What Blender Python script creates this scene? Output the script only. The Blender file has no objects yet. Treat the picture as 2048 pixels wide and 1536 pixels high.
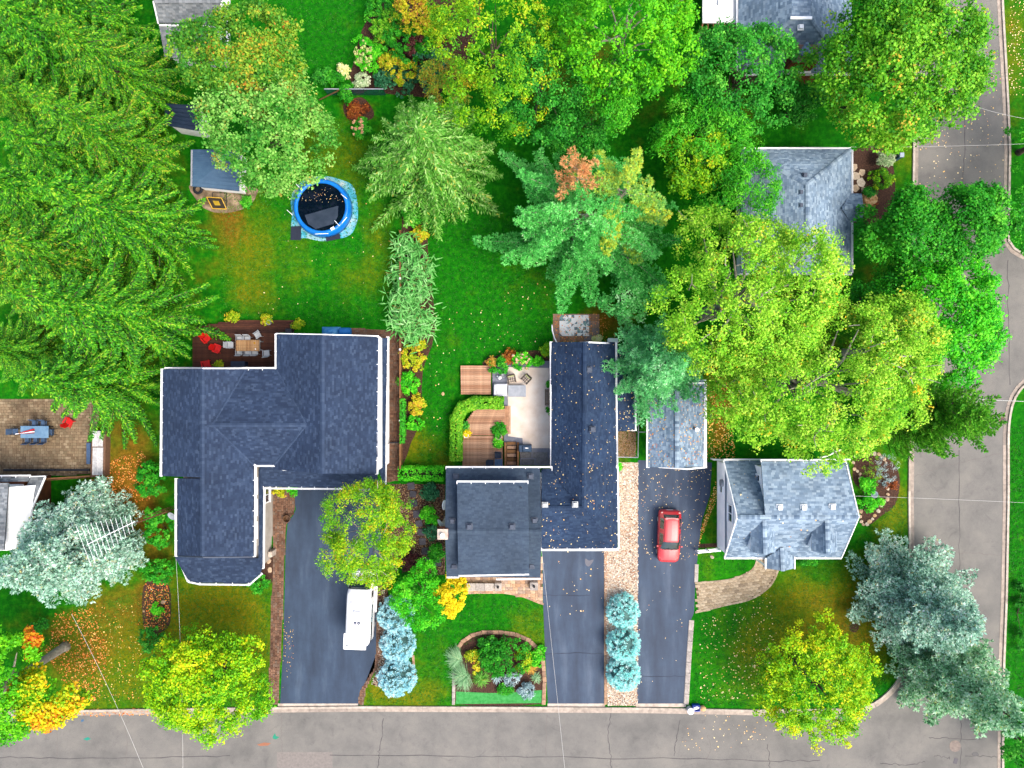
import bpy, bmesh, math, random
import numpy as np
from mathutils import Vector, Matrix

# ------------------------------------------------------------------ camera, sky, sun, exposure
CAM_H = 56.0            # height of the drone above the lawns, metres
PX = 25.0               # photograph pixels per metre on the ground
scene = bpy.context.scene
COL = scene.collection
cam_data = bpy.data.cameras.new('camera')
cam_data.sensor_width = 36.0
cam_data.lens = 36.0 * CAM_H / (2048.0 / PX)
cam_data.clip_end = 2000.0
camera = bpy.data.objects.new('camera', cam_data)
camera.location = (0, 0, CAM_H)
COL.objects.link(camera)
scene.camera = camera

SUN_EL, SUN_AZ = math.radians(57), math.radians(125)     # azimuth clockwise from the top of the picture
world = bpy.data.worlds.new('World')
scene.world = world
world.use_nodes = True
wn = world.node_tree
sky = wn.nodes.new('ShaderNodeTexSky')
sky.sky_type = 'NISHITA'
sky.sun_disc = False
sky.sun_elevation = SUN_EL
sky.sun_rotation = SUN_AZ
sky.air_density = 1.0
sky.dust_density = 6.0
sky.ozone_density = 1.0
wn.links.new(sky.outputs['Color'], wn.nodes['Background'].inputs['Color'])
wn.nodes['Background'].inputs['Strength'].default_value = 0.15
sun_data = bpy.data.lights.new('sun', 'SUN')
sun_data.energy = 1.15
sun_data.angle = math.radians(30)
sun_data.color = (1.0, 0.95, 0.88)
sun = bpy.data.objects.new('sun', sun_data)
sun.rotation_euler = Vector((-math.sin(SUN_AZ) * math.cos(SUN_EL), -math.cos(SUN_AZ) * math.cos(SUN_EL), -math.sin(SUN_EL))).to_track_quat('-Z', 'Y').to_euler()
sun.location = (34, -22, 60)
COL.objects.link(sun)
vs = scene.view_settings
vs.view_transform = 'Standard'
vs.look = 'None'
vs.exposure = 1.36
vs.gamma = 1.0
vs.use_curve_mapping = False
scene.cycles.max_bounces = 5
scene.cycles.diffuse_bounces = 3
scene.cycles.transmission_bounces = 4
scene.cycles.transparent_max_bounces = 4

rng = np.random.default_rng(7)
random.seed(7)
PI = math.pi


def W(px, py, z=0.0):
    """world point of height z that lies under this spot of the survey photograph (25 px per metre of lawn)"""
    k = (CAM_H - z) / CAM_H / PX
    return ((px - 1024.0) * k, (768.0 - py) * k, z)


def W2(px, py, z=0.0):
    return W(px, py, z)[:2]


def lin(c):
    return tuple(((v / 255) / 12.92 if v / 255 <= 0.04045 else ((v / 255 + 0.055) / 1.055) ** 2.4) for v in c)


ALB = 0.55               # albedo for a surface that shows as this display colour on the ground


def C(*rgb, k=1.0):  # k > 1 only for white paint and thin needles
    return tuple(min(v * ALB * k, 0.9) for v in lin(rgb)) + (1.0,)


# ------------------------------------------------------------------ materials
MATS = {}


def _base(name):
    m = bpy.data.materials.new(name)
    m.use_nodes = True
    nt = m.node_tree
    b = nt.nodes['Principled BSDF']
    return m, nt, b


def ramp(nt, cols, src, pos=None):
    r = nt.nodes.new('ShaderNodeValToRGB')
    e = r.color_ramp.elements
    while len(e) < len(cols):
        e.new(0.5)
    for i, c in enumerate(cols):
        e[i].position = pos[i] if pos else i / max(1, len(cols) - 1)
        e[i].color = c
    nt.links.new(src, r.inputs['Fac'])
    return r.outputs['Color']


def noise(nt, scale, detail=4.0, rough=0.6, vec=None, dist=0.0):
    n = nt.nodes.new('ShaderNodeTexNoise')
    n.inputs['Scale'].default_value = scale
    n.inputs['Detail'].default_value = detail
    n.inputs['Roughness'].default_value = rough
    n.inputs['Distortion'].default_value = dist
    if vec is None:
        tc = nt.nodes.new('ShaderNodeTexCoord')
        vec = tc.outputs['Object']
    nt.links.new(vec, n.inputs['Vector'])
    return n.outputs['Fac']


def mixc(nt, a, b, fac, mode='MIX'):
    m = nt.nodes.new('ShaderNodeMix')
    m.data_type = 'RGBA'
    m.blend_type = mode
    for v, i in ((a, 6), (b, 7)):
        if isinstance(v, tuple):
            m.inputs[i].default_value = v
        else:
            nt.links.new(v, m.inputs[i])
    if isinstance(fac, (int, float)):
        m.inputs[0].default_value = fac
    else:
        nt.links.new(fac, m.inputs[0])
    return m.outputs[2]


def bump(nt, b, src, strength=0.3, dist=0.02):
    n = nt.nodes.new('ShaderNodeBump')
    n.inputs['Strength'].default_value = strength
    n.inputs['Distance'].default_value = dist
    nt.links.new(src, n.inputs['Height'])
    nt.links.new(n.outputs['Normal'], b.inputs['Normal'])


def mat(name, cols, rough=0.75, scale=3.0, detail=5.0, bumps=0.15, metal=0.0, fine=0.0, coat=0.0, spec=0.35):
    """colour mottled by noise between the given colours, with fine relief"""
    if name in MATS:
        return MATS[name]
    m, nt, b = _base(name)
    b.inputs['Roughness'].default_value = rough
    b.inputs['Metallic'].default_value = metal
    b.inputs['Specular IOR Level'].default_value = spec
    if coat:
        b.inputs['Coat Weight'].default_value = coat
        b.inputs['Coat Roughness'].default_value = 0.05
    f = noise(nt, scale, detail)
    if len(cols) > 1:
        n = len(cols)
        col = ramp(nt, cols, f, [0.32 + 0.36 * i / (n - 1) for i in range(n)])
        if fine:
            col = mixc(nt, col, ramp(nt, [(1 - fine,) * 3 + (1,), (1 + fine,) * 3 + (1,)], noise(nt, 45, 2), [0.3, 0.7]), 1.0, 'MULTIPLY')
        nt.links.new(col, b.inputs['Base Color'])
    else:
        b.inputs['Base Color'].default_value = cols[0]
    if bumps:
        bump(nt, b, noise(nt, scale * 8, 3), bumps, 0.01)
    MATS[name] = m
    return m


def leafmat(name, cols, pos=None, trans=0.28, rough=0.6):
    """leaves: the tint stored on each leaf picks its colour; thin blades let some light through"""
    if name in MATS:
        return MATS[name]
    m, nt, b = _base(name)
    at = nt.nodes.new('ShaderNodeAttribute')
    at.attribute_name = 'tint'
    col = ramp(nt, cols, at.outputs['Fac'], pos)
    nt.links.new(col, b.inputs['Base Color'])
    b.inputs['Roughness'].default_value = rough
    b.inputs['Specular IOR Level'].default_value = 0.25
    tr = nt.nodes.new('ShaderNodeBsdfTranslucent')
    nt.links.new(col, tr.inputs['Color'])
    mx = nt.nodes.new('ShaderNodeMixShader')
    mx.inputs[0].default_value = trans
    nt.links.new(b.outputs[0], mx.inputs[1])
    nt.links.new(tr.outputs[0], mx.inputs[2])
    nt.links.new(mx.outputs[0], nt.nodes['Material Output'].inputs['Surface'])
    MATS[name] = m
    return m


def tintmat(name, cols, pos=None, rough=0.85, spec=0.2, nscale=1.2, namt=0.25):
    """small hard pieces (shingles, pebbles): the tint stored on each piece picks its colour, weathering on top"""
    if name in MATS:
        return MATS[name]
    m, nt, b = _base(name)
    at = nt.nodes.new('ShaderNodeAttribute')
    at.attribute_name = 'tint'
    col = ramp(nt, cols, at.outputs['Fac'], pos)
    if namt:
        col = mixc(nt, col, ramp(nt, [(1 - namt,) * 3 + (1,), (1 + namt,) * 3 + (1,)], noise(nt, nscale, 5), [0.3, 0.7]), 1.0, 'MULTIPLY')
    nt.links.new(col, b.inputs['Base Color'])
    b.inputs['Roughness'].default_value = rough
    b.inputs['Specular IOR Level'].default_value = spec
    bump(nt, b, noise(nt, 60, 2), 0.3, 0.006)
    MATS[name] = m
    return m


def objmat(name, cols, rough=0.85, nscale=6.0):
    """pieces that are objects of their own (pavers, planks): each one draws its own colour"""
    if name in MATS:
        return MATS[name]
    m, nt, b = _base(name)
    oi = nt.nodes.new('ShaderNodeObjectInfo')
    col = ramp(nt, cols, oi.outputs['Random'])
    col = mixc(nt, col, ramp(nt, [(0.72,) * 3 + (1,), (1.25,) * 3 + (1,)], noise(nt, nscale, 5), [0.3, 0.7]), 1.0, 'MULTIPLY')
    nt.links.new(col, b.inputs['Base Color'])
    b.inputs['Roughness'].default_value = rough
    b.inputs['Specular IOR Level'].default_value = 0.25
    bump(nt, b, noise(nt, 40, 3), 0.25, 0.006)
    MATS[name] = m
    return m


def glassmat(name, col, rough=0.05):
    if name in MATS:
        return MATS[name]
    m, nt, b = _base(name)
    b.inputs['Base Color'].default_value = col
    b.inputs['Roughness'].default_value = rough
    b.inputs['Specular IOR Level'].default_value = 0.8
    b.inputs['Coat Weight'].default_value = 0.6
    MATS[name] = m
    return m


# ------------------------------------------------------------------ objects
def wm(o):
    m = o.matrix_basis.copy()
    if o.parent:
        m = wm(o.parent) @ o.matrix_parent_inverse @ m
    return m


def link(o, parent=None):
    COL.objects.link(o)
    if parent is not None:
        o.parent = parent
        o.matrix_parent_inverse = wm(parent).inverted()
    return o


def tag(o, label=None, cat=None, group=None, kind=None):
    if label:
        o['label'] = label
    if cat:
        o['category'] = cat
    if group:
        o['group'] = group
    if kind:
        o['kind'] = kind
    return o


def thing(name, label, cat, loc=(0, 0, 0), group=None):
    o = bpy.data.objects.new(name, None)
    o.empty_display_size = 0.3
    o.location = loc
    COL.objects.link(o)
    return tag(o, label, cat, group)


def copy_tree(o, parent=None):
    c = o.copy()
    COL.objects.link(c)
    if parent is not None:
        c.parent = parent
    for ch in list(o.children):
        copy_tree(ch, c)
    return c


class MB:
    """collects boxes, tubes, prisms and sheets into one mesh"""

    def __init__(self):
        self.v = []
        self.f = []

    def add(self, vs, fs):
        n = len(self.v)
        self.v += [tuple(p) for p in vs]
        self.f += [tuple(i + n for i in f) for f in fs]
        return self

    def box(self, c, s, rz=0.0, taper=1.0, rot=None):
        x, y, z = s[0] / 2, s[1] / 2, s[2] / 2
        t = taper
        pts = [(-x, -y, -z), (x, -y, -z), (x, y, -z), (-x, y, -z), (-x * t, -y * t, z), (x * t, -y * t, z), (x * t, y * t, z), (-x * t, y * t, z)]
        R = rot if rot is not None else Matrix.Rotation(rz, 3, 'Z')
        c = Vector(c)
        pts = [R @ Vector(p) + c for p in pts]
        return self.add(pts, [(0, 3, 2, 1), (4, 5, 6, 7), (0, 1, 5, 4), (1, 2, 6, 5), (2, 3, 7, 6), (3, 0, 4, 7)])

    def bar(self, p, q, w, h, up=(0, 0, 1)):
        p, q = Vector(p), Vector(q)
        d = (q - p)
        L = d.length
        if L < 1e-6:
            return self
        d /= L
        u = Vector(up)
        s = d.cross(u)
        if s.length < 1e-4:
            s = d.cross(Vector((1, 0, 0)))
        s.normalize()
        u = s.cross(d)
        R = Matrix((s, d, u)).transposed()
        return self.box((p + q) / 2, (w, L, h), rot=R)

    def tube(self, pts, rad, n=6, cap=True):
        pts = [Vector(p) for p in pts]
        if isinstance(rad, (int, float)):
            rad = [rad] * len(pts)
        rings = []
        for i, p in enumerate(pts):
            a = pts[max(0, i - 1)]
            b = pts[min(len(pts) - 1, i + 1)]
            d = (b - a).normalized()
            u = d.cross(Vector((0.31, 0.17, 0.93)))
            if u.length < 1e-3:
                u = d.cross(Vector((1, 0, 0)))
            u.normalize()
            w = d.cross(u)
            rings.append([p + (u * math.cos(2 * PI * k / n) + w * math.sin(2 * PI * k / n)) * rad[i] for k in range(n)])
        vs = [p for r in rings for p in r]
        fs = []
        for i in range(len(pts) - 1):
            for k in range(n):
                k2 = (k + 1) % n
                fs.append((i * n + k, i * n + k2, (i + 1) * n + k2, (i + 1) * n + k))
        if cap:
            fs.append(tuple(range(n))[::-1])
            fs.append(tuple((len(pts) - 1) * n + k for k in range(n)))
        return self.add(vs, fs)

    def lathe(self, c, prof, n=20, sx=1.0, sy=1.0):
        vs = []
        for r, z in prof:
            for k in range(n):
                a = 2 * PI * k / n
                vs.append((c[0] + r * math.cos(a) * sx, c[1] + r * math.sin(a) * sy, c[2] + z))
        fs = []
        for i in range(len(prof) - 1):
            for k in range(n):
                k2 = (k + 1) % n
                fs.append((i * n + k, i * n + k2, (i + 1) * n + k2, (i + 1) * n + k))
        fs.append(tuple(range(n))[::-1])
        fs.append(tuple((len(prof) - 1) * n + k for k in range(n)))
        return self.add(vs, fs)

    def prism(self, poly, z0, z1):
        if sum(poly[i][0] * poly[(i + 1) % len(poly)][1] - poly[(i + 1) % len(poly)][0] * poly[i][1] for i in range(len(poly))) < 0:
            poly = poly[::-1]
        n = len(poly)
        vs = [(p[0], p[1], z0) for p in poly] + [(p[0], p[1], z1) for p in poly]
        fs = [tuple(range(n))[::-1], tuple(range(n, 2 * n))] + [(i, (i + 1) % n, n + (i + 1) % n, n + i) for i in range(n)]
        return self.add(vs, fs)

    def slab(self, pts, t):
        """flat plate with these 3-D corners on top and thickness t downwards"""
        n = len(pts)
        nz = Vector((0, 0, 0))
        for i in range(n):
            a, b = Vector(pts[i]), Vector(pts[(i + 1) % n])
            nz += a.cross(b)
        if nz.z < 0:
            pts = list(pts)[::-1]
        vs = [tuple(p) for p in pts] + [(p[0], p[1], p[2] - t) for p in pts]
        fs = [tuple(range(n)), tuple(range(n, 2 * n))[::-1]] + [(i, n + i, n + (i + 1) % n, (i + 1) % n) for i in range(n)]
        return self.add(vs, fs)

    def face(self, pts):
        return self.add(pts, [tuple(range(len(pts)))])

    def build(self, name, m, parent=None, smooth=False, bevel=0.0):
        me = bpy.data.meshes.new(name)
        me.from_pydata(self.v, [], self.f)
        me.update()
        if m:
            me.materials.append(m)
        if smooth:
            me.polygons.foreach_set('use_smooth', [True] * len(me.polygons))
        o = bpy.data.objects.new(name, me)
        if bevel:
            b = o.modifiers.new('bevel', 'BEVEL')
            b.width = bevel
            b.segments = 2
            b.limit_method = 'ANGLE'
        return link(o, parent)


def quads(name, V, tint, m, parent=None):
    """one mesh of N separate four-cornered faces, each with its own tint"""
    V = np.asarray(V, dtype=np.float32)
    n = len(V)
    me = bpy.data.meshes.new(name)
    me.vertices.add(4 * n)
    me.vertices.foreach_set('co', V.reshape(-1))
    me.loops.add(4 * n)
    me.loops.foreach_set('vertex_index', np.arange(4 * n, dtype=np.int32))
    me.polygons.add(n)
    me.polygons.foreach_set('loop_start', np.arange(0, 4 * n, 4, dtype=np.int32))
    me.update(calc_edges=True)
    a = me.attributes.new('tint', 'FLOAT', 'FACE')
    a.data.foreach_set('value', np.clip(np.asarray(tint, dtype=np.float32), 0, 1))
    me.materials.append(m)
    o = bpy.data.objects.new(name, me)
    return link(o, parent)


def unit(v):
    return v / np.maximum(np.linalg.norm(v, axis=-1, keepdims=True), 1e-9)


def leaf_quads(c, axis, nrm, L, Wd, fold=0.12):
    """diamond leaves: centre, long axis, surface normal, length and width"""
    axis = unit(axis)
    b = unit(np.cross(nrm, axis))
    n = np.cross(axis, b)
    L = np.asarray(L)[:, None] if np.ndim(L) else L
    Wd = np.asarray(Wd)[:, None] if np.ndim(Wd) else Wd
    lift = n * fold * Wd
    return np.stack([c - axis * L * 0.5, c + b * Wd * 0.5 + lift, c + axis * L * 0.5, c - b * Wd * 0.5 + lift], axis=1)


def in_poly(x, y, poly):
    r = np.zeros(np.shape(x), bool)
    n = len(poly)
    for i in range(n):
        x1, y1 = poly[i][:2]
        x2, y2 = poly[(i + 1) % n][:2]
        if y1 == y2:
            continue
        c = ((y1 > y) != (y2 > y)) & (x < (x2 - x1) * (y - y1) / (y2 - y1) + x1)
        r ^= c
    return r


def scatter_in(poly, n):
    xs = [p[0] for p in poly]
    ys = [p[1] for p in poly]
    out = []
    tot = 0
    while tot < n:
        x = rng.uniform(min(xs), max(xs), 4 * n)
        y = rng.uniform(min(ys), max(ys), 4 * n)
        k = in_poly(x, y, poly)
        out.append(np.stack([x[k], y[k]], 1))
        tot += int(k.sum())
        if len(out) > 60:
            break
    return np.concatenate(out)[:n]


def smooth_poly(pts, n=6, closed=False):
    """Catmull-Rom through the points"""
    P = [np.array(p, float) for p in pts]
    out = []
    m = len(P)
    rngi = range(m) if closed else range(m - 1)
    for i in rngi:
        p0 = P[(i - 1) % m] if closed or i > 0 else P[i]
        p1 = P[i]
        p2 = P[(i + 1) % m]
        p3 = P[(i + 2) % m] if closed or i + 2 < m else P[(i + 1) % m]
        for k in range(n):
            t = k / n
            out.append(tuple(0.5 * (2 * p1 + (p2 - p0) * t + (2 * p0 - 5 * p1 + 4 * p2 - p3) * t * t + (3 * p1 - p0 - 3 * p2 + p3) * t ** 3)))
    if not closed:
        out.append(tuple(P[-1]))
    return out


def sheet(name, poly, z, m, kind='structure', parent=None):
    """flat surface lying on the ground"""
    me = bpy.data.meshes.new(name)
    bm = bmesh.new()
    if sum(poly[i][0] * poly[(i + 1) % len(poly)][1] - poly[(i + 1) % len(poly)][0] * poly[i][1] for i in range(len(poly))) < 0:
        poly = poly[::-1]
    f = bm.faces.new([bm.verts.new((p[0], p[1], z)) for p in poly])
    bmesh.ops.triangulate(bm, faces=[f])
    bm.to_mesh(me)
    bm.free()
    me.materials.append(m)
    o = bpy.data.objects.new(name, me)
    link(o, parent)
    if kind:
        o['kind'] = kind
    return o


def pxpoly(pts, z=0.0, smooth=0):
    p = [W2(a, b, z) for a, b in pts]
    return smooth_poly(p, smooth, True) if smooth else p
# ------------------------------------------------------------------ common materials
M_WHITE = mat('white paint', [C(225, 228, 232, k=1.75), C(250, 250, 252, k=1.75)], rough=0.5, scale=1.5, bumps=0.03)
M_CONC = mat('pale concrete', [C(176, 160, 146), C(212, 198, 184), C(232, 220, 204)], rough=0.9, scale=1.8, fine=0.12)
M_DARKMETAL = mat('dark metal', [C(38, 42, 50)], rough=0.5, metal=0.2, bumps=0.05)
M_STEEL = mat('galvanised steel', [C(170, 178, 186), C(205, 210, 215)], rough=0.4, metal=0.3, bumps=0.03)
M_WOOD = objmat('weathered deck boards', [C(172, 126, 96), C(198, 152, 120), C(212, 172, 140), C(158, 114, 88)], nscale=4)
M_WOODDARK = objmat('wet dark deck boards', [C(78, 44, 34), C(96, 58, 42), C(62, 36, 30)], nscale=4)
M_FENCE = objmat('fence boards', [C(140, 96, 60), C(160, 116, 76), C(120, 84, 54)], nscale=5)
M_BARK = mat('grey brown bark', [C(70, 58, 48), C(112, 98, 84)], rough=0.95, scale=6, bumps=0.5)
M_BARKPALE = mat('pale bark', [C(150, 142, 124), C(205, 198, 180)], rough=0.9, scale=5, bumps=0.4)
M_MULCH = mat('dark mulch', [C(46, 30, 26), C(78, 52, 40), C(104, 74, 56)], rough=1.0, scale=9, fine=0.3, bumps=0.6)


def road_mat():
    m, nt, b = _base('worn grey asphalt')
    f = noise(nt, 0.35, 6, 0.65)
    col = ramp(nt, [C(119, 118, 115), C(133, 131, 127), C(144, 141, 135)], f, [0.34, 0.5, 0.66])
    g = noise(nt, 60, 2)
    col = mixc(nt, col, ramp(nt, [(0.8, 0.8, 0.8, 1), (1.18, 1.18, 1.18, 1)], g, [0.32, 0.68]), 1.0, 'MULTIPLY')
    st = ramp(nt, [(1, 1, 1, 1), (0.8, 0.8, 0.82, 1)], noise(nt, 0.9, 7, 0.72, dist=1.2), [0.56, 0.7])
    col = mixc(nt, col, st, 1.0, 'MULTIPLY')
    nt.links.new(col, b.inputs['Base Color'])
    b.inputs['Roughness'].default_value = 0.92
    b.inputs['Specular IOR Level'].default_value = 0.2
    bump(nt, b, g, 0.35, 0.008)
    return m


def drive_mat(name, c0, c1, c2):
    m, nt, b = _base(name)
    tc = nt.nodes.new('ShaderNodeTexCoord')
    mp = nt.nodes.new('ShaderNodeMapping')
    mp.inputs['Scale'].default_value = (0.9, 0.16, 1)
    nt.links.new(tc.outputs['Object'], mp.inputs['Vector'])
    f = noise(nt, 1.0, 6, 0.6, mp.outputs['Vector'])
    col = ramp(nt, [c0, c1, c2], f, [0.3, 0.55, 0.85])
    col = mixc(nt, col, ramp(nt, [(0.86, 0.86, 0.88, 1), (1.14, 1.14, 1.12, 1)], noise(nt, 0.7, 6, 0.7), [0.34, 0.68]), 1.0, 'MULTIPLY')
    g = noise(nt, 70, 2)
    col = mixc(nt, col, ramp(nt, [(0.85, 0.85, 0.85, 1), (1.15, 1.15, 1.15, 1)], g, [0.3, 0.7]), 1.0, 'MULTIPLY')
    nt.links.new(col, b.inputs['Base Color'])
    b.inputs['Roughness'].default_value = 0.7
    b.inputs['Specular IOR Level'].default_value = 0.35
    bump(nt, b, g, 0.3, 0.006)
    return m


def lawn_mat():
    m, nt, b = _base('lawn')
    def attr(n):
        a = nt.nodes.new('ShaderNodeAttribute')
        a.attribute_name = n
        return a.outputs['Fac']
    big = noise(nt, 0.5, 6, 0.7)
    mid = noise(nt, 2.4, 5, 0.65)
    fine = noise(nt, 22, 3, 0.7)
    green = ramp(nt, [C(6, 94, 4), C(20, 124, 6), C(50, 150, 12)], mid, [0.3, 0.52, 0.72])
    bright = ramp(nt, [C(28, 132, 8), C(60, 166, 16)], mid, [0.35, 0.65])
    dryc = ramp(nt, [C(92, 122, 8), C(122, 126, 10), C(152, 134, 26)], mid, [0.3, 0.5, 0.7])
    brown = ramp(nt, [C(96, 78, 18), C(134, 98, 26), C(164, 118, 38)], mid, [0.3, 0.5, 0.7])
    def fade(name, edge):
        add = nt.nodes.new('ShaderNodeMath')
        add.operation = 'ADD'
        nt.links.new(attr(name), add.inputs[0])
        mul = nt.nodes.new('ShaderNodeMath')
        mul.operation = 'MULTIPLY_ADD'
        nt.links.new(big, mul.inputs[0])
        mul.inputs[1].default_value = 1.3
        mul.inputs[2].default_value = -0.65
        nt.links.new(mul.outputs[0], add.inputs[1])
        r = nt.nodes.new('ShaderNodeMapRange')
        r.inputs['From Min'].default_value = 0.26
        r.inputs['From Max'].default_value = 1.12
        r.interpolation_type = 'SMOOTHSTEP'
        nt.links.new(add.outputs[0], r.inputs['Value'])
        return r.outputs['Result']
    col = mixc(nt, green, bright, fade('bright', 0))
    col = mixc(nt, col, dryc, fade('dry', 0))
    col = mixc(nt, col, brown, fade('brown', 0))
    col = mixc(nt, col, ramp(nt, [(0.55, 0.6, 0.55, 1), (1.4, 1.38, 1.3, 1)], fine, [0.3, 0.7]), 1.0, 'MULTIPLY')
    col = mixc(nt, col, ramp(nt, [(0.72, 0.78, 0.7, 1), (1, 1, 1, 1), (1.3, 1.2, 1.1, 1)], noise(nt, 6.5, 4, 0.75), [0.3, 0.5, 0.72]), 1.0, 'MULTIPLY')
    tc = nt.nodes.new('ShaderNodeTexCoord')
    mp = nt.nodes.new('ShaderNodeMapping')
    mp.inputs['Scale'].default_value = (1.9, 0.05, 1)
    nt.links.new(tc.outputs['Object'], mp.inputs['Vector'])
    col = mixc(nt, col, ramp(nt, [(0.92, 0.94, 0.92, 1), (1.07, 1.05, 1.05, 1)], noise(nt, 1.0, 2, 0.5, mp.outputs['Vector']), [0.4, 0.6]), 1.0, 'MULTIPLY')
    nt.links.new(col, b.inputs['Base Color'])
    b.inputs['Roughness'].default_value = 0.95
    b.inputs['Specular IOR Level'].default_value = 0.1
    bump(nt, b, fine, 0.8, 0.04)
    return m


# ------------------------------------------------------------------ ground
gx = np.concatenate([[-600, -300, -150, -80, -52], np.arange(-44, 44.01, 0.4), [52, 80, 150, 300, 600]])
gy = np.concatenate([[-600, -300, -150, -80, -46], np.arange(-35, 35.01, 0.4), [46, 80, 150, 300, 600]])
GX, GY = np.meshgrid(gx, gy)
gv = np.stack([GX.ravel(), GY.ravel(), np.zeros(GX.size)], 1)
nx, ny = len(gx), len(gy)
ii = (np.arange(ny - 1)[:, None] * nx + np.arange(nx - 1)[None, :]).ravel()
gf = np.stack([ii, ii + 1, ii + nx + 1, ii + nx], 1)
me = bpy.data.meshes.new('ground')
me.from_pydata(gv.tolist(), [], gf.tolist())
gpx, gpy = GX.ravel() * PX + 1024, 768 - GY.ravel() * PX


def blobs(base, lst):
    v = np.full(gpx.shape, base)
    for x, y, rx, ry, a in lst:
        v += a * np.exp(-(((gpx - x) / rx) ** 2 + ((gpy - y) / ry) ** 2))
    return np.clip(v, 0, 1.2)


ATT = {
    'dry': blobs(0.22,
                 [(480, 470, 70, 120, .55), (560, 500, 90, 60, .2), (700, 560, 80, 60, .25), (760, 480, 40, 120, .35), (640, 300, 80, 70, .45), (700, 340, 50, 90, .2), (520, 590, 60, 60, .3),
                  (240, 1330, 190, 130, .62), (440, 1200, 90, 60, .6), (500, 1290, 60, 120, .6), (330, 1230, 80, 100, .4), (750, 1390, 60, 40, .6), (850, 1390, 60, 60, .5),
                  (1060, 1260, 50, 60, .5), (850, 1300, 60, 80, .15), (1640, 1230, 130, 80, .62), (1500, 1330, 70, 80, .35), (1740, 1180, 70, 90, .5), (1580, 1180, 60, 40, .2),
                  (1800, 300, 60, 80, .5), (1790, 960, 40, 90, .4), (1780, 1060, 40, 80, .4), (1420, 1040, 18, 120, .4), (840, 890, 40, 50, .5), (820, 840, 16, 90, .3), (1740, 1290, 80, 60, .5),
                  (2020, 100, 30, 160, .55), (1060, 560, 60, 60, .22), (900, 700, 20, 70, .12), (1600, 1300, 120, 110, .25), (1720, 930, 40, 60, .45)]),
    'brown': blobs(0.0, [(460, 440, 45, 60, .75), (250, 1000, 70, 90, .95), (260, 880, 60, 60, .4), (160, 1290, 110, 90, .7), (240, 1210, 70, 60, .4), (300, 1200, 50, 40, .5), (560, 370, 60, 30, .5),
                         (1700, 1260, 90, 60, .55), (1640, 1200, 90, 40, .3), (870, 920, 60, 30, .55), (715, 220, 35, 35, .9), (1440, 850, 20, 120, .6), (1250, 890, 25, 45, .9), (1210, 640, 60, 40, 1.0),
                         (2020, 60, 20, 130, .25), (320, 1100, 40, 90, .6), (1420, 800, 60, 80, .5), (1660, 880, 60, 60, .35), (740, 1395, 50, 25, .4), (500, 620, 60, 40, .2), (1150, 150, 220, 160, .6), (200, 500, 220, 420, .8),
                         (1560, 640, 220, 180, .5), (1850, 640, 130, 200, .5), (1450, 250, 120, 120, .5), (1800, 330, 60, 40, .3)]),
    'bright': blobs(0.15, [(1440, 1330, 60, 90, .75), (1450, 1140, 60, 40, .7), (2035, 950, 20, 400, .25), (640, 530, 70, 60, .45), (1000, 1230, 120, 70, .2), (880, 1250, 60, 50, .2), (1000, 1340, 120, 60, .4)]),
}
for k, v in ATT.items():
    a = me.attributes.new(k, 'FLOAT', 'POINT')
    a.data.foreach_set('value', v.astype(np.float32))
me.materials.append(lawn_mat())
ground = link(bpy.data.objects.new('ground', me))
tag(ground, kind='structure')

# ------------------------------------------------------------------ streets
M_ROAD = road_mat()
corner = smooth_poly([(1700, 1420), (1745, 1410), (1785, 1378), (1812, 1335), (1822, 1280)], 5)
east_corner_n = [(2012, 480), (2030, 505), (2060, 515)]
east_corner_s = smooth_poly([(2070, 755), (2046, 768), (2024, 800), (2014, 850), (2013, 920)], 5)
west_kerb = corner + [(1822, 1150), (1820, 1000), (1822, 800), (1824, 600), (1828, 400), (1830, 250), (1832, 100), (1834, -150)]
road_px = [(-500, 1424), (140, 1424), (720, 1416), (1300, 1419)] + west_kerb + [(1996, -150), (2002, 20), (2012, 200), (2016, 300), (2014, 420)] + east_corner_n + [(3200, 515), (3200, 755)] + east_corner_s + [(2013, 1000), (2009, 1200), (2004, 1330), (2002, 1500), (2002, 1900), (-500, 1900)]
sheet('street', [W2(*p) for p in road_px], 0.004, M_ROAD)


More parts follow.
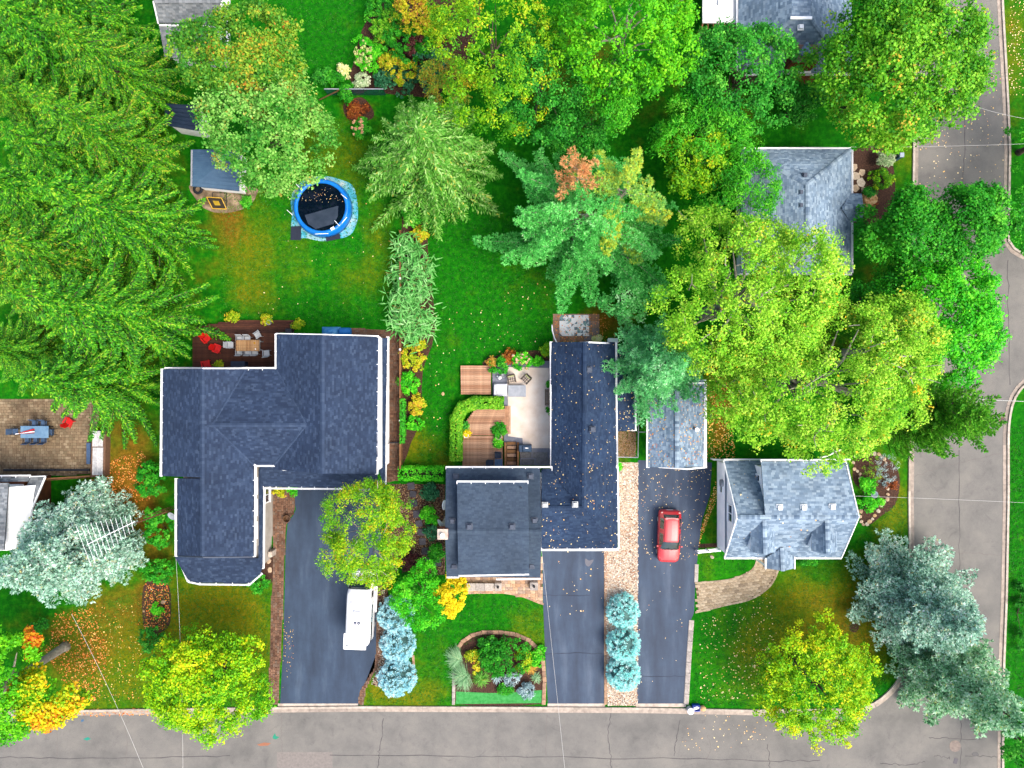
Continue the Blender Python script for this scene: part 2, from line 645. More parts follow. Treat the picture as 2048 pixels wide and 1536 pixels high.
def kerb(name, pts, label, side=1, joint=3.0):
    """concrete kerb of separate lengths with a flat gutter strip in front; pts run with the lawn on the left"""
    t = thing(name, label, 'kerb')
    P = [np.array(W2(*p)) for p in pts]
    # resample by arc length
    seg = [np.linalg.norm(P[i + 1] - P[i]) for i in range(len(P) - 1)]
    L = sum(seg)
    n = max(1, int(L / joint))
    def at(s):
        for i, d in enumerate(seg):
            if s <= d or i == len(seg) - 1:
                return P[i] + (P[i + 1] - P[i]) * min(1.0, s / max(d, 1e-9))
            s -= d
    for i in range(n):
        a, b = L * i / n + 0.008, L * (i + 1) / n - 0.008
        k = 4
        line = [at(a + (b - a) * j / k) for j in range(k + 1)]
        for nm, o0, o1, h, mm in (('kerb_stone', 0.0, 0.19, 0.12, M_KERB), ('gutter_slab', -0.30, -0.006, 0.022, M_GUT)):
            mb = MB()
            vs, fs = [], []
            for j, p in enumerate(line):
                d = (line[min(k, j + 1)] - line[max(0, j - 1)])
                d = d / max(np.linalg.norm(d), 1e-9)
                nn = np.array([-d[1], d[0]]) * side
                for o, z in ((o0, 0), (o0 + 0.01, h), (o1 - 0.01, h), (o1, 0)):
                    q = p + nn * o
                    vs.append((q[0], q[1], z))
            for j in range(k):
                for e in range(3):
                    fs.append((j * 4 + e, j * 4 + e + 1, (j + 1) * 4 + e + 1, (j + 1) * 4 + e) if side < 0 else (j * 4 + e, (j + 1) * 4 + e, (j + 1) * 4 + e + 1, j * 4 + e + 1))
            fs += [(0, 1, 2, 3), (k * 4 + 3, k * 4 + 2, k * 4 + 1, k * 4)]
            mb.add(vs, fs).build(nm, mm, t)
    return t


M_KERB = objmat('kerb concrete', [C(196, 184, 170), C(212, 200, 186), C(180, 168, 154)], nscale=3)
M_GUT = objmat('gutter concrete', [C(176, 162, 150), C(194, 180, 166), C(162, 150, 140)], nscale=3)
kerb('street_kerb', [(-60, 1424), (140, 1424), (430, 1419), (720, 1416), (1000, 1417), (1300, 1419), (1500, 1423)] + west_kerb, 'pale concrete kerb along the front lawns and round the street corner', 1)
kerb('street_kerb', [(2002, 1600), (2002, 1500), (2004, 1330), (2009, 1200), (2013, 1000)] + east_corner_s[::-1], 'pale concrete kerb on the far right side of the street below the storm drain', -1)
kerb('street_kerb', [(2060, 515), (2030, 505), (2012, 480), (2014, 420), (2016, 300), (2012, 200), (2002, 20), (1998, -80)], 'pale concrete kerb on the right side of the street at the top', -1)

# cracks sealed with tar: thin ribbons on the asphalt
M_TAR = mat('tar', [C(70, 68, 72), C(96, 92, 92)], rough=0.8, scale=6)
M_TARLIGHT = mat('hairline crack', [C(118, 112, 110), C(130, 122, 118)], rough=0.9, scale=6)


def ribbon(mb, pts, w, z, wob=0.05):
    P = [np.array(W2(*p)) for p in smooth_poly(pts, 8)]
    P = [p + rng.normal(0, wob, 2) * (0 < i < len(P) - 1) for i, p in enumerate(P)]
    vs = []
    for i, p in enumerate(P):
        d = P[min(len(P) - 1, i + 1)] - P[max(0, i - 1)]
        d = d / max(np.linalg.norm(d), 1e-9)
        n = np.array([-d[1], d[0]]) * w * (0.6 + 0.8 * rng.random()) / 2
        vs += [(p[0] + n[0], p[1] + n[1], z), (p[0] - n[0], p[1] - n[1], z)]
    mb.add(vs, [(2 * i, 2 * i + 1, 2 * i + 3, 2 * i + 2) for i in range(len(P) - 1)])


mb = MB()
for pts in [[(-20, 1514), (120, 1516), (300, 1515), (460, 1511)], [(660, 1510), (900, 1512), (1010, 1513), (1200, 1515), (1400, 1518), (1560, 1522), (1640, 1520)],
            [(767, 1436), (762, 1480), (758, 1510), (756, 1545)], [(1222, 1424), (1216, 1470), (1221, 1512), (1222, 1545)], [(1534, 1490), (1538, 1510), (1540, 1540)],
            [(1920, -10), (1930, 220), (1928, 330), (1926, 400)], [(2016, 520), (2017, 640), (2020, 770)], [(1918, 900), (1918, 1020), (1920, 1150)], [(1922, 1440), (1922, 1480), (1919, 1545)],
            [(1858, 1475), (1890, 1477), (1960, 1478)], [(1868, 1513), (1890, 1513), (1900, 1517)], [(1930, 1512), (1970, 1512), (1995, 1513)], [(1360, 1440), (1352, 1480), (1349, 1512)], [(1760, 1526), (1810, 1530), (1850, 1524)]]:
    ribbon(mb, pts, 0.05, 0.0085)
tag(mb.build('tar_crack', M_TAR), kind='structure')
mb = MB()
for pts in [[(562, 1425), (563, 1470), (566, 1520)], [(996, 1425), (996, 1480), (997, 1540)], [(1093, 1430), (1094, 1470), (1092, 1512)], [(360, 1480), (364, 1510)], [(1830, 300), (1900, 295), (2000, 290)],
            [(1822, 955), (1900, 930), (2008, 905)], [(1416, 1470), (1420, 1500), (1412, 1520)], [(1850, 1095), (1930, 1105), (2000, 1110)], [(251, 1440), (254, 1500), (250, 1530)], [(114, 1440), (116, 1510)]]:
    ribbon(mb, pts, 0.03, 0.0085)
tag(mb.build('hairline_crack', M_TARLIGHT), kind='structure')
M_PATCH = mat('asphalt patch', [C(132, 126, 122), C(150, 143, 138)], rough=0.95, scale=5, fine=0.15)
sheet('asphalt_patch', pxpoly([(554, 1504), (665, 1504), (665, 1570), (554, 1570)]), 0.0065, M_PATCH)
# sprayed survey marks
for nm, cc, pts in (('paint_mark', C(40, 150, 120), [(545, 1474), (550, 1466), (552, 1472), (559, 1474), (552, 1479), (546, 1477)]), ('paint_mark', C(30, 150, 130), [(166, 1478), (176, 1474), (182, 1478), (174, 1481)]),
                    ('paint_mark', C(60, 110, 150), [(524, 1430), (529, 1426), (530, 1434), (525, 1437)]), ('paint_mark', C(70, 110, 150), [(162, 1440), (167, 1438), (168, 1442), (163, 1444)]),
                    ('paint_mark', C(168, 112, 84), [(514, 1489), (528, 1485), (542, 1486), (536, 1491), (520, 1492)])):
    sheet(nm, pxpoly(pts), 0.0085, mat('survey paint %d' % int(cc[2] * 999), [cc], rough=0.8))

# ------------------------------------------------------------------ driveways
M_DRIVE = drive_mat('sealed dark driveway', C(40, 58, 82), C(55, 76, 102), C(98, 116, 138))
M_DRIVE2 = drive_mat('dark driveway', C(42, 58, 82), C(58, 78, 104), C(100, 116, 138))
drive_a = [(590, 960), (592, 985), (588, 1000), (592, 1018), (586, 1032), (576, 1042), (573, 1070), (571, 1110), (569, 1200), (566, 1300), (560, 1410), (719, 1410), (722, 1386), (734, 1367), (751, 1343), (756, 1310), (758, 1200), (762, 1060), (766, 960)]
sheet('driveway', pxpoly(drive_a), 0.010, M_DRIVE)
sheet('driveway', pxpoly([(1084, 1085), (1208, 1085), (1208, 1410), (1096, 1410), (1090, 1300), (1086, 1200)]), 0.010, M_DRIVE2)
sheet('driveway', pxpoly([(1276, 920), (1424, 925), (1420, 990), (1404, 1040), (1396, 1100), (1390, 1180), (1388, 1225), (1382, 1240), (1371, 1411), (1274, 1411)]), 0.010, M_DRIVE2)
# faint seams between paving passes
mb = MB()
for pts in [[(1090, 1308), (1150, 1306), (1206, 1308)], [(1086, 1190), (1140, 1191), (1180, 1190)], [(1276, 1352), (1330, 1353), (1372, 1352)]]:
    ribbon(mb, pts, 0.045, 0.0145, 0.02)
tag(mb.build('driveway_seam', mat('driveway seam', [C(50, 58, 76)], rough=0.9)), kind='structure')
sheet('oil_stain', smooth_poly(pxpoly([(1171, 1117), (1178, 1121), (1187, 1119), (1184, 1126), (1177, 1133), (1171, 1128)]), 4, True), 0.0145, mat('faded stain', [C(112, 114, 126), C(124, 124, 132)], rough=0.95))
# concrete apron where the drives meet the kerb
for a, b in ((556, 716), (1095, 1210), (1272, 1372)):
    sheet('driveway_apron', pxpoly([(a, 1407), (b, 1407), (b, 1414), (a, 1414)]), 0.0125, M_CONC)

# ------------------------------------------------------------------ gravel, mulch, soil
M_GRAVELBASE = mat('gravel bed', [C(200, 176, 150), C(232, 212, 190)], rough=1.0, scale=14, bumps=0.5, fine=0.2)
M_PEBBLE = tintmat('pebbles', [C(176, 124, 92), C(226, 196, 166), C(250, 236, 214, k=1.1), C(190, 178, 164), C(255, 248, 234, k=1.25), C(140, 104, 84)], [0, .2, .4, .6, .8, 1], namt=0)
M_PEBBLEDARK = tintmat('brown pebbles', [C(136, 100, 72), C(176, 142, 110), C(206, 178, 144), C(150, 134, 116), C(196, 152, 98), C(110, 80, 60)], namt=0)


def pebbles(name, poly, n, z, m, lo=0.03, hi=0.075, parent=None):
    p = scatter_in(poly, n)
    n = len(p)
    r = rng.uniform(lo, hi, n)
    a = rng.uniform(0, PI, n)
    V, T = [], []
    tint = rng.random(n)
    ring = []
    for k in range(4):
        ang = a + k * PI / 2
        rr = r * rng.uniform(0.7, 1.2, n)
        ring.append(np.stack([p[:, 0] + rr * np.cos(ang), p[:, 1] + rr * np.sin(ang), np.full(n, z)], 1))
    top = []
    h = r * rng.uniform(0.5, 0.9, n)
    c3 = np.stack([p[:, 0], p[:, 1], z + h], 1)
    for k in range(4):
        q = ring[k] * 0.5 + c3 * 0.5
        q[:, 2] = z + h * rng.uniform(0.85, 1.1, n)
        top.append(q)
    V.append(np.stack(top, 1))
    T.append(tint)
    for k in range(4):
        V.append(np.stack([ring[k], ring[(k + 1) % 4], top[(k + 1) % 4], top[k]], 1))
        T.append(tint)
    o = quads(name, np.concatenate(V), np.concatenate(T), m, parent)
    if parent is None:
        tag(o, kind='stuff')
    return o


g1 = pxpoly([(1214, 925), (1277, 925), (1276, 1100), (1275, 1411), (1215, 1411), (1213, 1300), (1208, 1100), (1236, 1096), (1236, 940)])
sheet('gravel_bed', g1, 0.006, M_GRAVELBASE)
tag(pebbles('gravel', g1, 7000, 0.008, M_PEBBLE, 0.04, 0.095), 'cream and tan river pebbles filling the strip between two driveways', 'gravel')
g2 = pxpoly([(770, 968), (890, 968), (890, 1150), (830, 1150), (800, 1130), (764, 1190), (762, 1300), (745, 1370), (770, 1372), (800, 1340), (775, 1180), (772, 1000)])
sheet('gravel_bed', g2, 0.006, M_MULCH)
tag(pebbles('gravel', g2, 5000, 0.008, M_PEBBLEDARK, 0.03, 0.06), 'brown pebbles and leaf scraps around the slate stepping stones', 'gravel')
g3 = pxpoly([(756, 1180), (770, 1180), (772, 1380), (742, 1368), (756, 1330)])
tag(pebbles('gravel', g3, 800, 0.010, M_PEBBLE, 0.03, 0.06), 'pale pebbles at the foot of the blue globe spruces by the white van', 'gravel')
g4 = pxpoly([(1233, 860), (1272, 860), (1272, 915), (1233, 915)])
tag(pebbles('gravel', g4, 1500, 0.006, M_PEBBLEDARK, 0.03, 0.06), 'leaf strewn brown gravel square beside the small dark lean-to roof', 'gravel')
mulch = {
    'a': pxpoly([(724, 60), (750, 20), (790, 0), (960, 0), (900, 180), (740, 182), (700, 160), (706, 130)], smooth=3),
    'b': pxpoly([(806, 380), (850, 385), (856, 500), (870, 660), (846, 740), (842, 830), (822, 885), (802, 890)], smooth=3),
    'c': pxpoly([(920, 1290), (930, 1278), (990, 1266), (1040, 1272), (1080, 1310), (1086, 1380), (1080, 1408), (916, 1408), (912, 1340)], smooth=3),
    'd': pxpoly([(1706, 960), (1712, 920), (1745, 902), (1785, 925), (1800, 960), (1790, 1010), (1765, 1030), (1738, 1050), (1720, 1040), (1728, 990)], smooth=4),
    'e': pxpoly([(288, 1170), (335, 1165), (342, 1230), (330, 1260), (290, 1262)], smooth=4),
    'f': pxpoly([(1700, 310), (1775, 300), (1790, 400), (1760, 440), (1700, 440)], smooth=4),
    'g': pxpoly([(690, 205), (725, 195), (748, 225), (738, 240), (700, 240), (688, 225)], smooth=4),
    'h': pxpoly([(526, 1105), (548, 1110), (548, 1160), (522, 1166)], smooth=3),
    'i': pxpoly([(975, 715), (1100, 700), (1102, 735), (985, 745)], smooth=3),
    'j': pxpoly([(1390, 1088), (1440, 1086), (1442, 1094), (1390, 1096)], smooth=0),
}
for k in sorted(mulch):
    sheet('planting_bed', mulch[k], 0.005, M_MULCH)

# brown soil patch and grass-clipping mat in front of the round bed
sheet('turf_mat', pxpoly([(912, 1383), (980, 1386), (1040, 1384), (1084, 1380), (1086, 1406), (912, 1408)]), 0.009, mat('pale clover turf', [C(46, 148, 62), C(80, 176, 92)], rough=1.0, scale=4, fine=0.25, bumps=0.6))
# ------------------------------------------------------------------ pavers and edging stones
def box_mesh(name, s, m, bev=0.12):
    """block with slightly chamfered top, standing on z = 0"""
    x, y, z = s[0] / 2, s[1] / 2, s[2]
    b = bev * min(s[0], s[1])
    vs = [(-x, -y, 0), (x, -y, 0), (x, y, 0), (-x, y, 0), (-x, -y, z - b * .5), (x, -y, z - b * .5), (x, y, z - b * .5), (-x, y, z - b * .5), (-x + b, -y + b, z), (x - b, -y + b, z), (x - b, y - b, z), (-x + b, y - b, z)]
    fs = [(8, 9, 10, 11)]
    for a in (0, 4):
        fs += [(a + i, a + (i + 1) % 4, a + 4 + (i + 1) % 4, a + 4 + i) for i in range(4)]
    me = bpy.data.meshes.new(name)
    me.from_pydata(vs, [], fs)
    me.update()
    me.materials.append(m)
    return me


def put(name, me, parent, loc, rz=0.0, sc=(1, 1, 1)):
    o = bpy.data.objects.new(name, me)
    o.location = loc
    o.rotation_euler = (0, 0, rz)
    o.scale = sc
    return link(o, parent)


def paver_field(parent, poly, z, sx, sy, m, rz=0.0, h=0.03, stagger=0.5, mixed=False, bond=None):
    """each paver an object under the path; alike pavers share one mesh"""
    me = box_mesh('paver', (sx - 0.014, sy - 0.014, h), m)
    me2 = box_mesh('paver', (sx * 0.5 - 0.014, sy - 0.014, h), m)
    xs = [p[0] for p in poly]
    ys = [p[1] for p in poly]
    cx, cy = sum(xs) / len(xs), sum(ys) / len(ys)
    R = max(max(xs) - min(xs), max(ys) - min(ys))
    n = 0
    r = -int(R / sy) - 1
    while r < R / sy + 1:
        c = -R
        if r % 2:
            c += sx * stagger
        while c < R:
            half = mixed and rng.random() < 0.35
            w = sx * 0.5 if half else sx
            u, v = c + w / 2, (r + 0.5) * sy
            x = cx + u * math.cos(rz) - v * math.sin(rz)
            y = cy + u * math.sin(rz) + v * math.cos(rz)
            if in_poly(np.array([x]), np.array([y]), poly)[0]:
                put('paver', me2 if half else me, parent, (x, y, z + rng.uniform(-0.003, 0.003)), rz + rng.normal(0, 0.01))
                n += 1
            c += w
        r += 1
    return n


def paver_stuff(name, parent, poly, z, sx, sy, m, rz=0.0, h=0.03, mixed=True):
    """pavers too small to pick out singly: real blocks, one mesh"""
    xs = [p[0] for p in poly]
    ys = [p[1] for p in poly]
    cx, cy = sum(xs) / len(xs), sum(ys) / len(ys)
    R = max(max(xs) - min(xs), max(ys) - min(ys))
    V, T = [], []
    ca, sa = math.cos(rz), math.sin(rz)
    r = -int(R / sy) - 1
    def q(a):
        return [(cx + u * ca - v * sa, cy + u * sa + v * ca, w) for u, v, w in a]
    while r < R / sy + 1:
        c = -R + (sx * 0.5 if r % 2 else 0)
        while c < R:
            w = sx * (rng.choice([0.5, 1.0, 1.0]) if mixed else 1.0)
            u, v = c + w / 2, (r + 0.5) * sy
            x = cx + u * ca - v * sa
            y = cy + u * sa + v * ca
            if in_poly(np.array([x]), np.array([y]), poly)[0]:
                a, b, t = w / 2 - 0.008, sy / 2 - 0.008, rng.random()
                zz = z + h + rng.uniform(-0.004, 0.004)
                cs = [(u - a, v - b), (u + a, v - b), (u + a, v + b), (u - a, v + b)]
                i = 0.012
                tp = [(u - a + i, v - b + i), (u + a - i, v - b + i), (u + a - i, v + b - i), (u - a + i, v + b - i)]
                V.append(q([(p[0], p[1], zz) for p in tp]))
                T.append(t)
                for k in range(4):
                    V.append(q([(*cs[k], z), (*cs[(k + 1) % 4], z), (*tp[(k + 1) % 4], zz), (*tp[k], zz)]))
                    T.append(t)
            c += w
        r += 1
    o = quads(name, V, T, m, parent)
    o['kind'] = 'stuff'
    return o


M_JOINT = mat('sand joints', [C(96, 74, 58), C(130, 104, 80)], rough=1.0, scale=10)
M_PAVTAN = objmat('tan pavers', [C(196, 152, 116), C(212, 176, 140), C(222, 192, 160), C(176, 138, 112), C(190, 170, 152)])
M_PAVGREY = objmat('grey tan pavers', [C(172, 152, 122), C(194, 174, 144), C(210, 192, 162), C(154, 136, 112)])
M_PAVBROWN = tintmat('brown pavers', [C(104, 74, 60), C(130, 96, 76), C(150, 114, 92), C(118, 92, 78), C(140, 120, 104)], namt=0.35, nscale=0.8)
M_PAVPATIO = tintmat('mossy patio pavers', [C(116, 98, 76), C(136, 117, 92), C(150, 131, 104), C(128, 113, 88), C(164, 147, 120)], namt=0.4, nscale=0.5)
M_EDGE = objmat('concrete edging', [C(168, 160, 154), C(188, 180, 172), C(200, 190, 180)])
M_EDGETAN = objmat('tan edging', [C(176, 138, 110), C(196, 160, 130), C(160, 128, 108)])


def edging(name, pts, w, L, h, m, label, px=True):
    """row of edging stones along a line"""
    t = thing(name, label, 'edging')
    P = [np.array(W2(*p)) for p in pts]
    me = box_mesh('edging_stone', (L - 0.02, w, h), m)
    seg = [np.linalg.norm(P[i + 1] - P[i]) for i in range(len(P) - 1)]
    tot = sum(seg)
    n = int(tot / L)
    for i in range(n):
        s = (i + 0.5) * tot / n
        for j, d in enumerate(seg):
            if s <= d:
                break
            s -= d
        d = P[j + 1] - P[j]
        p = P[j] + d * (s / seg[j])
        put('edging_stone', me, t, (p[0], p[1], 0.004), math.atan2(d[1], d[0]), (tot / n / L, 1, 1))
    return t


# paver path beside the left driveway
t = thing('paver_path', 'brown paver strip between the large dark roofed house and its driveway', 'path')
pa = pxpoly([(544, 965), (590, 965), (590, 1018), (584, 1032), (574, 1042), (571, 1070), (569, 1110), (567, 1200), (562, 1300), (556, 1409), (538, 1409), (541, 1250), (545, 1160), (548, 1110)])
sheet('paver_bed', pa, 0.012, M_JOINT, None, t)
paver_stuff('pavers', t, pa, 0.014, 0.28, 0.17, M_PAVBROWN, PI / 2)
t = thing('paver_path', 'narrow brown paver walk between the big house wall and the wooden fence', 'path')
pb = pxpoly([(660, 655), (778, 660), (800, 662), (798, 960), (770, 966), (770, 700), (660, 672)])
sheet('paver_bed', pb, 0.012, M_JOINT, None, t)
paver_stuff('pavers', t, pb, 0.014, 0.28, 0.17, M_PAVBROWN)
t = thing('paver_path', 'brown paver band between the white van driveway and the blue globe spruces', 'path')
pb = pxpoly([(754, 1150), (765, 1150), (763, 1300), (758, 1330), (745, 1352), (732, 1375), (727, 1409), (717, 1409), (719, 1385), (731, 1364), (748, 1340), (752, 1310)])
sheet('paver_bed', pb, 0.012, M_JOINT, None, t)
paver_stuff('pavers', t, pb, 0.014, 0.28, 0.15, M_PAVBROWN, PI / 2)
# front walk of the centre house
t = thing('front_walk', 'tan paver walk in front of the centre house with grey slabs on it', 'path')
pc = pxpoly([(935, 1114), (1084, 1114), (1085, 1208), (1070, 1203), (1050, 1194), (1020, 1188), (985, 1184), (935, 1186)])
sheet('paver_bed', pc, 0.012, M_JOINT, None, t)
paver_field(t, pc, 0.014, 0.40, 0.27, M_PAVTAN, 0, mixed=True)
# paver walk of the grey cape house
t = thing('front_walk', 'curving grey tan paver walk from the right driveway to the gabled porch', 'path')
pd = pxpoly([(1392, 1166), (1430, 1163), (1465, 1158), (1495, 1146), (1512, 1132), (1516, 1108), (1562, 1108), (1552, 1150), (1535, 1176), (1500, 1198), (1450, 1210), (1396, 1225)])
sheet('paver_bed', pd, 0.012, M_JOINT, None, t)
paver_field(t, pd, 0.014, 0.38, 0.22, M_PAVGREY, 0.15)
# courses of pavers set along the curved edges of the two front walks
def border(t, pts, m, L=.30, w=.16):
    P = [np.array(p) for p in smooth_poly(pxpoly(pts), 6)]
    me = box_mesh('border_paver', (L - .012, w, .032), m)
    acc = 0.0
    for a, b in zip(P[:-1], P[1:]):
        d = b - a
        n = np.linalg.norm(d)
        while acc < n:
            q = a + d * acc / n
            put('border_paver', me, t, (q[0], q[1], .0185), math.atan2(d[1], d[0]))
            acc += L
        acc -= n


border(t, [(1393, 1166), (1430, 1163), (1465, 1158), (1495, 1146), (1510, 1132), (1515, 1112)], M_PAVGREY)
border(t, [(1394, 1224), (1450, 1210), (1500, 1198), (1535, 1176), (1552, 1150), (1560, 1118)], M_PAVGREY)
fw = [o for o in bpy.data.objects if o.get('label', '').startswith('tan paver walk')][0]
border(fw, [(1084, 1207), (1070, 1202), (1050, 1194), (1020, 1187), (985, 1184), (936, 1186)], M_PAVTAN)
# edging rows
edging('driveway_edging', [(1383, 1240), (1378, 1310), (1372, 1409)], 0.40, 0.8, 0.06, M_EDGE, 'pale concrete edging stones on the right edge of the red car driveway')
edging('driveway_edging', [(1393, 1128), (1392, 1164)], 0.30, 0.7, 0.06, M_EDGE, 'short run of pale edging by the paver walk and strip lawn')
edging('driveway_edging', [(1211, 1100), (1211, 1409)], 0.22, 0.55, 0.05, M_EDGETAN, 'tan edging stones between the centre driveway and the pebble strip')
edging('bed_edging', [(1087, 1409), (1089, 1360), (1086, 1320), (1076, 1298), (1058, 1280), (1030, 1268), (1000, 1264), (968, 1264), (944, 1270), (926, 1282), (917, 1294)], 0.30, 0.45, 0.10, M_EDGETAN, 'curved tan block edging round the planted front bed')
edging('bed_edging', [(908, 1345), (907, 1409)], 0.24, 0.5, 0.08, M_EDGE, 'straight grey edging on the left side of the planted front bed')
edging('bed_edging', [(826, 1310), (830, 1368)], 0.2, 0.4, 0.05, M_EDGETAN, 'short brown edging beside the lowest left blue globe spruce')
# stepping stones
M_SLATE = objmat('slate', [C(78, 76, 84), C(92, 90, 98), C(66, 66, 76)])
t = thing('stepping_stone_path', 'square dark slate stepping stones leading past the centre house', 'path')
me = box_mesh('stepping_stone', (0.56, 0.56, 0.05), M_SLATE, 0.05)
for x, y in ((822, 972), (826, 988), (833, 1028), (838, 1047), (842, 1064), (845, 1083), (850, 1102), (857, 1121), (875, 1125), (828, 1006)):
    p = W2(x, y)
    put('stepping_stone', me, t, (p[0], p[1], 0.01), rng.normal(0, 0.08), (rng.uniform(.9, 1.1), rng.uniform(.9, 1.1), 1))
# left patio
t = thing('paver_patio', 'mossy brown paver patio with blue dining set under the spruce', 'patio')
pe = pxpoly([(-40, 800), (200, 800), (186, 925), (180, 948), (-40, 955)])
sheet('paver_bed', pe, 0.012, M_JOINT, None, t)
paver_stuff('pavers', t, pe, 0.014, 0.30, 0.22, M_PAVPATIO)
# beige patio behind the centre house
M_BEIGE = mat('beige stamped concrete', [C(232, 212, 194), C(248, 232, 216), C(255, 246, 234)], rough=0.85, scale=0.9, fine=0.06)
M_GREYSTONE = mat('grey border stone', [C(120, 126, 142), C(146, 150, 164)], rough=0.85, scale=3, fine=0.1)
t = thing('stone_patio', 'pale beige patio with grey stone border behind the centre house', 'patio')
MB().prism(pxpoly([(985, 722), (1110, 722), (1112, 930), (1040, 930), (1040, 890), (1008, 890), (1008, 800), (985, 795)]), 0.0, 0.10).build('border', M_GREYSTONE, t)
MB().prism(pxpoly([(1016, 734), (1098, 736), (1101, 896), (1046, 896), (1045, 876), (1016, 872), (1016, 800), (1014, 770)]), 0.1, 0.113).build('paving', M_BEIGE, t)
M_GREYFLAG = objmat('grey flagstone', [C(112, 114, 118), C(134, 134, 136), C(96, 98, 104)])
for x, y, a, b in ((1052, 910, 22, 12), (1080, 910, 30, 12), (1056, 924, 26, 12), (1088, 922, 34, 12)):
    p = W2(x, y)
    put('flagstone', box_mesh('flagstone', (a / PX, b / PX, 0.03), M_GREYFLAG, 0.06), t, (p[0], p[1], 0.102))

# ------------------------------------------------------------------ roofs and houses
M_SH_DARK = tintmat('charcoal blue shingles', [C(39, 55, 82), C(43, 60, 88), C(49, 67, 95), C(59, 77, 105), C(68, 86, 113)], [0, .3, .6, .9, 1], namt=0.16, nscale=0.5)
M_SH_SLATE = tintmat('slate blue shingles', [C(32, 52, 82), C(40, 61, 92), C(51, 73, 103), C(35, 56, 86)], namt=0.25, nscale=0.5)
M_SH_GREY = tintmat('charcoal grey shingles', [C(60, 76, 96), C(66, 83, 103), C(74, 91, 110), C(63, 79, 99)], namt=0.2, nscale=0.5)
M_SH_PALE = tintmat('pale blue grey shingles', [C(112, 136, 160), C(130, 154, 178), C(144, 168, 190), C(166, 188, 206), C(98, 122, 148)], namt=0.2, nscale=0.6)
M_SH_OLD = tintmat('weathered grey shingles', [C(104, 112, 118), C(132, 140, 146), C(158, 164, 168), C(120, 126, 130)], namt=0.3, nscale=0.9)
UND = {}


def underlay(m):
    if m.name not in UND:
        e = [x for x in m.node_tree.nodes if x.type == 'VALTORGB'][0].color_ramp.elements
        c = tuple(v * 0.8 for v in list(e[0].color)[:3]) + (1,)
        UND[m.name] = mat(m.name + ' felt', [c], rough=0.95)
    return UND[m.name]


def plane_of(pts):
    P = np.array(pts, float)
    c = P.mean(0)
    A = np.c_[P[:, 0] - c[0], P[:, 1] - c[1], np.ones(len(P))]
    co, *_ = np.linalg.lstsq(A, P[:, 2], rcond=None)
    n = np.array([-co[0], -co[1], 1.0])
    n /= np.linalg.norm(n)
    c = np.array([c[0], c[1], co[2]])
    u = np.array([0, 0, 1.0]) - n[2] * n
    if np.linalg.norm(u) < 1e-4:
        u = np.array([0, 1.0, 0])
    u /= np.linalg.norm(u)
    v = np.cross(u, n)
    return c, n, u, v


def shingle_field(pts, tab=0.25, course=0.14):
    c, n, u, v = plane_of(pts)
    q = np.array([[np.dot(np.array(p) - c, v), np.dot(np.array(p) - c, u)] for p in pts])
    tmin, tmax = q[:, 1].min(), q[:, 1].max()
    V, T = [], []
    rows = max(1, int(round((tmax - tmin) / course)))
    cr = (tmax - tmin) / rows
    for r in range(rows):
        t0 = tmin + r * cr
        tm = t0 + cr * 0.5
        xs = []
        for i in range(len(q)):
            a, b = q[i], q[(i + 1) % len(q)]
            if (a[1] > tm) != (b[1] > tm):
                xs.append(a[0] + (b[0] - a[0]) * (tm - a[1]) / (b[1] - a[1]))
        xs.sort()
        for k in range(0, len(xs) - 1, 2):
            s0, s1 = xs[k], xs[k + 1]
            s = math.floor(s0 / tab) * tab - (r % 2) * tab * 0.5 - (r % 3) * 0.04
            while s < s1:
                w = tab * rng.uniform(0.75, 1.25)
                a, b = max(s, s0) + 0.004, min(s + w, s1) - 0.004
                s += w
                if b - a < 0.02:
                    continue
                h = rng.uniform(0.014, 0.03)
                P = lambda ss, tt, hh: c + v * ss + u * tt + n * hh
                lo0, lo1 = P(a, t0, h), P(b, t0, h)
                V.append([lo0, lo1, P(b, t0 + cr * 1.03, 0.006), P(a, t0 + cr * 1.03, 0.006)])
                V.append([P(a, t0, 0.0), P(b, t0, 0.0), lo1, lo0])
                tt = rng.random()
                T += [tt, tt]
    return V, T


ROOFPOLY = {}


def roof(house, planes, m, caps=(), tab=0.25, course=0.14, key=None, thick=0.10):
    """planes: lists of (px, py, z); caps: ridge and hip lines"""
    R = MB()
    V, T = [], []
    polys = []
    for pl in planes:
        pts = [W(*p) for p in pl]
        c, n, u, v = plane_of(pts)
        pts = [(p[0], p[1], c[2] - (n[0] * (p[0] - c[0]) + n[1] * (p[1] - c[1])) / n[2]) for p in pts]
        if sum(pts[i][0] * pts[(i + 1) % len(pts)][1] - pts[(i + 1) % len(pts)][0] * pts[i][1] for i in range(len(pts))) < 0:
            pts = pts[::-1]
        R.slab(pts, thick)
        a, b = shingle_field(pts, tab, course)
        V += a
        T += b
        polys.append(pts)
    o = R.build('roof', underlay(m), house)
    s = quads('shingles', V, T, m, o)
    s['kind'] = 'stuff'
    if key:
        ROOFPOLY[key] = polys
    if caps:
        CV, CT = [], []
        for a, b in caps:
            a, b = np.array(W(*a)), np.array(W(*b))
            d = b - a
            L = np.linalg.norm(d)
            d /= L
            side = unit(np.cross(d, [0, 0, 1.0]))
            k = max(1, int(L / 0.2))
            for i in range(k):
                p, q = a + d * L * i / k, a + d * L * (i + 1.05) / k
                t = rng.random() * 0.3 + 0.7
                up = np.array([0, 0, 0.055])
                dn = np.array([0, 0, 0.0])
                lift = np.array([0, 0, 0.015])
                CV.append([p + up + lift, q + up, q + side * 0.15 + dn, p + side * 0.15 + dn + lift])
                CV.append([q + up, p + up + lift, p - side * 0.15 + dn + lift, q - side * 0.15 + dn])
                CT += [t, t]
        cc = quads('ridge_cap', CV, CT, m, o)
        cc['kind'] = 'stuff'
    return o


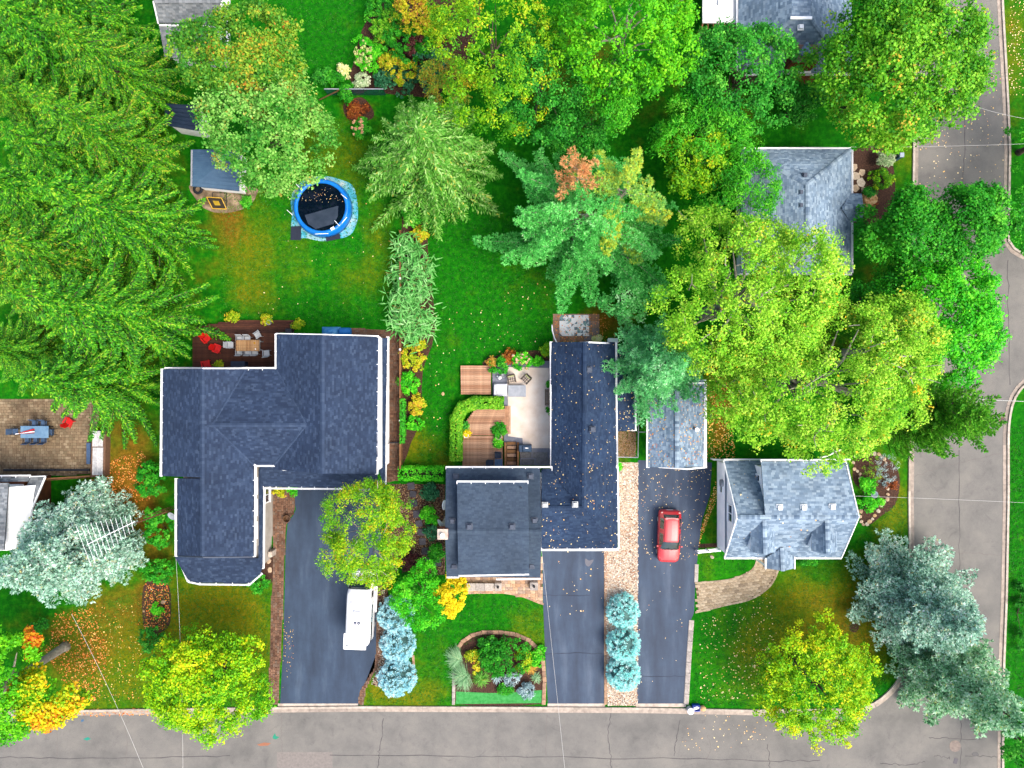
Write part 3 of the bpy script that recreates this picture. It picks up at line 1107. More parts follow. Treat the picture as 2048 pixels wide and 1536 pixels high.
def gutter(parent, a, b, out, name='gutter', hang=True):
    """white trough along an eave, with hangers; out: unit direction away from the roof"""
    a, b = Vector(W(*a)), Vector(W(*b))
    o = Vector((out[0], out[1], 0)).normalized()
    mb = MB()
    d = Vector((0, 0, -0.05))
    mb.bar(a + o * 0.02 + d, b + o * 0.02 + d, 0.016, 0.14)
    mb.bar(a + o * 0.115 + d, b + o * 0.115 + d, 0.018, 0.12)
    mb.bar(a + o * 0.075 + d * 2.1, b + o * 0.075 + d * 2.1, 0.08, 0.012)
    if hang:
        L = (b - a).length
        n = max(1, int(L / 0.95))
        for i in range(n + 1):
            p = a + (b - a) * (i / n)
            mb.bar(p - o * 0.10 + Vector((0, 0, 0.035)), p + o * 0.13 + Vector((0, 0, 0.01)), 0.04, 0.02)
    return mb.build(name, M_WHITE, parent)


def fascia(parent, a, b, w=0.06, h=0.16, dz=0.0, m=None, name='fascia'):
    a, b = Vector(W(*a)), Vector(W(*b))
    z = Vector((0, 0, dz))
    return MB().bar(a + z, b + z, w, h).build(name, m or M_WHITE, parent)


def siding_mat(name, c0, c1, step=0.18):
    m, nt, b = _base(name)
    tc = nt.nodes.new('ShaderNodeTexCoord')
    sp = nt.nodes.new('ShaderNodeSeparateXYZ')
    nt.links.new(tc.outputs['Object'], sp.inputs[0])
    w = nt.nodes.new('ShaderNodeTexWave')
    nt.links.new(mixc(nt, c0, c1, noise(nt, 1.5, 4)), b.inputs['Base Color'])
    b.inputs['Roughness'].default_value = 0.6
    return m


M_SIDING = mat('white siding', [C(226, 228, 232, k=1.8), C(246, 248, 252, k=1.8)], rough=0.6, scale=1.2, bumps=0.03)
M_SIDINGTAN = mat('taupe siding', [C(176, 168, 158), C(202, 196, 186)], rough=0.65, scale=1.2, bumps=0.03)
M_BRICKRED = objmat('red brick', [C(150, 72, 46), C(172, 88, 56), C(128, 58, 40)])
M_MORTAR = mat('mortar', [C(150, 120, 104)], rough=0.95)
M_GLASS = glassmat('window glass', C(60, 74, 84))
M_CEDAR = mat('red brown board wall', [C(96, 52, 32), C(132, 76, 46)], rough=0.8, scale=2, bumps=0.2)


def walls(house, poly, z0, z1, m, clap=True, name='wall', step=0.20):
    """walls of a footprint (world metres), clad with overlapping boards"""
    if sum(poly[i][0] * poly[(i + 1) % len(poly)][1] - poly[(i + 1) % len(poly)][0] * poly[i][1] for i in range(len(poly))) < 0:
        poly = poly[::-1]
    o = MB().prism(poly, z0, z1).build(name, m, house)
    if clap:
        mb = MB()
        n = int((z1 - z0 - 0.3) / step)
        for i in range(len(poly)):
            a, b = Vector((*poly[i], 0)), Vector((*poly[(i + 1) % len(poly)], 0))
            d = (b - a).normalized()
            nn = Vector((d.y, -d.x, 0))
            for k in range(n):
                za, zb = z0 + 0.3 + k * step, z0 + 0.3 + (k + 1) * step
                p = [a + nn * 0.03, b + nn * 0.03, b + nn * 0.006, a + nn * 0.006]
                mb.add([(p[0].x, p[0].y, za), (p[1].x, p[1].y, za), (p[2].x, p[2].y, zb), (p[3].x, p[3].y, zb), (a.x, a.y, za), (b.x, b.y, za)], [(0, 1, 2, 3), (4, 5, 1, 0)])
        s = mb.build('siding_boards', m, o)
        s['kind'] = 'stuff'
    return o


def window(house, c, nrm, w, h, panes=2, m=None):
    """framed window set in a wall; c is the middle of the opening on the wall face"""
    c = Vector(c)
    n = Vector(nrm).normalized()
    s = Vector((0, 0, 1)).cross(n).normalized()
    f = MB()
    for sg in (-1, 1):
        f.bar(c + s * sg * w / 2 - Vector((0, 0, h / 2 + .05)) + n * .03, c + s * sg * w / 2 + Vector((0, 0, h / 2 + .05)) + n * .03, 0.09, 0.09, n)
        f.bar(c + Vector((0, 0, sg * h / 2)) - s * w / 2 + n * .032, c + Vector((0, 0, sg * h / 2)) + s * w / 2 + n * .032, 0.085, 0.085, n)
    for i in range(1, panes):
        q = c + s * (i / panes - 0.5) * w
        f.bar(q - Vector((0, 0, h / 2)) + n * .028, q + Vector((0, 0, h / 2)) + n * .028, 0.05, 0.07, n)
    fo = f.build('window', M_WHITE, house)
    for i in range(panes):
        q = c + s * ((i + .5) / panes - 0.5) * w
        MB().bar(q - Vector((0, 0, h / 2 - .02)) + n * .012, q + Vector((0, 0, h / 2 - .02)) + n * .012, w / panes - 0.03, 0.02, n).build('pane', M_GLASS, fo)
    MB().bar(c - Vector((0, 0, h / 2 + .07)) - s * (w / 2 + .08) + n * .06, c - Vector((0, 0, h / 2 + .07)) + s * (w / 2 + .08) + n * .06, 0.12, 0.05).build('sill', M_WHITE, fo)
    return fo


def door(house, c, nrm, w, h, m, name='door'):
    c = Vector(c)
    n = Vector(nrm).normalized()
    s = Vector((0, 0, 1)).cross(n).normalized()
    o = MB().bar(c + n * .03, c + n * .03 + Vector((0, 0, h)), w, 0.06, n).build(name, m, house)
    f = MB()
    for r in range(2 if name == 'door' else 4):
        z = (0.28 + 0.44 * r) * h if name == 'door' else (0.13 + 0.25 * r) * h
        f.bar(c + n * .065 + s * -w * .4 + Vector((0, 0, z)), c + n * .065 + s * w * .4 + Vector((0, 0, z)), 0.015, h * (.34 if name == 'door' else .17), Vector((0, 0, 1)))
    f.build('panel', m, o)
    MB().box(c + n * .1 + s * w * .4 + Vector((0, 0, h * .47)), (0.06, 0.06, 0.06)).build('handle', M_STEEL, o)
    return o


def roof_vent(parent, p, s=0.34, h=0.16, m=None, name='roof_vent'):
    x, y, z = W(*p)
    mb = MB()
    mb.box((x, y, z + 0.02), (s * 1.35, s * 1.35, 0.06))
    mb.box((x, y, z + h * 0.55), (s * 0.75, s * 0.75, h))
    mb.box((x, y, z + h * 1.1), (s, s, 0.07), taper=0.85)
    return mb.build(name, m, parent, bevel=0.012)


def rect(x0, y0, x1, y1):
    return [(x0, y0), (x1, y0), (x1, y1), (x0, y1)]


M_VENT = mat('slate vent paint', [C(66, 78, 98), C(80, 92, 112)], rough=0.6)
M_VENTWHITE = mat('white vent paint', [C(236, 240, 244, k=1.4)], rough=0.5)
M_GARAGE = mat('garage door', [C(214, 216, 218), C(232, 232, 234)], rough=0.6)
M_DOORRED = mat('door paint', [C(110, 40, 34), C(120, 46, 38)], rough=0.5)

# ---- large dark house, left
hA = thing('house', 'large house with many charcoal blue shingle roof slopes beside the white van driveway', 'house', W(540, 880))
e, rw, rm, re_ = 5.2, 6.6, 6.35, 6.9
planes = [
    [(327, 738, e), (405, 738, rw), (405, 955, rw), (325, 952, e)],
    [(405, 738, rw), (492, 738, e), (424, 850, rm), (405, 850, rw)],
    [(405, 850, rw), (424, 850, rm), (507, 930, e), (507, 1113, e), (405, 1113, rw)],
    [(355, 957, e), (405, 957, rw), (405, 1113, rw), (355, 1111, e)],
    [(424, 850, rm), (492, 738, e), (553, 738, e), (613, 850, rm)],
    [(424, 850, rm), (507, 930, e), (548, 930, e), (613, 850, rm)],
    [(553, 668, e), (645, 670, re_), (645, 947, re_), (549, 939, e), (548, 930, e), (613, 850, rm), (553, 738, e)],
    [(645, 670, re_), (757, 674, e), (753, 948, e), (645, 947, re_)],
    # low roofs: over the garage front, along the two long walls, over the front bay
    [(520, 933, 3.6), (754, 942, 3.6), (756, 976, 2.9), (526, 973, 2.9), (517, 955, 3.3)],
    [(764, 676, 3.25), (775, 676, 2.9), (769, 972, 2.9), (757, 942, 3.6)],
    [(516, 933, 3.3), (526, 973, 2.9), (525, 1136, 2.8), (516, 1117, 3.3)],
    [(359, 1113, 3.7), (516, 1117, 3.3), (525, 1136, 2.8), (522, 1146, 2.75), (498, 1167, 2.7), (400, 1166, 2.7), (377, 1162, 2.72), (356, 1113, 2.8)],
]
ro = roof(hA, planes, M_SH_DARK, caps=[((405, 738, rw), (405, 1112, rw)), ((424, 850, rm), (613, 850, rm)), ((645, 671, re_), (645, 947, re_)), ((424, 850, rm), (492, 738, e)), ((424, 850, rm), (507, 930, e)), ((613, 850, rm), (553, 738, e)), ((613, 850, rm), (548, 930, e))], key='A')
for a, b, o in (((325, 738, e), (323, 952, e), (-1, 0)), ((553, 668, e), (553, 738, e), (-1, 0)), ((553, 738, e), (330, 738, e), (0, 1)), ((757, 674, e), (753, 948, e), (1, 0)), ((775, 674, 2.9), (769, 974, 2.9), (1, 0)),
                ((509, 930, e), (508, 1113, e), (1, 0)), ((510, 930, e), (549, 930, e), (0, -1)), ((527, 975, 2.9), (757, 977, 2.9), (0, -1)), ((527, 975, 2.85), (525, 1137, 2.8), (1, 0)),
                ((353, 957, e), (353, 1112, e), (-1, 0)), ((356, 1113, 2.8), (377, 1162, 2.72), (-1, -.4)), ((377, 1162, 2.72), (400, 1167, 2.7), (-.2, -1)), ((400, 1167, 2.7), (498, 1168, 2.7), (0, -1)), ((498, 1168, 2.7), (523, 1146, 2.75), (.7, -.7))):
    gutter(ro, a, b, o)
fascia(ro, (553, 667, e), (645, 669, re_), dz=-.02)
fascia(ro, (645, 669, re_), (757, 672, e), dz=-.02)
fascia(ro, (405, 737, rw), (492, 737, e), dz=-.02)
fascia(ro, (355, 1113, e), (405, 1115, rw), dz=-.06, m=M_VENT)
fascia(ro, (405, 1115, rw), (508, 1114, e), dz=-.06, m=M_VENT)
walls(hA, rect(-24.9, -5.6, -19.3, 0.85), 0, 5.12, M_SIDINGTAN)
walls(hA, rect(-23.9, -12.15, -19.12, -5.61), 0, 5.1, M_SIDINGTAN)
walls(hA, rect(-19.31, -5.5, -16.5, 0.85), 0, 5.08, M_SIDINGTAN)
walls(hA, rect(-16.7, -6.3, -9.80, 3.45), 0, 5.05, M_SIDING)
walls(hA, [(-23.8, -12.16), (-23.1, -14.2), (-22.7, -14.6), (-20.1, -14.65), (-19.3, -13.9), (-19.2, -12.16)], 0, 2.72, M_SIDINGTAN)
for yy, x0, x1, xr, zr, nm in ((3.43, -16.6, -9.9, -13.3, 6.75, 1), (-6.28, -16.6, -9.9, -13.3, 6.75, -1), (-12.1, -23.7, -19.2, -21.8, 6.45, -1), (0.83, -24.7, -19.3, -21.8, 6.45, 1)):
    MB().add([(x0, yy, 5.0), (x1, yy, 5.0), (xr, yy, zr), (x0, yy - .12 * nm, 5.0), (x1, yy - .12 * nm, 5.0), (xr, yy - .12 * nm, zr)], [(0, 1, 2), (5, 4, 3), (0, 3, 4, 1), (1, 4, 5, 2), (2, 5, 3, 0)]).build('gable_wall', M_SIDING, hA)
for y in (-7.6, -9.2, -10.9):
    window(hA, (-19.09, y, 4.3), (1, 0, 0), 1.1, 0.9)
window(hA, (-19.09, -8.6, 1.5), (1, 0, 0), 1.2, 1.0)
window(hA, (-13.2, 3.48, 4.3), (0, 1, 0), 1.6, 1.1)
window(hA, (-22.0, 0.88, 4.3), (0, 1, 0), 1.6, 1.1)
window(hA, (-9.77, 1.0, 1.6), (1, 0, 0), 1.1, 0.9)
window(hA, (-21.4, -14.66, 1.6), (0, -1, 0), 2.0, 1.2, 3)
window(hA, (-24.93, -2.5, 4.2), (-1, 0, 0), 1.4, 1.0)
door(hA, (-13.2, -6.33, 0.0), (0, -1, 0), 4.8, 2.2, M_GARAGE, 'garage_door')
door(hA, (-18.2, -5.53, 0.2), (0, -1, 0), 0.95, 2.05, M_DOORRED)
# grey stone pillar at the bay corner
MB().box((-19.02, -13.4, 0.5), (0.35, 0.5, 1.0), taper=.9).build('stone_pier', M_CONC, hA, bevel=.03)
x, y, z = W(345, 1031, 4.6)
o = MB().lathe((0, 0, 0), [(0.02, 0), (0.2, 0.02), (0.34, 0.09), (0.33, 0.1), (0.19, 0.04), (0.01, 0.03)], 20).build('dish_reflector', M_STEEL)
o.name = 'satellite_dish'
tag(o, 'small round grey satellite dish beside the big house front wing', 'satellite dish')
o.location = (x, y, z)
o.rotation_euler = (0.5, -0.3, 0)
MB().tube([(x, y, z), (x + .3, y - .02, z - .25), (x + .36, y - .02, z - 0.3)], 0.025).build('dish_arm', M_STEEL, o)

# ---- centre house
hB = thing('house', 'centre house with flat-topped grey upper roof and leaf sprinkled blue wing', 'house', W(1060, 1000))
ez, rz_ = 4.4, 6.5
planes = [
    [(892, 936, ez), (1080, 936, ez), (1083, 1063, rz_), (890, 1063, rz_)],
    [(890, 1063, rz_), (1083, 1063, rz_), (1081, 1155, ez), (893, 1152, ez)],
]
ro = roof(hB, planes, M_SH_GREY, caps=[((890, 1063, rz_), (914, 1063, rz_)), ((1059, 1063, rz_), (1083, 1063, rz_))], key='B0')
planes = [[(914, 965, 6.25), (1056, 965, 6.25), (1058, 1062, 6.85), (915, 1062, 6.85)], [(915, 1062, 6.85), (1058, 1062, 6.85), (1058, 1146, 6.2), (917, 1149, 6.2)]]
r2 = roof(hB, planes, M_SH_GREY, caps=[((915, 1062, 6.85), (1058, 1062, 6.85))], key='B1', course=0.13)
r2.name = 'upper_roof'
gutter(r2, (914, 965, 6.25), (1056, 965, 6.25), (0, 1))
gutter(r2, (917, 1150, 6.2), (1058, 1147, 6.2), (0, -1), hang=False)
gutter(ro, (892, 936, ez), (1104, 936, ez), (0, 1))
gutter(ro, (992, 1157, ez), (1081, 1156, ez), (0, -1), hang=False)
gutter(ro, (893, 1153, ez), (918, 1153, ez), (0, -1), hang=False)
x0, y0 = W2(917, 1146, 6.2)
x1, y1 = W2(1055, 968, 6.2)
MB().prism(rect(x0, y0 + .2, x1, y1 - .2), 4.0, 6.14).build('dormer_wall', M_SH_GREY if False else mat('dormer siding', [C(70, 78, 92), C(86, 94, 108)], rough=0.8), hB)
xa, ya = W2(895, 1150, ez)
xb, yb = W2(1080, 940, ez)
walls(hB, rect(xa + .2, ya + .3, xb - .05, yb - .3), 0, 4.3, M_SIDING)
for xx, sg in ((xa + .22, -1), (xb - .07, 1)):
    MB().add([(xx, ya + .3, 4.25), (xx, yb - .3, 4.25), (xx, -10.55, 6.3), (xx - .1 * sg, ya + .3, 4.25), (xx - .1 * sg, yb - .3, 4.25), (xx - .1 * sg, -10.55, 6.3)], [(0, 1, 2), (5, 4, 3), (0, 3, 4, 1), (1, 4, 5, 2), (2, 5, 3, 0)]).build('gable_wall', M_SIDING, hB)
e2, r3 = 2.9, 4.5
planes = [
    [(1103, 684, e2), (1170, 684, r3), (1168, 1016, r3), (1125, 975, 3.7), (1104, 938, e2)],
    [(1170, 684, r3), (1230, 684, e2), (1233, 935, e2), (1235, 1096, e2), (1168, 1016, r3)],
    [(1083, 940, e2), (1104, 938, e2), (1125, 975, 3.7), (1168, 1016, r3), (1083, 1016, r3)],
    [(1083, 1016, r3), (1168, 1016, r3), (1235, 1096, e2), (1083, 1097, e2)],
]
rb = roof(hB, planes, M_SH_SLATE, caps=[((1170, 684, r3), (1168, 1016, r3)), ((1083, 1016, r3), (1166, 1016, r3))], key='B2', course=0.14)
rb.name = 'wing_roof'
gutter(rb, (1103, 684, e2), (1104, 936, e2), (-1, 0))
gutter(rb, (1230, 684, e2), (1233, 934, e2), (1, 0))
gutter(rb, (1234, 934, e2), (1236, 1096, e2), (1, 0))
gutter(rb, (1083, 1098, e2), (1236, 1097, e2), (0, -1))
gutter(rb, (1104, 939, e2 + .05), (1145, 938, e2 + .6), (0, 1))
gutter(rb, (1206, 934, e2 + .2), (1233, 934, e2), (0, 1))
walls(hB, rect(*W2(1109, 1085, 0), *W2(1224, 690, 0)), 0, 2.82, M_SIDING)
walls(hB, rect(*W2(1078, 1085, 0), *W2(1108, 945, 0)), 0, 2.80, M_SIDING)
xx0, yy0 = W2(1109, 690)
xx1, _ = W2(1224, 690)
MB().add([(xx0, yy0 + .01, 2.8), (xx1, yy0 + .01, 2.8), ((xx0 + xx1) / 2, yy0 + .01, 4.35), (xx0, yy0 - .1, 2.8), (xx1, yy0 - .1, 2.8), ((xx0 + xx1) / 2, yy0 - .1, 4.35)], [(0, 1, 2), (5, 4, 3), (0, 3, 4, 1), (1, 4, 5, 2), (2, 5, 3, 0)]).build('gable_wall', M_SIDING, hB)
door(hB, ((xx0 + xx1) / 2 + .6, W2(1160, 1085)[1] - .03, 0), (0, -1, 0), 3.6, 2.2, M_GARAGE, 'garage_door')
door(hB, (W2(1040, 1150, ez)[0], ya + .27, 0.2), (0, -1, 0), 0.95, 2.05, M_DOORRED)
window(hB, (W2(950, 1150, ez)[0], ya + .27, 1.7), (0, -1, 0), 1.8, 1.2, 3)
for px_ in (940, 1000):
    window(hB, (W2(px_, 900, ez)[0], yb - .27, 2.8), (0, 1, 0), 1.3, 1.1)
window(hB, (xx0 - .03, 0.4, 1.5), (-1, 0, 0), 1.6, 1.2)
window(hB, (xx1 + .03, -1.0, 1.5), (1, 0, 0), 1.2, 1.0)
# lean-to on the east side
lt = roof(hB, [[(1229, 695, 2.75), (1268, 695, 2.3), (1269, 861, 2.3), (1231, 863, 2.75)]], M_SH_SLATE, key='B3')
lt.name = 'lean_to_roof'
gutter(lt, (1269, 695, 2.3), (1270, 861, 2.3), (1, 0))
walls(hB, rect(*W2(1226, 858, 0), *W2(1262, 700, 0)), 0, 2.2, M_SIDING)
for p in ((1040 - 128 + 0, 953, 4.75), (1061, 953, 4.75), (905, 1042, 6.12), (1069, 1041, 6.12), (908, 1132, 4.9), (1063, 1132, 4.9)):
    roof_vent(ro, p, 0.34, 0.14, M_VENT)
for p in ((939, 1053, 6.83), (1024, 1053, 6.83)):
    roof_vent(r2, p, 0.34, 0.16, M_VENT)
for p in ((1090, 1010, 4.5), (1150, 1009, 4.5), (1178, 739, 4.4), (1185, 858, 4.4)):
    roof_vent(rb, p, 0.34, 0.14, M_STEEL if p[0] < 1160 else M_VENT)
x, y, z = W(1042, 975, 6.35)
MB().tube([(x, y, z - .3), (x, y, z + .3)], 0.05, 8).build('vent_pipe', M_DARKMETAL, r2)
# chimney on the west gable
x, y, z = W(886, 1067, 6.6)
mb = MB()
mb.box((x, y, 3.4), (0.62, 0.62, 6.8))
ch = mb.build('chimney', M_CONC, hB)
me = box_mesh('brick', (0.2, 0.09, 0.07), M_BRICKRED, .06)
for k in range(11):
    zz = 5.9 + k * 0.08
    for i in range(3):
        for sx_, sy_, r in ((-0.21 + .21 * i, -.32, 0), (-0.21 + .21 * i, .32, 0), (-.32, -0.21 + .21 * i, PI / 2), (.32, -0.21 + .21 * i, PI / 2)):
            put('brick', me, ch, (x + sx_, y + sy_, zz), r)
MB().box((x, y, 6.85), (0.74, 0.74, 0.08)).build('chimney_cap', M_CONC, ch)
MB().tube([(x, y - .05, 6.85), (x, y - .05, 7.15)], 0.16, 10).build('flue', M_WHITE, ch)
# dish on the west eave
x, y, z = W(883, 1046, 5.4)
dish = MB().lathe((0, 0, 0), [(0.02, 0), (0.2, 0.02), (0.36, 0.09), (0.35, 0.1), (0.19, 0.04), (0.01, 0.03)], 20).build('satellite_dish', M_STEEL)
tag(dish, 'tilted white satellite dish on the left edge of the centre house roof', 'satellite dish')
dish.location = (x, y, z)
dish.rotation_euler = (0.3, -1.0, 0.2)
MB().tube([(x, y, z), (x + .22, y - .05, z + .05), (x + .42, y - .12, z - .1)], 0.03).build('dish_arm', M_STEEL, dish)
MB().box((x + .42, y - .12, z - .08), (0.2, 0.18, 0.14)).build('receiver', M_STEEL, dish, bevel=.02)

# ---- grey garage / carport
hC = thing('garage', 'detached garage with pale grey shingles at the end of the red car driveway', 'garage', W(1350, 860))
ge, gr = 2.6, 3.9
rg = roof(hC, [[(1298, 760, ge), (1354, 760, gr), (1354, 936, gr), (1297, 934, ge)], [(1354, 760, gr), (1408, 760, ge), (1406, 936, ge), (1354, 936, gr)]], M_SH_PALE, caps=[((1354, 760, gr), (1354, 936, gr))], key='C')
gutter(rg, (1297, 760, ge), (1296, 935, ge), (-1, 0))
gutter(rg, (1409, 760, ge), (1407, 936, ge), (1, 0))
xg0, yg0 = W2(1305, 928)
xg1, yg1 = W2(1396, 765)
walls(hC, rect(xg0, yg0, xg1, yg1), 0, 2.52, M_SIDING)
for yy, nm in ((yg0 - .01, -1), (yg1 + .01, 1)):
    MB().add([(xg0, yy, 2.5), (xg1, yy, 2.5), ((xg0 + xg1) / 2, yy, 3.75), (xg0, yy - .1 * nm, 2.5), (xg1, yy - .1 * nm, 2.5), ((xg0 + xg1) / 2, yy - .1 * nm, 3.75)], [(0, 1, 2), (5, 4, 3), (0, 3, 4, 1), (1, 4, 5, 2), (2, 5, 3, 0)]).build('gable_wall', M_SIDING, hC)
door(hC, ((xg0 + xg1) / 2, yg0 - .03, 0), (0, -1, 0), 2.8, 2.1, M_GARAGE, 'garage_door')
window(hC, (xg0 - .03, -2.5, 1.5), (-1, 0, 0), 0.9, 0.8)
x, y, z = W(1392, 859, 3.1)
MB().tube([(x, y, z - .2), (x, y, z + .25)], 0.1, 10).tube([(x, y, z + .26), (x, y, z + .36)], 0.17, 10).build('vent_cowl', M_VENTWHITE, rg)

# ---- pale grey cape house with dormers, right
hD = thing('house', 'cape house with pale blue grey shingles and two gabled dormers', 'house', W(1570, 1020))
ce, cr = 2.4, 5.5
planes = [
    [(1451, 1114, ce), (1682, 1114, ce), (1717, 1033, cr), (1475, 1034, cr)],
    [(1475, 1034, cr), (1531, 1034, cr), (1526, 922, ce), (1448, 922, ce)],
    [(1690, 922, ce), (1715, 1034, cr), (1717, 1033, cr), (1696, 925, ce)],
]
rd = roof(hD, planes, M_SH_PALE, caps=[((1475, 1034, cr), (1717, 1033, cr))], key='D', tab=0.30, course=0.16)
r5 = roof(hD, [[(1522, 923, 4.55), (1689, 923, 4.55), (1716, 1030, 5.55), (1530, 1030, 5.55)]], M_SH_PALE, key='D1', tab=0.30, course=0.16)
r5.name = 'shed_dormer_roof'
gutter(r5, (1522, 922, 4.55), (1690, 922, 4.55), (0, 1))
gutter(rd, (1449, 921, ce), (1700, 921, ce), (0, 1))
gutter(rd, (1450, 1115, ce), (1532, 1115, ce), (0, -1))
gutter(rd, (1588, 1115, ce), (1682, 1115, ce), (0, -1))
fascia(rd, (1449, 1116, ce), (1474, 1034, cr), dz=-.03)
fascia(rd, (1474, 1034, cr), (1447, 921, ce), dz=-.03)
fascia(rd, (1683, 1115, ce), (1718, 1033, cr), dz=-.03)
fascia(rd, (1718, 1033, cr), (1691, 921, 4.5), dz=-.03)
xw, yw0 = W2(1434, 1100)
xe = W2(1682, 1114, ce)[0] - .5
yw1 = W2(1448, 922, ce)[1] - .25
yw0 = W2(1451, 1114, ce)[1] + .25
walls(hD, rect(xw, yw0, xe, yw1), 0, ce - .05, M_SIDING)
yr = W2(1475, 1034, cr)[1]
for xx, sg in ((xw + .05, -1), (xe - .05, 1)):
    MB().add([(xx, yw0, 2.3), (xx, yw1, 2.3), (xx, yr, 5.35), (xx - .1 * sg, yw0, 2.3), (xx - .1 * sg, yw1, 2.3), (xx - .1 * sg, yr, 5.35)], [(0, 1, 2), (5, 4, 3), (0, 3, 4, 1), (1, 4, 5, 2), (2, 5, 3, 0)]).build('gable_wall', M_WHITE, hD)
MB().bar((xw - .03, yw0 - .1, 2.38), (xw - .03, yw1 + .1, 2.38), 0.12, 0.06).build('belt_moulding', mat('grey trim', [C(150, 160, 172)], rough=.6), hD)
xs = W2(1527, 930, 4.5)[0]
MB().add([(xs, yw1, 2.4), (xs, yr - .1, 5.35), (xs, yw1 - .05, 4.45), (xs + .12, yw1, 2.4), (xs + .12, yr - .1, 5.35), (xs + .12, yw1 - .05, 4.45)], [(0, 1, 2), (5, 4, 3), (0, 3, 4, 1), (1, 4, 5, 2), (2, 5, 3, 0)]).build('dormer_cheek', M_WHITE, hD)
MB().prism(rect(xs + .1, yr + .2, xe - .2, yw1 - .05), 2.4, 4.4).build('dormer_wall', M_SIDING, hD)
window(hD, (xs - .02, yw1 - .9, 3.6), (-1, 0, 0), 0.5, 0.6, 1)
window(hD, (xw + .0, yr - .1, 3.5), (-1, 0, 0), 1.3, 1.0, 2)
window(hD, (xw - .02, yw1 - 1.9, 1.3), (-1, 0, 0), 0.9, 0.7, 1)
window(hD, (xw + 1.6, yw0 - .02, 1.3), (0, -1, 0), 1.4, 1.1, 2)
window(hD, (xe - 1.6, yw0 - .02, 1.3), (0, -1, 0), 1.4, 1.1, 2)
door(hD, (W2(1562, 1114, ce)[0], yw0 - .03, 0.2), (0, -1, 0), 0.95, 2.0, M_DOORRED)
x, y, z = W(1438, 966, 1.6)
MB().tube([(xw - .01, y, z), (xw - .22, y, z)], [0.3, 0.28], 16).build('wall_clock_disc', M_STEEL, hD).name = 'round_wall_vent'


def gable_dormer(house, ridge_back, ridge_front, xl, xr_, yb_, yf, zr, ze, wall_m, cheek=True, nm='dormer_roof'):
    p = [[(ridge_back[0], ridge_back[1], zr), (xl, yb_, ze), (xl, yf, ze), (ridge_front[0], ridge_front[1], zr)],
         [(ridge_back[0], ridge_back[1], zr), (xr_, yb_, ze), (xr_, yf, ze), (ridge_front[0], ridge_front[1], zr)]]
    o = roof(house, p, M_SH_PALE, caps=[((ridge_back[0], ridge_back[1], zr), (ridge_front[0], ridge_front[1], zr))], course=0.16)
    o.name = nm
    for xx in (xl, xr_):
        MB().bar(Vector(W(xx, yb_ - 2, ze - .02)), Vector(W(ridge_back[0], ridge_back[1] - 4, zr - .02)), .16, .05).build('valley_shade_bar', M_VENT, o)  # dark bars paint the valley shade along the dormer's back edges
    a = W(xl, yf, ze)
    b = W(xr_, yf, ze)
    c = W(*ridge_front, zr)
    back = W(xl, yb_, ze)
    x0, x1 = a[0] + .08, b[0] - .08
    yfw = a[1] + .15
    MB().add([(x0, yfw, ze - 1.5), (x1, yfw, ze - 1.5), (x1, yfw, ze - .05), (c[0], yfw, zr - .12), (x0, yfw, ze - .05)] + [(x0, back[1], ze - 1.5), (x1, back[1], ze - 1.5), (x1, back[1], ze - .05), (c[0], back[1], zr - .12), (x0, back[1], ze - .05)],
             [(0, 1, 2, 3, 4), (9, 8, 7, 6, 5), (0, 5, 6, 1), (1, 6, 7, 2), (2, 7, 8, 3), (3, 8, 9, 4), (4, 9, 5, 0)]).build('dormer_wall', wall_m, house)
    window(house, (c[0], yfw - .02, ze - .55), (0, -1, 0), (x1 - x0) * .5, 0.8, 2)
    return o


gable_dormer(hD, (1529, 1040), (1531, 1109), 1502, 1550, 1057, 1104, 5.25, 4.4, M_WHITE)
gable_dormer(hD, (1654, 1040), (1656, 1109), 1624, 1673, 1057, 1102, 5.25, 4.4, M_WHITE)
po = roof(hD, [[(1564, 1095, 3.3), (1532, 1116, 2.6), (1532, 1137, 2.6), (1566, 1142, 3.3)], [(1564, 1095, 3.3), (1587, 1113, 2.6), (1588, 1137, 2.6), (1566, 1142, 3.3)]], M_SH_PALE, caps=[((1564, 1095, 3.3), (1566, 1142, 3.3))], course=0.16)
po.name = 'porch_roof'
fascia(po, (1531, 1116, 2.6), (1531, 1138, 2.6))
fascia(po, (1589, 1113, 2.6), (1589, 1138, 2.6))
for q in ((1535, 1134), (1584, 1134)):
    x, y, _ = W(*q, 2.5)
    MB().tube([(x, y, 0.15), (x, y, 2.5)], 0.08, 10).build('porch_post', M_WHITE, hD)
x, y, _ = W(1560, 1124, 1)
MB().box((x, y, 0.09), (1.9, 1.4, 0.17)).build('porch_step', M_CONC, hD)
for p in ((1559, 1015, 5.4), (1607, 1015, 5.4), (1664, 1014, 5.4)):
    roof_vent(r5, p, 0.36, 0.16, M_VENTWHITE)
# white side fence stubs
for a, b, l in (((1391, 1100), (1433, 1096), 'short white rail fence by the left corner of the cape house'), ((1422, 917), (1470, 920), 'white rail fence at the top left of the cape house')):
    t = thing('rail_fence', l, 'fence', W(*a))
    A, B = Vector(W(*a)), Vector(W(*b))
    for zz in (0.25, 0.6, 0.92):
        MB().bar(A + Vector((0, 0, zz)), B + Vector((0, 0, zz)), 0.09 if zz > .9 else 0.05, 0.05).build('rail', M_WHITE, t)
    for f in (0, .5, 1):
        p = A + (B - A) * f
        MB().box((p.x, p.y, .5), (.1, .1, 1.0)).build('post', M_WHITE, t)

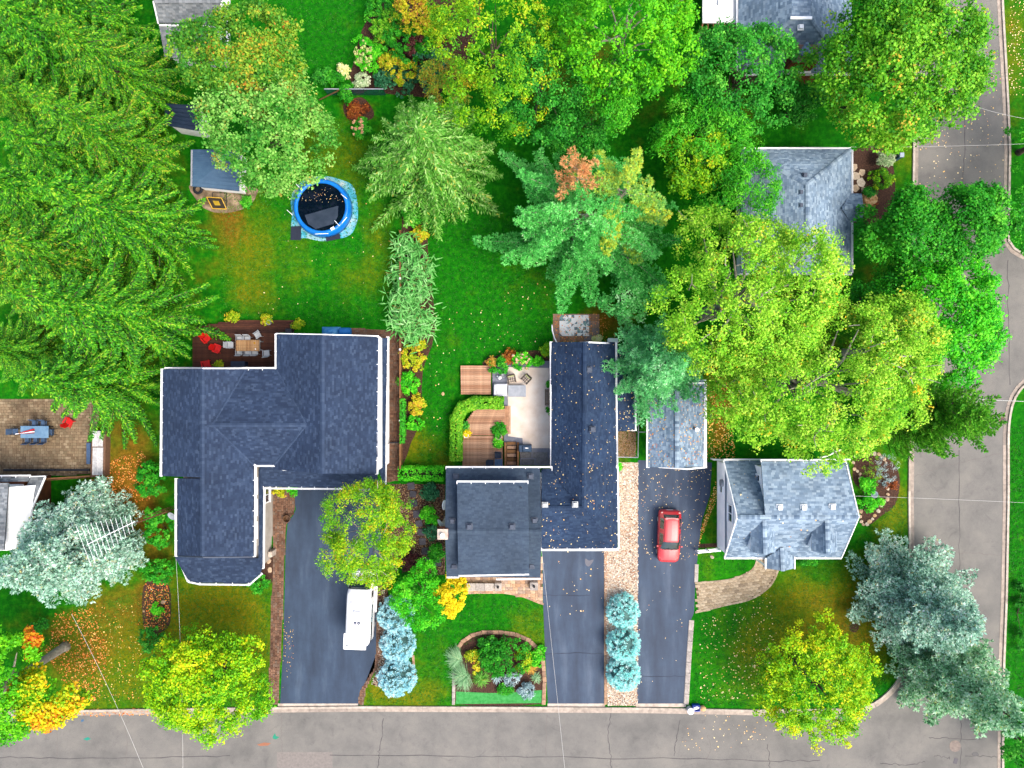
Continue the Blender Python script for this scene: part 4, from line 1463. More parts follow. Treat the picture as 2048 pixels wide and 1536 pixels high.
# ---- hip roofed house, upper right
hE = thing('house', 'hip roofed pale grey shingle house beside the stump bed on the right street', 'house', W(1600, 420))
he, hr = 2.9, 5.0
planes = [
    [(1482, 299, he), (1702, 299, he), (1615, 369, hr)],
    [(1702, 299, he), (1701, 546, he), (1615, 470, hr), (1615, 369, hr)],
    [(1482, 299, he), (1482, 546, he), (1615, 470, hr), (1615, 369, hr)],
    [(1482, 546, he), (1701, 546, he), (1615, 470, hr)],
]
rE = roof(hE, planes, M_SH_PALE, caps=[((1482, 299, he), (1615, 369, hr)), ((1702, 299, he), (1615, 369, hr)), ((1615, 369, hr), (1615, 470, hr)), ((1701, 546, he), (1615, 470, hr))], key='E')
r6 = roof(hE, [[(1684, 416, 3.6), (1700, 388, 2.95), (1723, 388, 2.85), (1727, 412, 3.5)], [(1684, 416, 3.6), (1700, 444, 2.95), (1727, 441, 2.85), (1727, 412, 3.5)]], M_SH_PALE, caps=[((1684, 416, 3.6), (1727, 413, 3.5))])
r6.name = 'entry_roof'
gutter(rE, (1482, 298, he), (1702, 298, he), (0, 1), hang=False)
gutter(rE, (1703, 299, he), (1703, 388, he), (1, 0), hang=False)
gutter(rE, (1703, 444, he), (1703, 546, he), (1, 0), hang=False)
gutter(rE, (1640, 547, he), (1703, 547, he), (0, -1))
xa, ya = W2(1486, 540, 2.5)
xb, yb = W2(1696, 305, 2.5)
walls(hE, rect(xa + .3, ya, xb - .2, yb - .2), 0, 2.82, M_SIDING)
window(hE, ((xa + xb) / 2, ya - .02, 1.5), (0, -1, 0), 1.8, 1.1, 3)
window(hE, (xa + .28, 14, 1.5), (-1, 0, 0), 1.4, 1.1)
door(hE, (xb - .17, 13.2, 0.1), (1, 0, 0), 0.95, 2.05, M_DOORRED)
for p in ((1609, 351, 4.5), (1602, 385, 4.7), (1602, 411, 4.7)):
    roof_vent(rE, p, 0.3, 0.14, M_VENT)

# ---- house at the top right edge with brick chimney gable
hF = thing('house', 'pale shingle house with red brick gable at the top edge of the picture', 'house', W(1590, 40))
planes = [
    [(1477, -120, 3.0), (1583, -120, 5.6), (1583, 38, 5.6), (1477, 146, 3.0)],
    [(1583, -120, 5.6), (1702, -120, 3.0), (1702, 146, 3.0), (1622, 38, 5.6)],
    [(1583, 38, 5.6), (1622, 38, 5.6), (1702, 146, 3.0), (1477, 146, 3.0)],
    [(1583, -120, 5.6), (1622, -120, 5.6), (1622, 38, 5.6), (1583, 38, 5.6)],
]
rF = roof(hF, planes, M_SH_PALE, caps=[((1583, 38, 5.6), (1477, 146, 3.0)), ((1622, 38, 5.6), (1702, 146, 3.0))], tab=0.30, course=0.16)
gutter(rF, (1476, -120, 3.0), (1476, 146, 3.0), (-1, 0), hang=False)
gutter(rF, (1477, 147, 3.0), (1702, 147, 3.0), (0, -1), hang=False)
fascia(rF, (1580, 37, 5.62), (1623, 37, 5.62), 0.2, 0.12, .06, name='ridge_vent')
roof_vent(rF, (1601, 55, 5.3), 0.34, 0.16, M_VENTWHITE)
xa, ya = W2(1480, 142, 3.0)
xb, yb = W2(1700, -110, 3.0)
walls(hF, rect(xa + .3, ya + .35, xb - .3, yb), 0, 2.95, M_CEDAR, clap=False)
bw = MB().box(((xa + xb) / 2, ya + .30, 1.4), (xb - xa - .8, 0.06, 2.8)).build('brick_wall', M_MORTAR, hF)
me = box_mesh('brick', (0.205, 0.085, 0.03), M_BRICKRED, .06)
nb = 0
for r in range(24):
    for i in range(12):
        x = W2(1590, 150)[0] - 1.2 + i * 0.215 + (r % 2) * 0.107
        o = put('brick', me, bw, (x, ya + .27, 0.25 + r * 0.1))
        o.rotation_euler = (PI / 2, 0, 0)
        nb += 1
# brick dormer gable with flat cap
x, y, z = W(1606, 120, 4.2)
dw = MB().prism(rect(x - 1.0, y - .35, x + .9, y + .9), 3.2, 4.7).build('dormer_wall', M_MORTAR, hF)
me = box_mesh('brick', (0.225, 0.085, 0.03), M_BRICKRED, .06)
for r in range(13):
    for i in range(8):
        o = put('brick', me, dw, (x - .9 + i * .24 + (r % 2) * .05, y - .36, 3.3 + r * .105))
        o.rotation_euler = (PI / 2, 0, 0)
    for i in range(4):
        o = put('brick', me, dw, (x - 1.01, y - .2 + i * .24 + (r % 2) * .05, 3.3 + r * .105))
        o.rotation_euler = (PI / 2, 0, -PI / 2)
MB().box((x - .05, y - .05, 4.78), (1.7, 0.75, 0.14)).build('dormer_cap', mat('mossy cap', [C(120, 116, 80), C(150, 146, 110)], rough=.9), hF)
MB().bar((x - 1.1, y - .45, 3.2), (x + 1.0, y - .45, 3.2), .16, .1).build('dormer_sill', M_WHITE, hF)
r7 = roof(hF, [[(1614, 82, 5.3), (1596, 108, 4.9), (1604, 112, 4.9), (1618, 110, 5.3)], [(1614, 82, 5.3), (1632, 108, 4.9), (1630, 112, 4.9), (1618, 110, 5.3)]], M_SH_PALE)
r7.name = 'dormer_roof'
# flat white porch roof
wp = MB()
wp.prism(pxpoly([(1405, -100), (1475, -100), (1474, 47), (1405, 46)], 2.6), 2.5, 2.65)
wo = wp.build('porch_roof', mat('white membrane', [C(232, 230, 228, k=1.4), C(248, 246, 244, k=1.4)], rough=.6, scale=.6), hF)
MB().prism(pxpoly([(1436, -30), (1456, -30), (1456, 11), (1436, 11)], 2.7), 2.65, 2.85).build('skylight', M_VENTWHITE, wo)
for q in ((1408, 44), (1470, 44)):
    x, y = W2(*q, 2.5)
    MB().box((x, y, 1.25), (.12, .12, 2.5)).build('porch_post', M_FENCE, hF)
for i in range(7):
    x, y = W2(1405 + i * 11, 50, 2.4)
    MB().bar((x, y + .3, 2.45), (x - .05, y - .35, 2.45), .08, .1).build('rafter_end', M_FENCE, hF)

# ---- house at the top left
hG = thing('house', 'weathered grey shingle roof partly under the spruces at the top left', 'house', W(370, 40))
planes = [[(312, -30, 4.6), (440, -30, 4.6), (444, 2, 4.4), (308, 2, 4.4)], [(308, 2, 4.4), (443, 2, 4.4), (436, 50, 3.2), (318, 46, 3.2)], [(318, 52, 3.0), (436, 52, 3.0), (424, 116, 2.3), (330, 116, 2.3)]]
rG = roof(hG, planes[1:], M_SH_OLD, caps=[((308, 2, 4.4), (443, 2, 4.4))])
gutter(rG, (318, 48, 3.2), (436, 51, 3.2), (0, -1), hang=False)
fascia(rG, (444, 2, 4.4), (437, 51, 3.2))
fascia(rG, (307, 2, 4.4), (317, 47, 3.2))
roof(hG, [[(308, 2, 4.4), (443, 2, 4.4), (446, -60, 3.2), (306, -60, 3.2)]], M_SH_OLD)
xa, ya = W2(330, 112, 2.4)
xb, yb = W2(434, -50, 3)
walls(hG, rect(xa + .2, ya + .2, xb - .2, yb), 0, 2.25, M_SIDING)
walls(hG, rect(xa + .3, W2(0, 50, 3)[1] + .1, xb - .3, yb - .2), 2.2, 3.15, M_SIDING, clap=False)
window(hG, (xb - .18, 27, 1.4), (1, 0, 0), 1.2, 1.0)

# ---- house at the left edge below the patio
hH = thing('house', 'grey shingle gables with white wall at the left edge under the blue spruce', 'house', W(20, 1010))
planes = [[(-60, 988, 4.3), (17, 966, 4.3), (12, 1110, 4.3), (-60, 1110, 4.3)],
          [(60, 955, 4.0), (90, 953, 4.0), (40, 1060, 3.4), (12, 1060, 3.4)]]
rH = roof(hH, [[(-80, 968, 4.8), (17, 966, 4.8), (8, 1100, 5.6), (-80, 1100, 5.6)]], M_SH_OLD)
rH2 = roof(hH, [[(62, 954, 3.1), (91, 953, 3.1), (50, 1052, 3.6), (15, 1050, 3.6)]], M_SH_OLD)
rH2.name = 'lower_roof'
gutter(rH, (-80, 954, 3.2), (60, 953, 3.2), (0, 1))
fascia(rH2, (62, 953, 3.1), (91, 952, 3.1))
fascia(rH2, (91, 953, 3.1), (50, 1052, 3.6))
roof(hH, [[(-80, 955, 3.1), (62, 954, 3.1), (56, 963, 3.3), (-80, 964, 3.3)]], M_SH_OLD)
xa, ya = W2(-70, 1090, 3)
xb, yb = W2(50, 960, 3)
walls(hH, rect(xa, ya, xb, yb), 0, 3.05, M_CEDAR, clap=False)
xc = W2(17, 970, 4.8)[0]
MB().prism(rect(xa, ya, xc - .1, yb - .3), 3.0, 4.75).build('upper_wall', M_SIDING, hH)
MB().face([(xc - .08, yb - .3, 4.7), (xc + .9, yb - .35, 3.3), (xc + .6, ya, 3.6), (xc - .1, ya, 4.7)]).face([(xc - .08, yb - .3, 4.6), (xc - .1, ya, 4.6), (xc + .6, ya, 3.5), (xc + .9, yb - .35, 3.2)]).build('white_wall_flashing', M_WHITE, hH)
x, y, z = W(36, 1008, 4)
MB().tube([(x, y, 3.3), (x, y, 4.3)], .06, 8).build('vent_pipe', M_DARKMETAL, hH)
# ------------------------------------------------------------------ foliage palettes
def pal(*cols, k=1.6):
    return [C(*c, k=k) for c in cols]


L_SPRUCE = leafmat('spruce needles', pal((8, 62, 4), (30, 112, 6), (64, 146, 10), (110, 176, 20), (140, 180, 40), k=1.7), [0, .3, .6, .85, 1], trans=0.16)
L_SPRUCE2 = leafmat('spruce needles warm', pal((12, 66, 4), (38, 116, 8), (78, 150, 12), (120, 176, 24), (156, 162, 44), k=1.7), [0, .3, .6, .85, 1], trans=0.16)
L_BLUE = leafmat('blue spruce needles', pal((62, 98, 78), (122, 160, 140), (170, 202, 186), (216, 234, 222), (160, 154, 106), k=2.7), [0, .3, .6, .9, 1], trans=0.42)
L_BLUEG = leafmat('green blue spruce needles', pal((50, 94, 60), (102, 150, 110), (150, 190, 154), (198, 222, 196), (150, 156, 84), k=2.7), [0, .3, .6, .9, 1], trans=0.42)
L_GLOBE = leafmat('globe spruce needles', pal((98, 148, 156), (142, 190, 200), (184, 220, 230), (220, 242, 248), k=2.7), [0, .35, .7, 1], trans=0.4)
L_GLOBET = leafmat('teal globe spruce needles', pal((92, 160, 156), (138, 200, 196), (182, 230, 226), (216, 246, 244), k=2.8), [0, .35, .7, 1], trans=0.4)
L_PINE = leafmat('pine needles', pal((36, 116, 46), (72, 160, 72), (112, 192, 104), (164, 220, 150), k=2.75), [0, .35, .7, 1], trans=0.42)
L_PINEYEL = leafmat('yellowing pine needles', pal((92, 162, 86), (140, 188, 88), (190, 202, 70), (218, 190, 50), k=2.3), [0, .35, .7, 1], trans=0.42)
L_PINEDEAD = leafmat('dead pine needles', pal((160, 130, 84), (196, 144, 92), (212, 158, 108), (186, 164, 110), k=2.2), [0, .35, .7, 1], trans=0.4)
L_PINEDARK = leafmat('dark pine needles', pal((50, 122, 66), (84, 160, 96), (126, 192, 130), (176, 220, 172), k=2.8), [0, .35, .7, 1], trans=0.42)
L_FIR = leafmat('silver green fir', pal((38, 104, 18), (72, 142, 34), (112, 172, 66), (160, 198, 120), (176, 180, 70), k=1.9), [0, .35, .65, .9, 1], trans=0.38)
L_CEDAR = leafmat('cedar sprays', pal((30, 96, 12), (58, 132, 20), (96, 164, 38), (136, 190, 64), k=2.1), [0, .35, .7, 1], trans=0.4)
L_MAPLE = leafmat('maple leaves', pal((30, 112, 8), (70, 152, 14), (112, 184, 28), (148, 204, 54), (190, 170, 50)), [0, .3, .6, .9, 1])
L_MAPLEGREY = leafmat('grey green maple leaves', pal((30, 112, 22), (72, 150, 42), (118, 182, 72), (158, 206, 104), (160, 146, 50), k=1.6), [0, .3, .6, .9, 1])
L_MAPLEMOT = leafmat('mottled maple leaves', pal((40, 116, 22), (88, 152, 36), (136, 172, 44), (184, 158, 40), (176, 112, 40), k=1.6), [0, .35, .6, .85, 1])
L_LIME = leafmat('lime leaves', pal((40, 136, 4), (78, 176, 8), (116, 204, 16), (156, 220, 36)), [0, .35, .7, 1])
L_YELGREEN = leafmat('yellow green leaves', pal((60, 138, 0), (108, 180, 2), (160, 206, 6), (206, 214, 12), (222, 196, 18), k=1.7), [0, .3, .6, .88, 1])
L_POPLAR = leafmat('poplar leaves', pal((66, 144, 10), (112, 184, 24), (158, 210, 50), (196, 224, 88), (222, 186, 30), k=1.65), [0, .3, .65, .93, 1])
L_DEEP = leafmat('deep green leaves', pal((10, 84, 14), (28, 118, 24), (58, 150, 38), (100, 176, 56), k=2.1), [0, .35, .7, 1], trans=0.33)
L_BRIGHT = leafmat('bright green leaves', pal((18, 116, 6), (46, 154, 12), (86, 186, 28), (124, 206, 54)), [0, .35, .7, 1])
L_OLIVE = leafmat('olive green leaves', pal((46, 124, 4), (88, 160, 8), (134, 186, 14), (178, 196, 20), (196, 158, 24), k=1.7), [0, .3, .6, .9, 1])
L_AUTUMN = leafmat('autumn maple leaves', pal((80, 154, 10), (136, 186, 12), (206, 202, 14), (236, 186, 16), (226, 122, 22), k=1.7), [0, .3, .55, .8, 1])
L_ORANGE = leafmat('orange maple leaves', pal((196, 150, 20), (224, 160, 24), (224, 110, 26), (206, 76, 26)), [0, .35, .7, 1])
L_GOLD = leafmat('golden leaves', pal((206, 180, 10), (236, 212, 14), (248, 226, 30), (226, 190, 10)), [0, .35, .7, 1])
L_BUSH = leafmat('green shrub leaves', pal((12, 104, 10), (30, 140, 16), (66, 172, 30), (106, 196, 48)), [0, .35, .7, 1])
L_BUSHLIME = leafmat('bright shrub leaves', pal((22, 140, 10), (54, 182, 16), (98, 214, 26), (140, 226, 60)), [0, .35, .7, 1])
L_BUSHDARK = leafmat('dark shrub leaves', pal((12, 72, 40), (28, 100, 60), (56, 130, 84), (90, 150, 110)), [0, .35, .7, 1])
L_BUSHYEL = leafmat('yellow shrub leaves', pal((110, 160, 10), (168, 186, 20), (214, 200, 40), (204, 148, 50), (190, 110, 60)), [0, .3, .6, .85, 1])
L_PURPLE = leafmat('purple shrub leaves', pal((44, 20, 24), (66, 32, 36), (90, 46, 46), (108, 62, 54)), [0, .35, .7, 1])
L_RUST = leafmat('rusty leaves', pal((92, 40, 12), (128, 58, 18), (156, 84, 26), (176, 112, 40)), [0, .35, .7, 1])
L_STRAP = leafmat('strap leaves', pal((50, 132, 44), (84, 162, 72), (122, 188, 104), (176, 216, 156), k=1.7), [0, .35, .7, 1], trans=0.3)
L_REED = leafmat('ornamental grass', pal((70, 130, 70), (112, 164, 110), (150, 190, 146), (180, 200, 150)), [0, .35, .7, 1])
L_REEDGOLD = leafmat('golden grass', pal((140, 130, 20), (190, 150, 50), (216, 170, 80), (206, 140, 50)), [0, .35, .7, 1])
L_SILVER = leafmat('silver leaves', pal((110, 136, 140), (140, 166, 172), (172, 192, 194), (190, 206, 200), k=2.0), [0, .35, .7, 1], trans=0.35)
L_PALE = leafmat('pale variegated leaves', pal((130, 166, 110), (176, 200, 150), (212, 222, 186), (226, 232, 206)), [0, .35, .7, 1])
L_FLOWER = leafmat('cream flower petals', pal((206, 216, 120), (224, 228, 150), (236, 236, 190), (230, 200, 160)), [0, .4, .8, 1])
L_FLOWERPINK = leafmat('pink flower petals', pal((226, 170, 120), (232, 190, 150), (220, 140, 120), (236, 220, 190)), [0, .4, .8, 1])
L_FALLEN = leafmat('fallen leaves', pal((214, 150, 40), (230, 186, 80), (236, 208, 130), (206, 110, 40), (176, 90, 40)), [0, .3, .55, .8, 1], trans=0.1)
L_FALLENPALE = leafmat('fallen yellow leaves', pal((226, 180, 90), (236, 206, 140), (244, 226, 180), (216, 140, 70)), [0, .35, .7, 1], trans=0.1)
L_FALLENRED = leafmat('fallen orange leaves', pal((196, 96, 30), (224, 130, 50), (230, 170, 90), (150, 70, 30)), [0, .35, .7, 1], trans=0.1)

TRIS = [0]


def sph(n, r=None):
    v = (r or rng).normal(size=(n, 3))
    return unit(v)


def leafy_crown(c, rx, ry, rz, n_lobes, clumps, per, leaf, m, seed, lobe=0.46, clump_r=0.45, spread=0.62, bias=0.15, tint_mu=0.45, tint_sd=0.16, clump_sd=0.16, patches=(), up=0.7, narrow=0.75, lower=-0.35):
    """leaf clumps over a group of lobes; returns leaf quads, tints and the lobe centres"""
    r = np.random.default_rng(seed)
    c = np.array(c)
    R = np.array([rx, ry, rz])
    # lobes spread over the crown's volume
    k = np.arange(n_lobes) + 0.5
    phi = np.arccos(1 - 2 * k / n_lobes * (1 - lower) / 2 - 0)
    th = PI * (1 + 5 ** 0.5) * k + r.uniform(0, 6)
    d = np.stack([np.cos(th) * np.sin(phi), np.sin(th) * np.sin(phi), np.cos(phi)], 1)
    d = unit(d + r.normal(0, 0.22, d.shape))
    lc = c + d * R * (spread * r.uniform(0.75, 1.15, (n_lobes, 1)))
    lr = lobe * r.uniform(0.75, 1.25, n_lobes) * min(rx, ry)
    nc = max(4, n_lobes // 3)
    cc = np.stack([r.normal(0, .3, nc), r.normal(0, .3, nc), r.uniform(.1, .45, nc)], 1)
    lc = np.concatenate([lc, c + cc * R])
    lr = np.concatenate([lr, min(rx, ry) * r.uniform(.36, .5, nc)])
    n_lobes += nc
    lrz = np.minimum(lr, rz * 0.75)
    # clumps on the lobes
    li = r.integers(0, n_lobes, clumps)
    cd = unit(sph(clumps, r) + unit(lc - c)[li] * 0.75 + np.array([0, 0, 0.25]))
    cp = lc[li] + cd * np.stack([lr[li], lr[li], lrz[li]], 1) * r.uniform(0.72, 1.08, (clumps, 1))
    # drop clumps buried in other lobes
    dist = np.min(np.linalg.norm((cp[:, None, :] - lc[None]) / np.stack([lr, lr, lrz], 1)[None], axis=2), axis=1)
    keep = (dist > 0.55) & ((cd[:, 2] > -0.15) | (r.random(clumps) < .18))
    cp, cd, li = cp[keep], cd[keep], li[keep]
    n = len(cp)
    ct = tint_mu + r.normal(0, clump_sd, n) + r.normal(0, 0.08, n_lobes)[li]
    for (ox, oy, pr, amt) in patches:
        ct += amt * np.exp(-(((cp[:, 0] - c[0]) / rx - ox) ** 2 + ((cp[:, 1] - c[1]) / ry - oy) ** 2) / pr ** 2)
    ci = np.repeat(np.arange(n), per)
    N = len(ci)
    rc = clump_r * r.uniform(0.7, 1.3, n)[ci]
    off = sph(N, r) * (r.random((N, 1)) ** 0.45)
    off += cd[ci] * 0.25
    p = cp[ci] + off * rc[:, None] * np.array([1, 1, 0.8])
    nr = unit(off * 0.8 + np.array([0, 0, up]) + r.normal(0, 0.45, (N, 3)))
    ax = unit(np.cross(nr, sph(N, r)) + off * 0.3)
    L = leaf * r.choice([.6, .8, 1.0, 1.25], N) * r.uniform(0.8, 1.15, N)
    q = leaf_quads(p, ax, nr, L, L * narrow)
    t = ct[ci] + r.normal(0, tint_sd, N)
    return q, t, lc, cp


def limbs(mb, base, top, r0, targets, bend, seed, frac=0.35, n=6):
    r = np.random.default_rng(seed)
    base, top = np.array(base), np.array(top)
    mid = base * 0.5 + top * 0.5 + np.array([r.normal(0, .15), r.normal(0, .15), 0])
    mb.tube([base + [0, 0, -0.1], base + [0, 0, .4], mid, top], [r0 * 1.35, r0, r0 * .75, r0 * .4], 8)
    for tgt in targets:
        f = r.uniform(frac, 0.95)
        s = base + (top - base) * f
        tgt = np.array(tgt)
        m1 = s * 0.55 + tgt * 0.45 + r.normal(0, bend, 3) + np.array([0, 0, bend * .8])
        mb.tube([s, m1, tgt], [r0 * .42 * (1.2 - f * .5), r0 * .26, r0 * .08], n, cap=False)


def tree(name, label, cat, px, py, rx, ry, ztop, zbase, m, seed, lobes=12, clumps=260, per=44, leaf=0.24, trunk=0.22, bark=None, group=None, out=0, extra=None, lean=(0, 0), nlimb=10, **kw):
    zc = (ztop + zbase) / 2
    k = (CAM_H - zc) / CAM_H / PX
    x, y, _ = W(px, py, zc)
    rz = (ztop - zbase) / 2
    t = thing(name, label, cat, (x + lean[0], y + lean[1], 0), group)
    q, ti, lc, cp = leafy_crown((x, y, zc), rx * k, ry * k, rz, lobes, clumps, int(per * 1.38), leaf * .80, m, seed, **kw)
    quads('crown', q, ti, m, t)
    TRIS[0] += 2 * len(q)
    mb = MB()
    tg = list(lc[:nlimb])
    tw = []
    if out:
        r = np.random.default_rng(seed + 5)
        for i in r.choice(len(cp), min(out, len(cp)), replace=False):
            e = cp[i] + (cp[i] - np.array([x, y, zc])) * 0.05 + [0, 0, .3]
            j = lc[np.argmin(np.linalg.norm(lc - cp[i], axis=1))]
            tw.append((j * .5 + cp[i] * .5 + r.normal(0, .3, 3), e + r.normal(0, .25, 3)))
    limbs(mb, (x + lean[0], y + lean[1], 0), (x, y, zc + rz * .45), trunk, tg, 0.25, seed)
    for a, b in tw:
        m_ = a * .5 + b * .5 + rng.normal(0, .12, 3)
        mb.tube([a, m_, b], [.05, .035, .015], 5, cap=False)
    mb.build('trunk', bark or M_BARK, t, smooth=True)
    if extra:
        extra(t, (x, y, zc), rx * k, ry * k, rz)
    return t


def bush(name, label, px, py, rx, ry, h, m, seed, leaf=0.14, clumps=60, per=34, lobes=6, group=None, cat='shrub', **kw):
    zc = h * 0.5
    k = (CAM_H - zc) / CAM_H / PX
    x, y, _ = W(px, py, zc)
    t = thing(name, label, cat, (x, y, 0), group)
    kw.setdefault('clump_r', 0.22)
    kw.setdefault('lower', -0.1)
    kw.setdefault('spread', 0.5)
    kw.setdefault('lobe', 0.5)
    q, ti, lc, cp = leafy_crown((x, y, zc * .85), rx * k, ry * k, h * 0.55, lobes, clumps, per, leaf, m, seed, **kw)
    q[..., 2] = np.maximum(q[..., 2], 0.02)
    quads('foliage', q, ti, m, t)
    TRIS[0] += 2 * len(q)
    mb = MB()
    for i in range(4):
        p = lc[i % len(lc)]
        mb.tube([(x + rng.normal(0, .04), y + rng.normal(0, .04), -.02), (x * .6 + p[0] * .4, y * .6 + p[1] * .4, zc * .4), (p[0], p[1], zc * .8)], [.03, .02, .01], 5, cap=False)
    mb.build('stems', M_BARK, t)
    return t, cp


def needle_fans(P, D, N_, L, Wd, r):
    return leaf_quads(P, D, N_, L, Wd, 0.05)


def conifer_mesh(h, R, zb, whorls, per, seed, droop=0.25, rise=0.12, leaf=(0.30, 0.12), wid=0.42, step=0.16, side=3, ang=0.95, jit=0.35, taper=0.9, tipup=0.0, tint_mu=.45, tint_sd=.15, puff=0, hang=0.25):
    """boughs in whorls; each bough a spine with needle sprays to both sides. Local coordinates, base at the origin"""
    r = np.random.default_rng(seed)
    P, D, NN, LL, WW, TT = [], [], [], [], [], []
    spine = MB()
    for w in range(whorls):
        f = w / (whorls - 1)
        z0 = zb + (h - zb) * (f ** 0.85) * 0.985
        L0 = R * (1 - f) ** taper + 0.25
        nb = max(4, int(per * (0.55 + 0.45 * (1 - f))))
        a0 = r.uniform(0, 6.28)
        for b in range(nb):
            a = a0 + 2 * PI * b / nb + r.normal(0, 0.16)
            L = L0 * r.uniform(0.5, 1.15)
            zz = z0 + r.normal(0, 0.25)
            K = max(3, int(L / step))
            s = np.linspace(0.10, 1.0, K)
            bend = r.normal(0, 0.12)
            aa = a + bend * s
            rad = np.stack([np.cos(aa), np.sin(aa), np.zeros(K)], 1)
            dr = droop * r.uniform(0.7, 1.3)
            zc = zz + L * (rise * s - dr * s ** 2 + tipup * s ** 4)
            c = rad * (L * s)[:, None]
            c[:, 2] = zc
            slope = L * (rise - 2 * dr * s + 4 * tipup * s ** 3) / L
            d = unit(rad + np.stack([0 * s, 0 * s, slope], 1))
            sd = np.stack([-np.sin(aa), np.cos(aa), np.zeros(K)], 1)
            bt = tint_mu + r.normal(0, 0.07)
            if L > 0.8:
                spine.tube([(0, 0, zz), tuple(c[K // 2]), tuple(c[-1])], [0.035 * L ** .5, 0.02 * L ** .5, 0.008], 4, cap=False)
            wdt = wid * (L ** 0.5) * np.clip(np.sin(PI * np.clip(0.12 + s * 0.86, 0, 1)) ** 0.7, 0.25, 1) * r.uniform(.8, 1.2)
            # sprays on top of the spine
            for q in range(2):
                P.append(c + r.normal(0, 0.04, (K, 3)) + [0, 0, 0.05])
                D.append(d + sd * r.normal(0, 0.35, (K, 1)))
                NN.append(np.array([0, 0, 1.0]) + r.normal(0, jit, (K, 3)))
                LL.append(leaf[0] * r.uniform(.8, 1.3, K))
                WW.append(leaf[1] * r.uniform(.8, 1.3, K))
                TT.append(bt + 0.2 + r.normal(0, tint_sd, K))
            for sg in (-1, 1):
                for j in range(side):
                    g = (j + 0.6) / side
                    tw = unit(d * math.cos(ang) + sd * sg * math.sin(ang) + r.normal(0, .14, (K, 3)))
                    off = wdt[:, None] * g
                    p = c + tw * off * r.uniform(.8, 1.15, (K, 1))
                    p[:, 2] -= hang * (wdt * g) ** 1.4 + r.normal(0, .03, K)
                    tw2 = tw.copy()
                    tw2[:, 2] -= hang * g
                    P.append(p)
                    D.append(tw2)
                    NN.append(np.array([0, 0, 1.0]) + sd * sg * 0.3 + r.normal(0, jit, (K, 3)))
                    LL.append(leaf[0] * r.uniform(.7, 1.3, K) * (1.1 - .25 * g))
                    WW.append(leaf[1] * r.uniform(.7, 1.3, K))
                    TT.append(bt - 0.05 + 0.10 * g + r.normal(0, tint_sd, K))
            if puff:
                n = puff * K
                ix = r.integers(0, K, n)
                o = sph(n, r)
                o[:, 2] = np.abs(o[:, 2])
                P.append(c[ix] + sd[ix] * (r.uniform(-1, 1, n) * wdt[ix])[:, None] + o * 0.10)
                D.append(o + d[ix] * .5)
                NN.append(np.cross(o, sph(n, r)) + [0, 0, .3])
                LL.append(leaf[0] * r.uniform(.6, 1.2, n))
                WW.append(leaf[1] * r.uniform(.7, 1.2, n))
                TT.append(bt + 0.08 + r.normal(0, tint_sd, n))
    q = leaf_quads(np.concatenate(P), np.concatenate(D), unit(np.concatenate(NN)), np.concatenate(LL), np.concatenate(WW), .05)
    return q, np.concatenate(TT), spine


def tuft_mesh(h, R, zb, whorls, per, seed, droop=0.1, rise=0.15, tipup=0.08, taper=0.7, sub=0.42, tuft=0.26, needles=22, leaf=(0.26, 0.06), gap=0.30, tint_mu=.45, tint_sd=.14, up=.55, skip=0.0):
    """conifer whose side shoots end in round needle tufts. Local coordinates, base at the origin"""
    r = np.random.default_rng(seed)
    TP, TD, TB = [], [], []
    spine = MB()
    for w in range(whorls):
        f = w / (whorls - 1)
        z0 = zb + (h - zb) * (f ** 0.9) * 0.97
        L0 = R * (1 - f) ** taper + 0.3
        nb = max(4, int(per * (0.5 + 0.5 * (1 - f))))
        a0 = r.uniform(0, 6.28)
        for b in range(nb):
            if r.random() < skip:
                continue
            a = a0 + 2 * PI * b / nb + r.normal(0, 0.22)
            L = L0 * r.uniform(0.5, 1.15)
            zz = z0 + r.normal(0, 0.2)
            dr = droop * r.uniform(.5, 1.5)
            bd = r.normal(0, .2)
            bt = tint_mu + r.normal(0, .09)
            K = max(2, int(L / gap))
            pts = []
            for i in range(K):
                s = .18 + .82 * (i + .5) / K
                aa = a + bd * s
                p = np.array([math.cos(aa) * L * s, math.sin(aa) * L * s, zz + L * (rise * s - dr * s * s + tipup * s ** 4)])
                pts.append(p)
                rad = np.array([math.cos(aa), math.sin(aa), .1])
                sd = np.array([-math.sin(aa), math.cos(aa), 0])
                wd = sub * L ** .5 * (math.sin(PI * min(1, .15 + s * .8)) + .15)
                m = max(1, int(wd / (gap * .62)))
                for sg in (-1, 1):
                    for j in range(m):
                        g = (j + r.uniform(.5, 1.1)) / m
                        TP.append(p + (rad * .55 + sd * sg * .85) * wd * g + r.normal(0, .07, 3) - np.array([0, 0, .1 * g * wd]))
                        TD.append(rad * .6 + sd * sg * .6 + np.array([0, 0, up]))
                        TB.append(bt + r.normal(0, .1))
                TP.append(p + [0, 0, .05])
                TD.append(rad + np.array([0, 0, up]))
                TB.append(bt + r.normal(0, .1))
            if L > .7:
                spine.tube([(0, 0, zz), tuple(pts[len(pts) // 2]), tuple(pts[-1])], [.03 * L ** .5, .018 * L ** .5, .008], 4, cap=False)
    TP, TD, TB = np.array(TP), unit(np.array(TD)), np.array(TB)
    n = len(TP)
    ci = np.repeat(np.arange(n), needles)
    N = len(ci)
    o = unit(sph(N, r) + TD[ci] * .75)
    sz = tuft * r.uniform(.7, 1.25, n)[ci]
    p = TP[ci] + o * (sz * .55)[:, None]
    nr = unit(np.cross(o, sph(N, r)) + [0, 0, .35])
    q = leaf_quads(p, o, nr, leaf[0] * r.uniform(.7, 1.25, N), leaf[1] * r.uniform(.8, 1.3, N), .05)
    return q, TB[ci] + r.normal(0, tint_sd, N), spine


CONS = {}


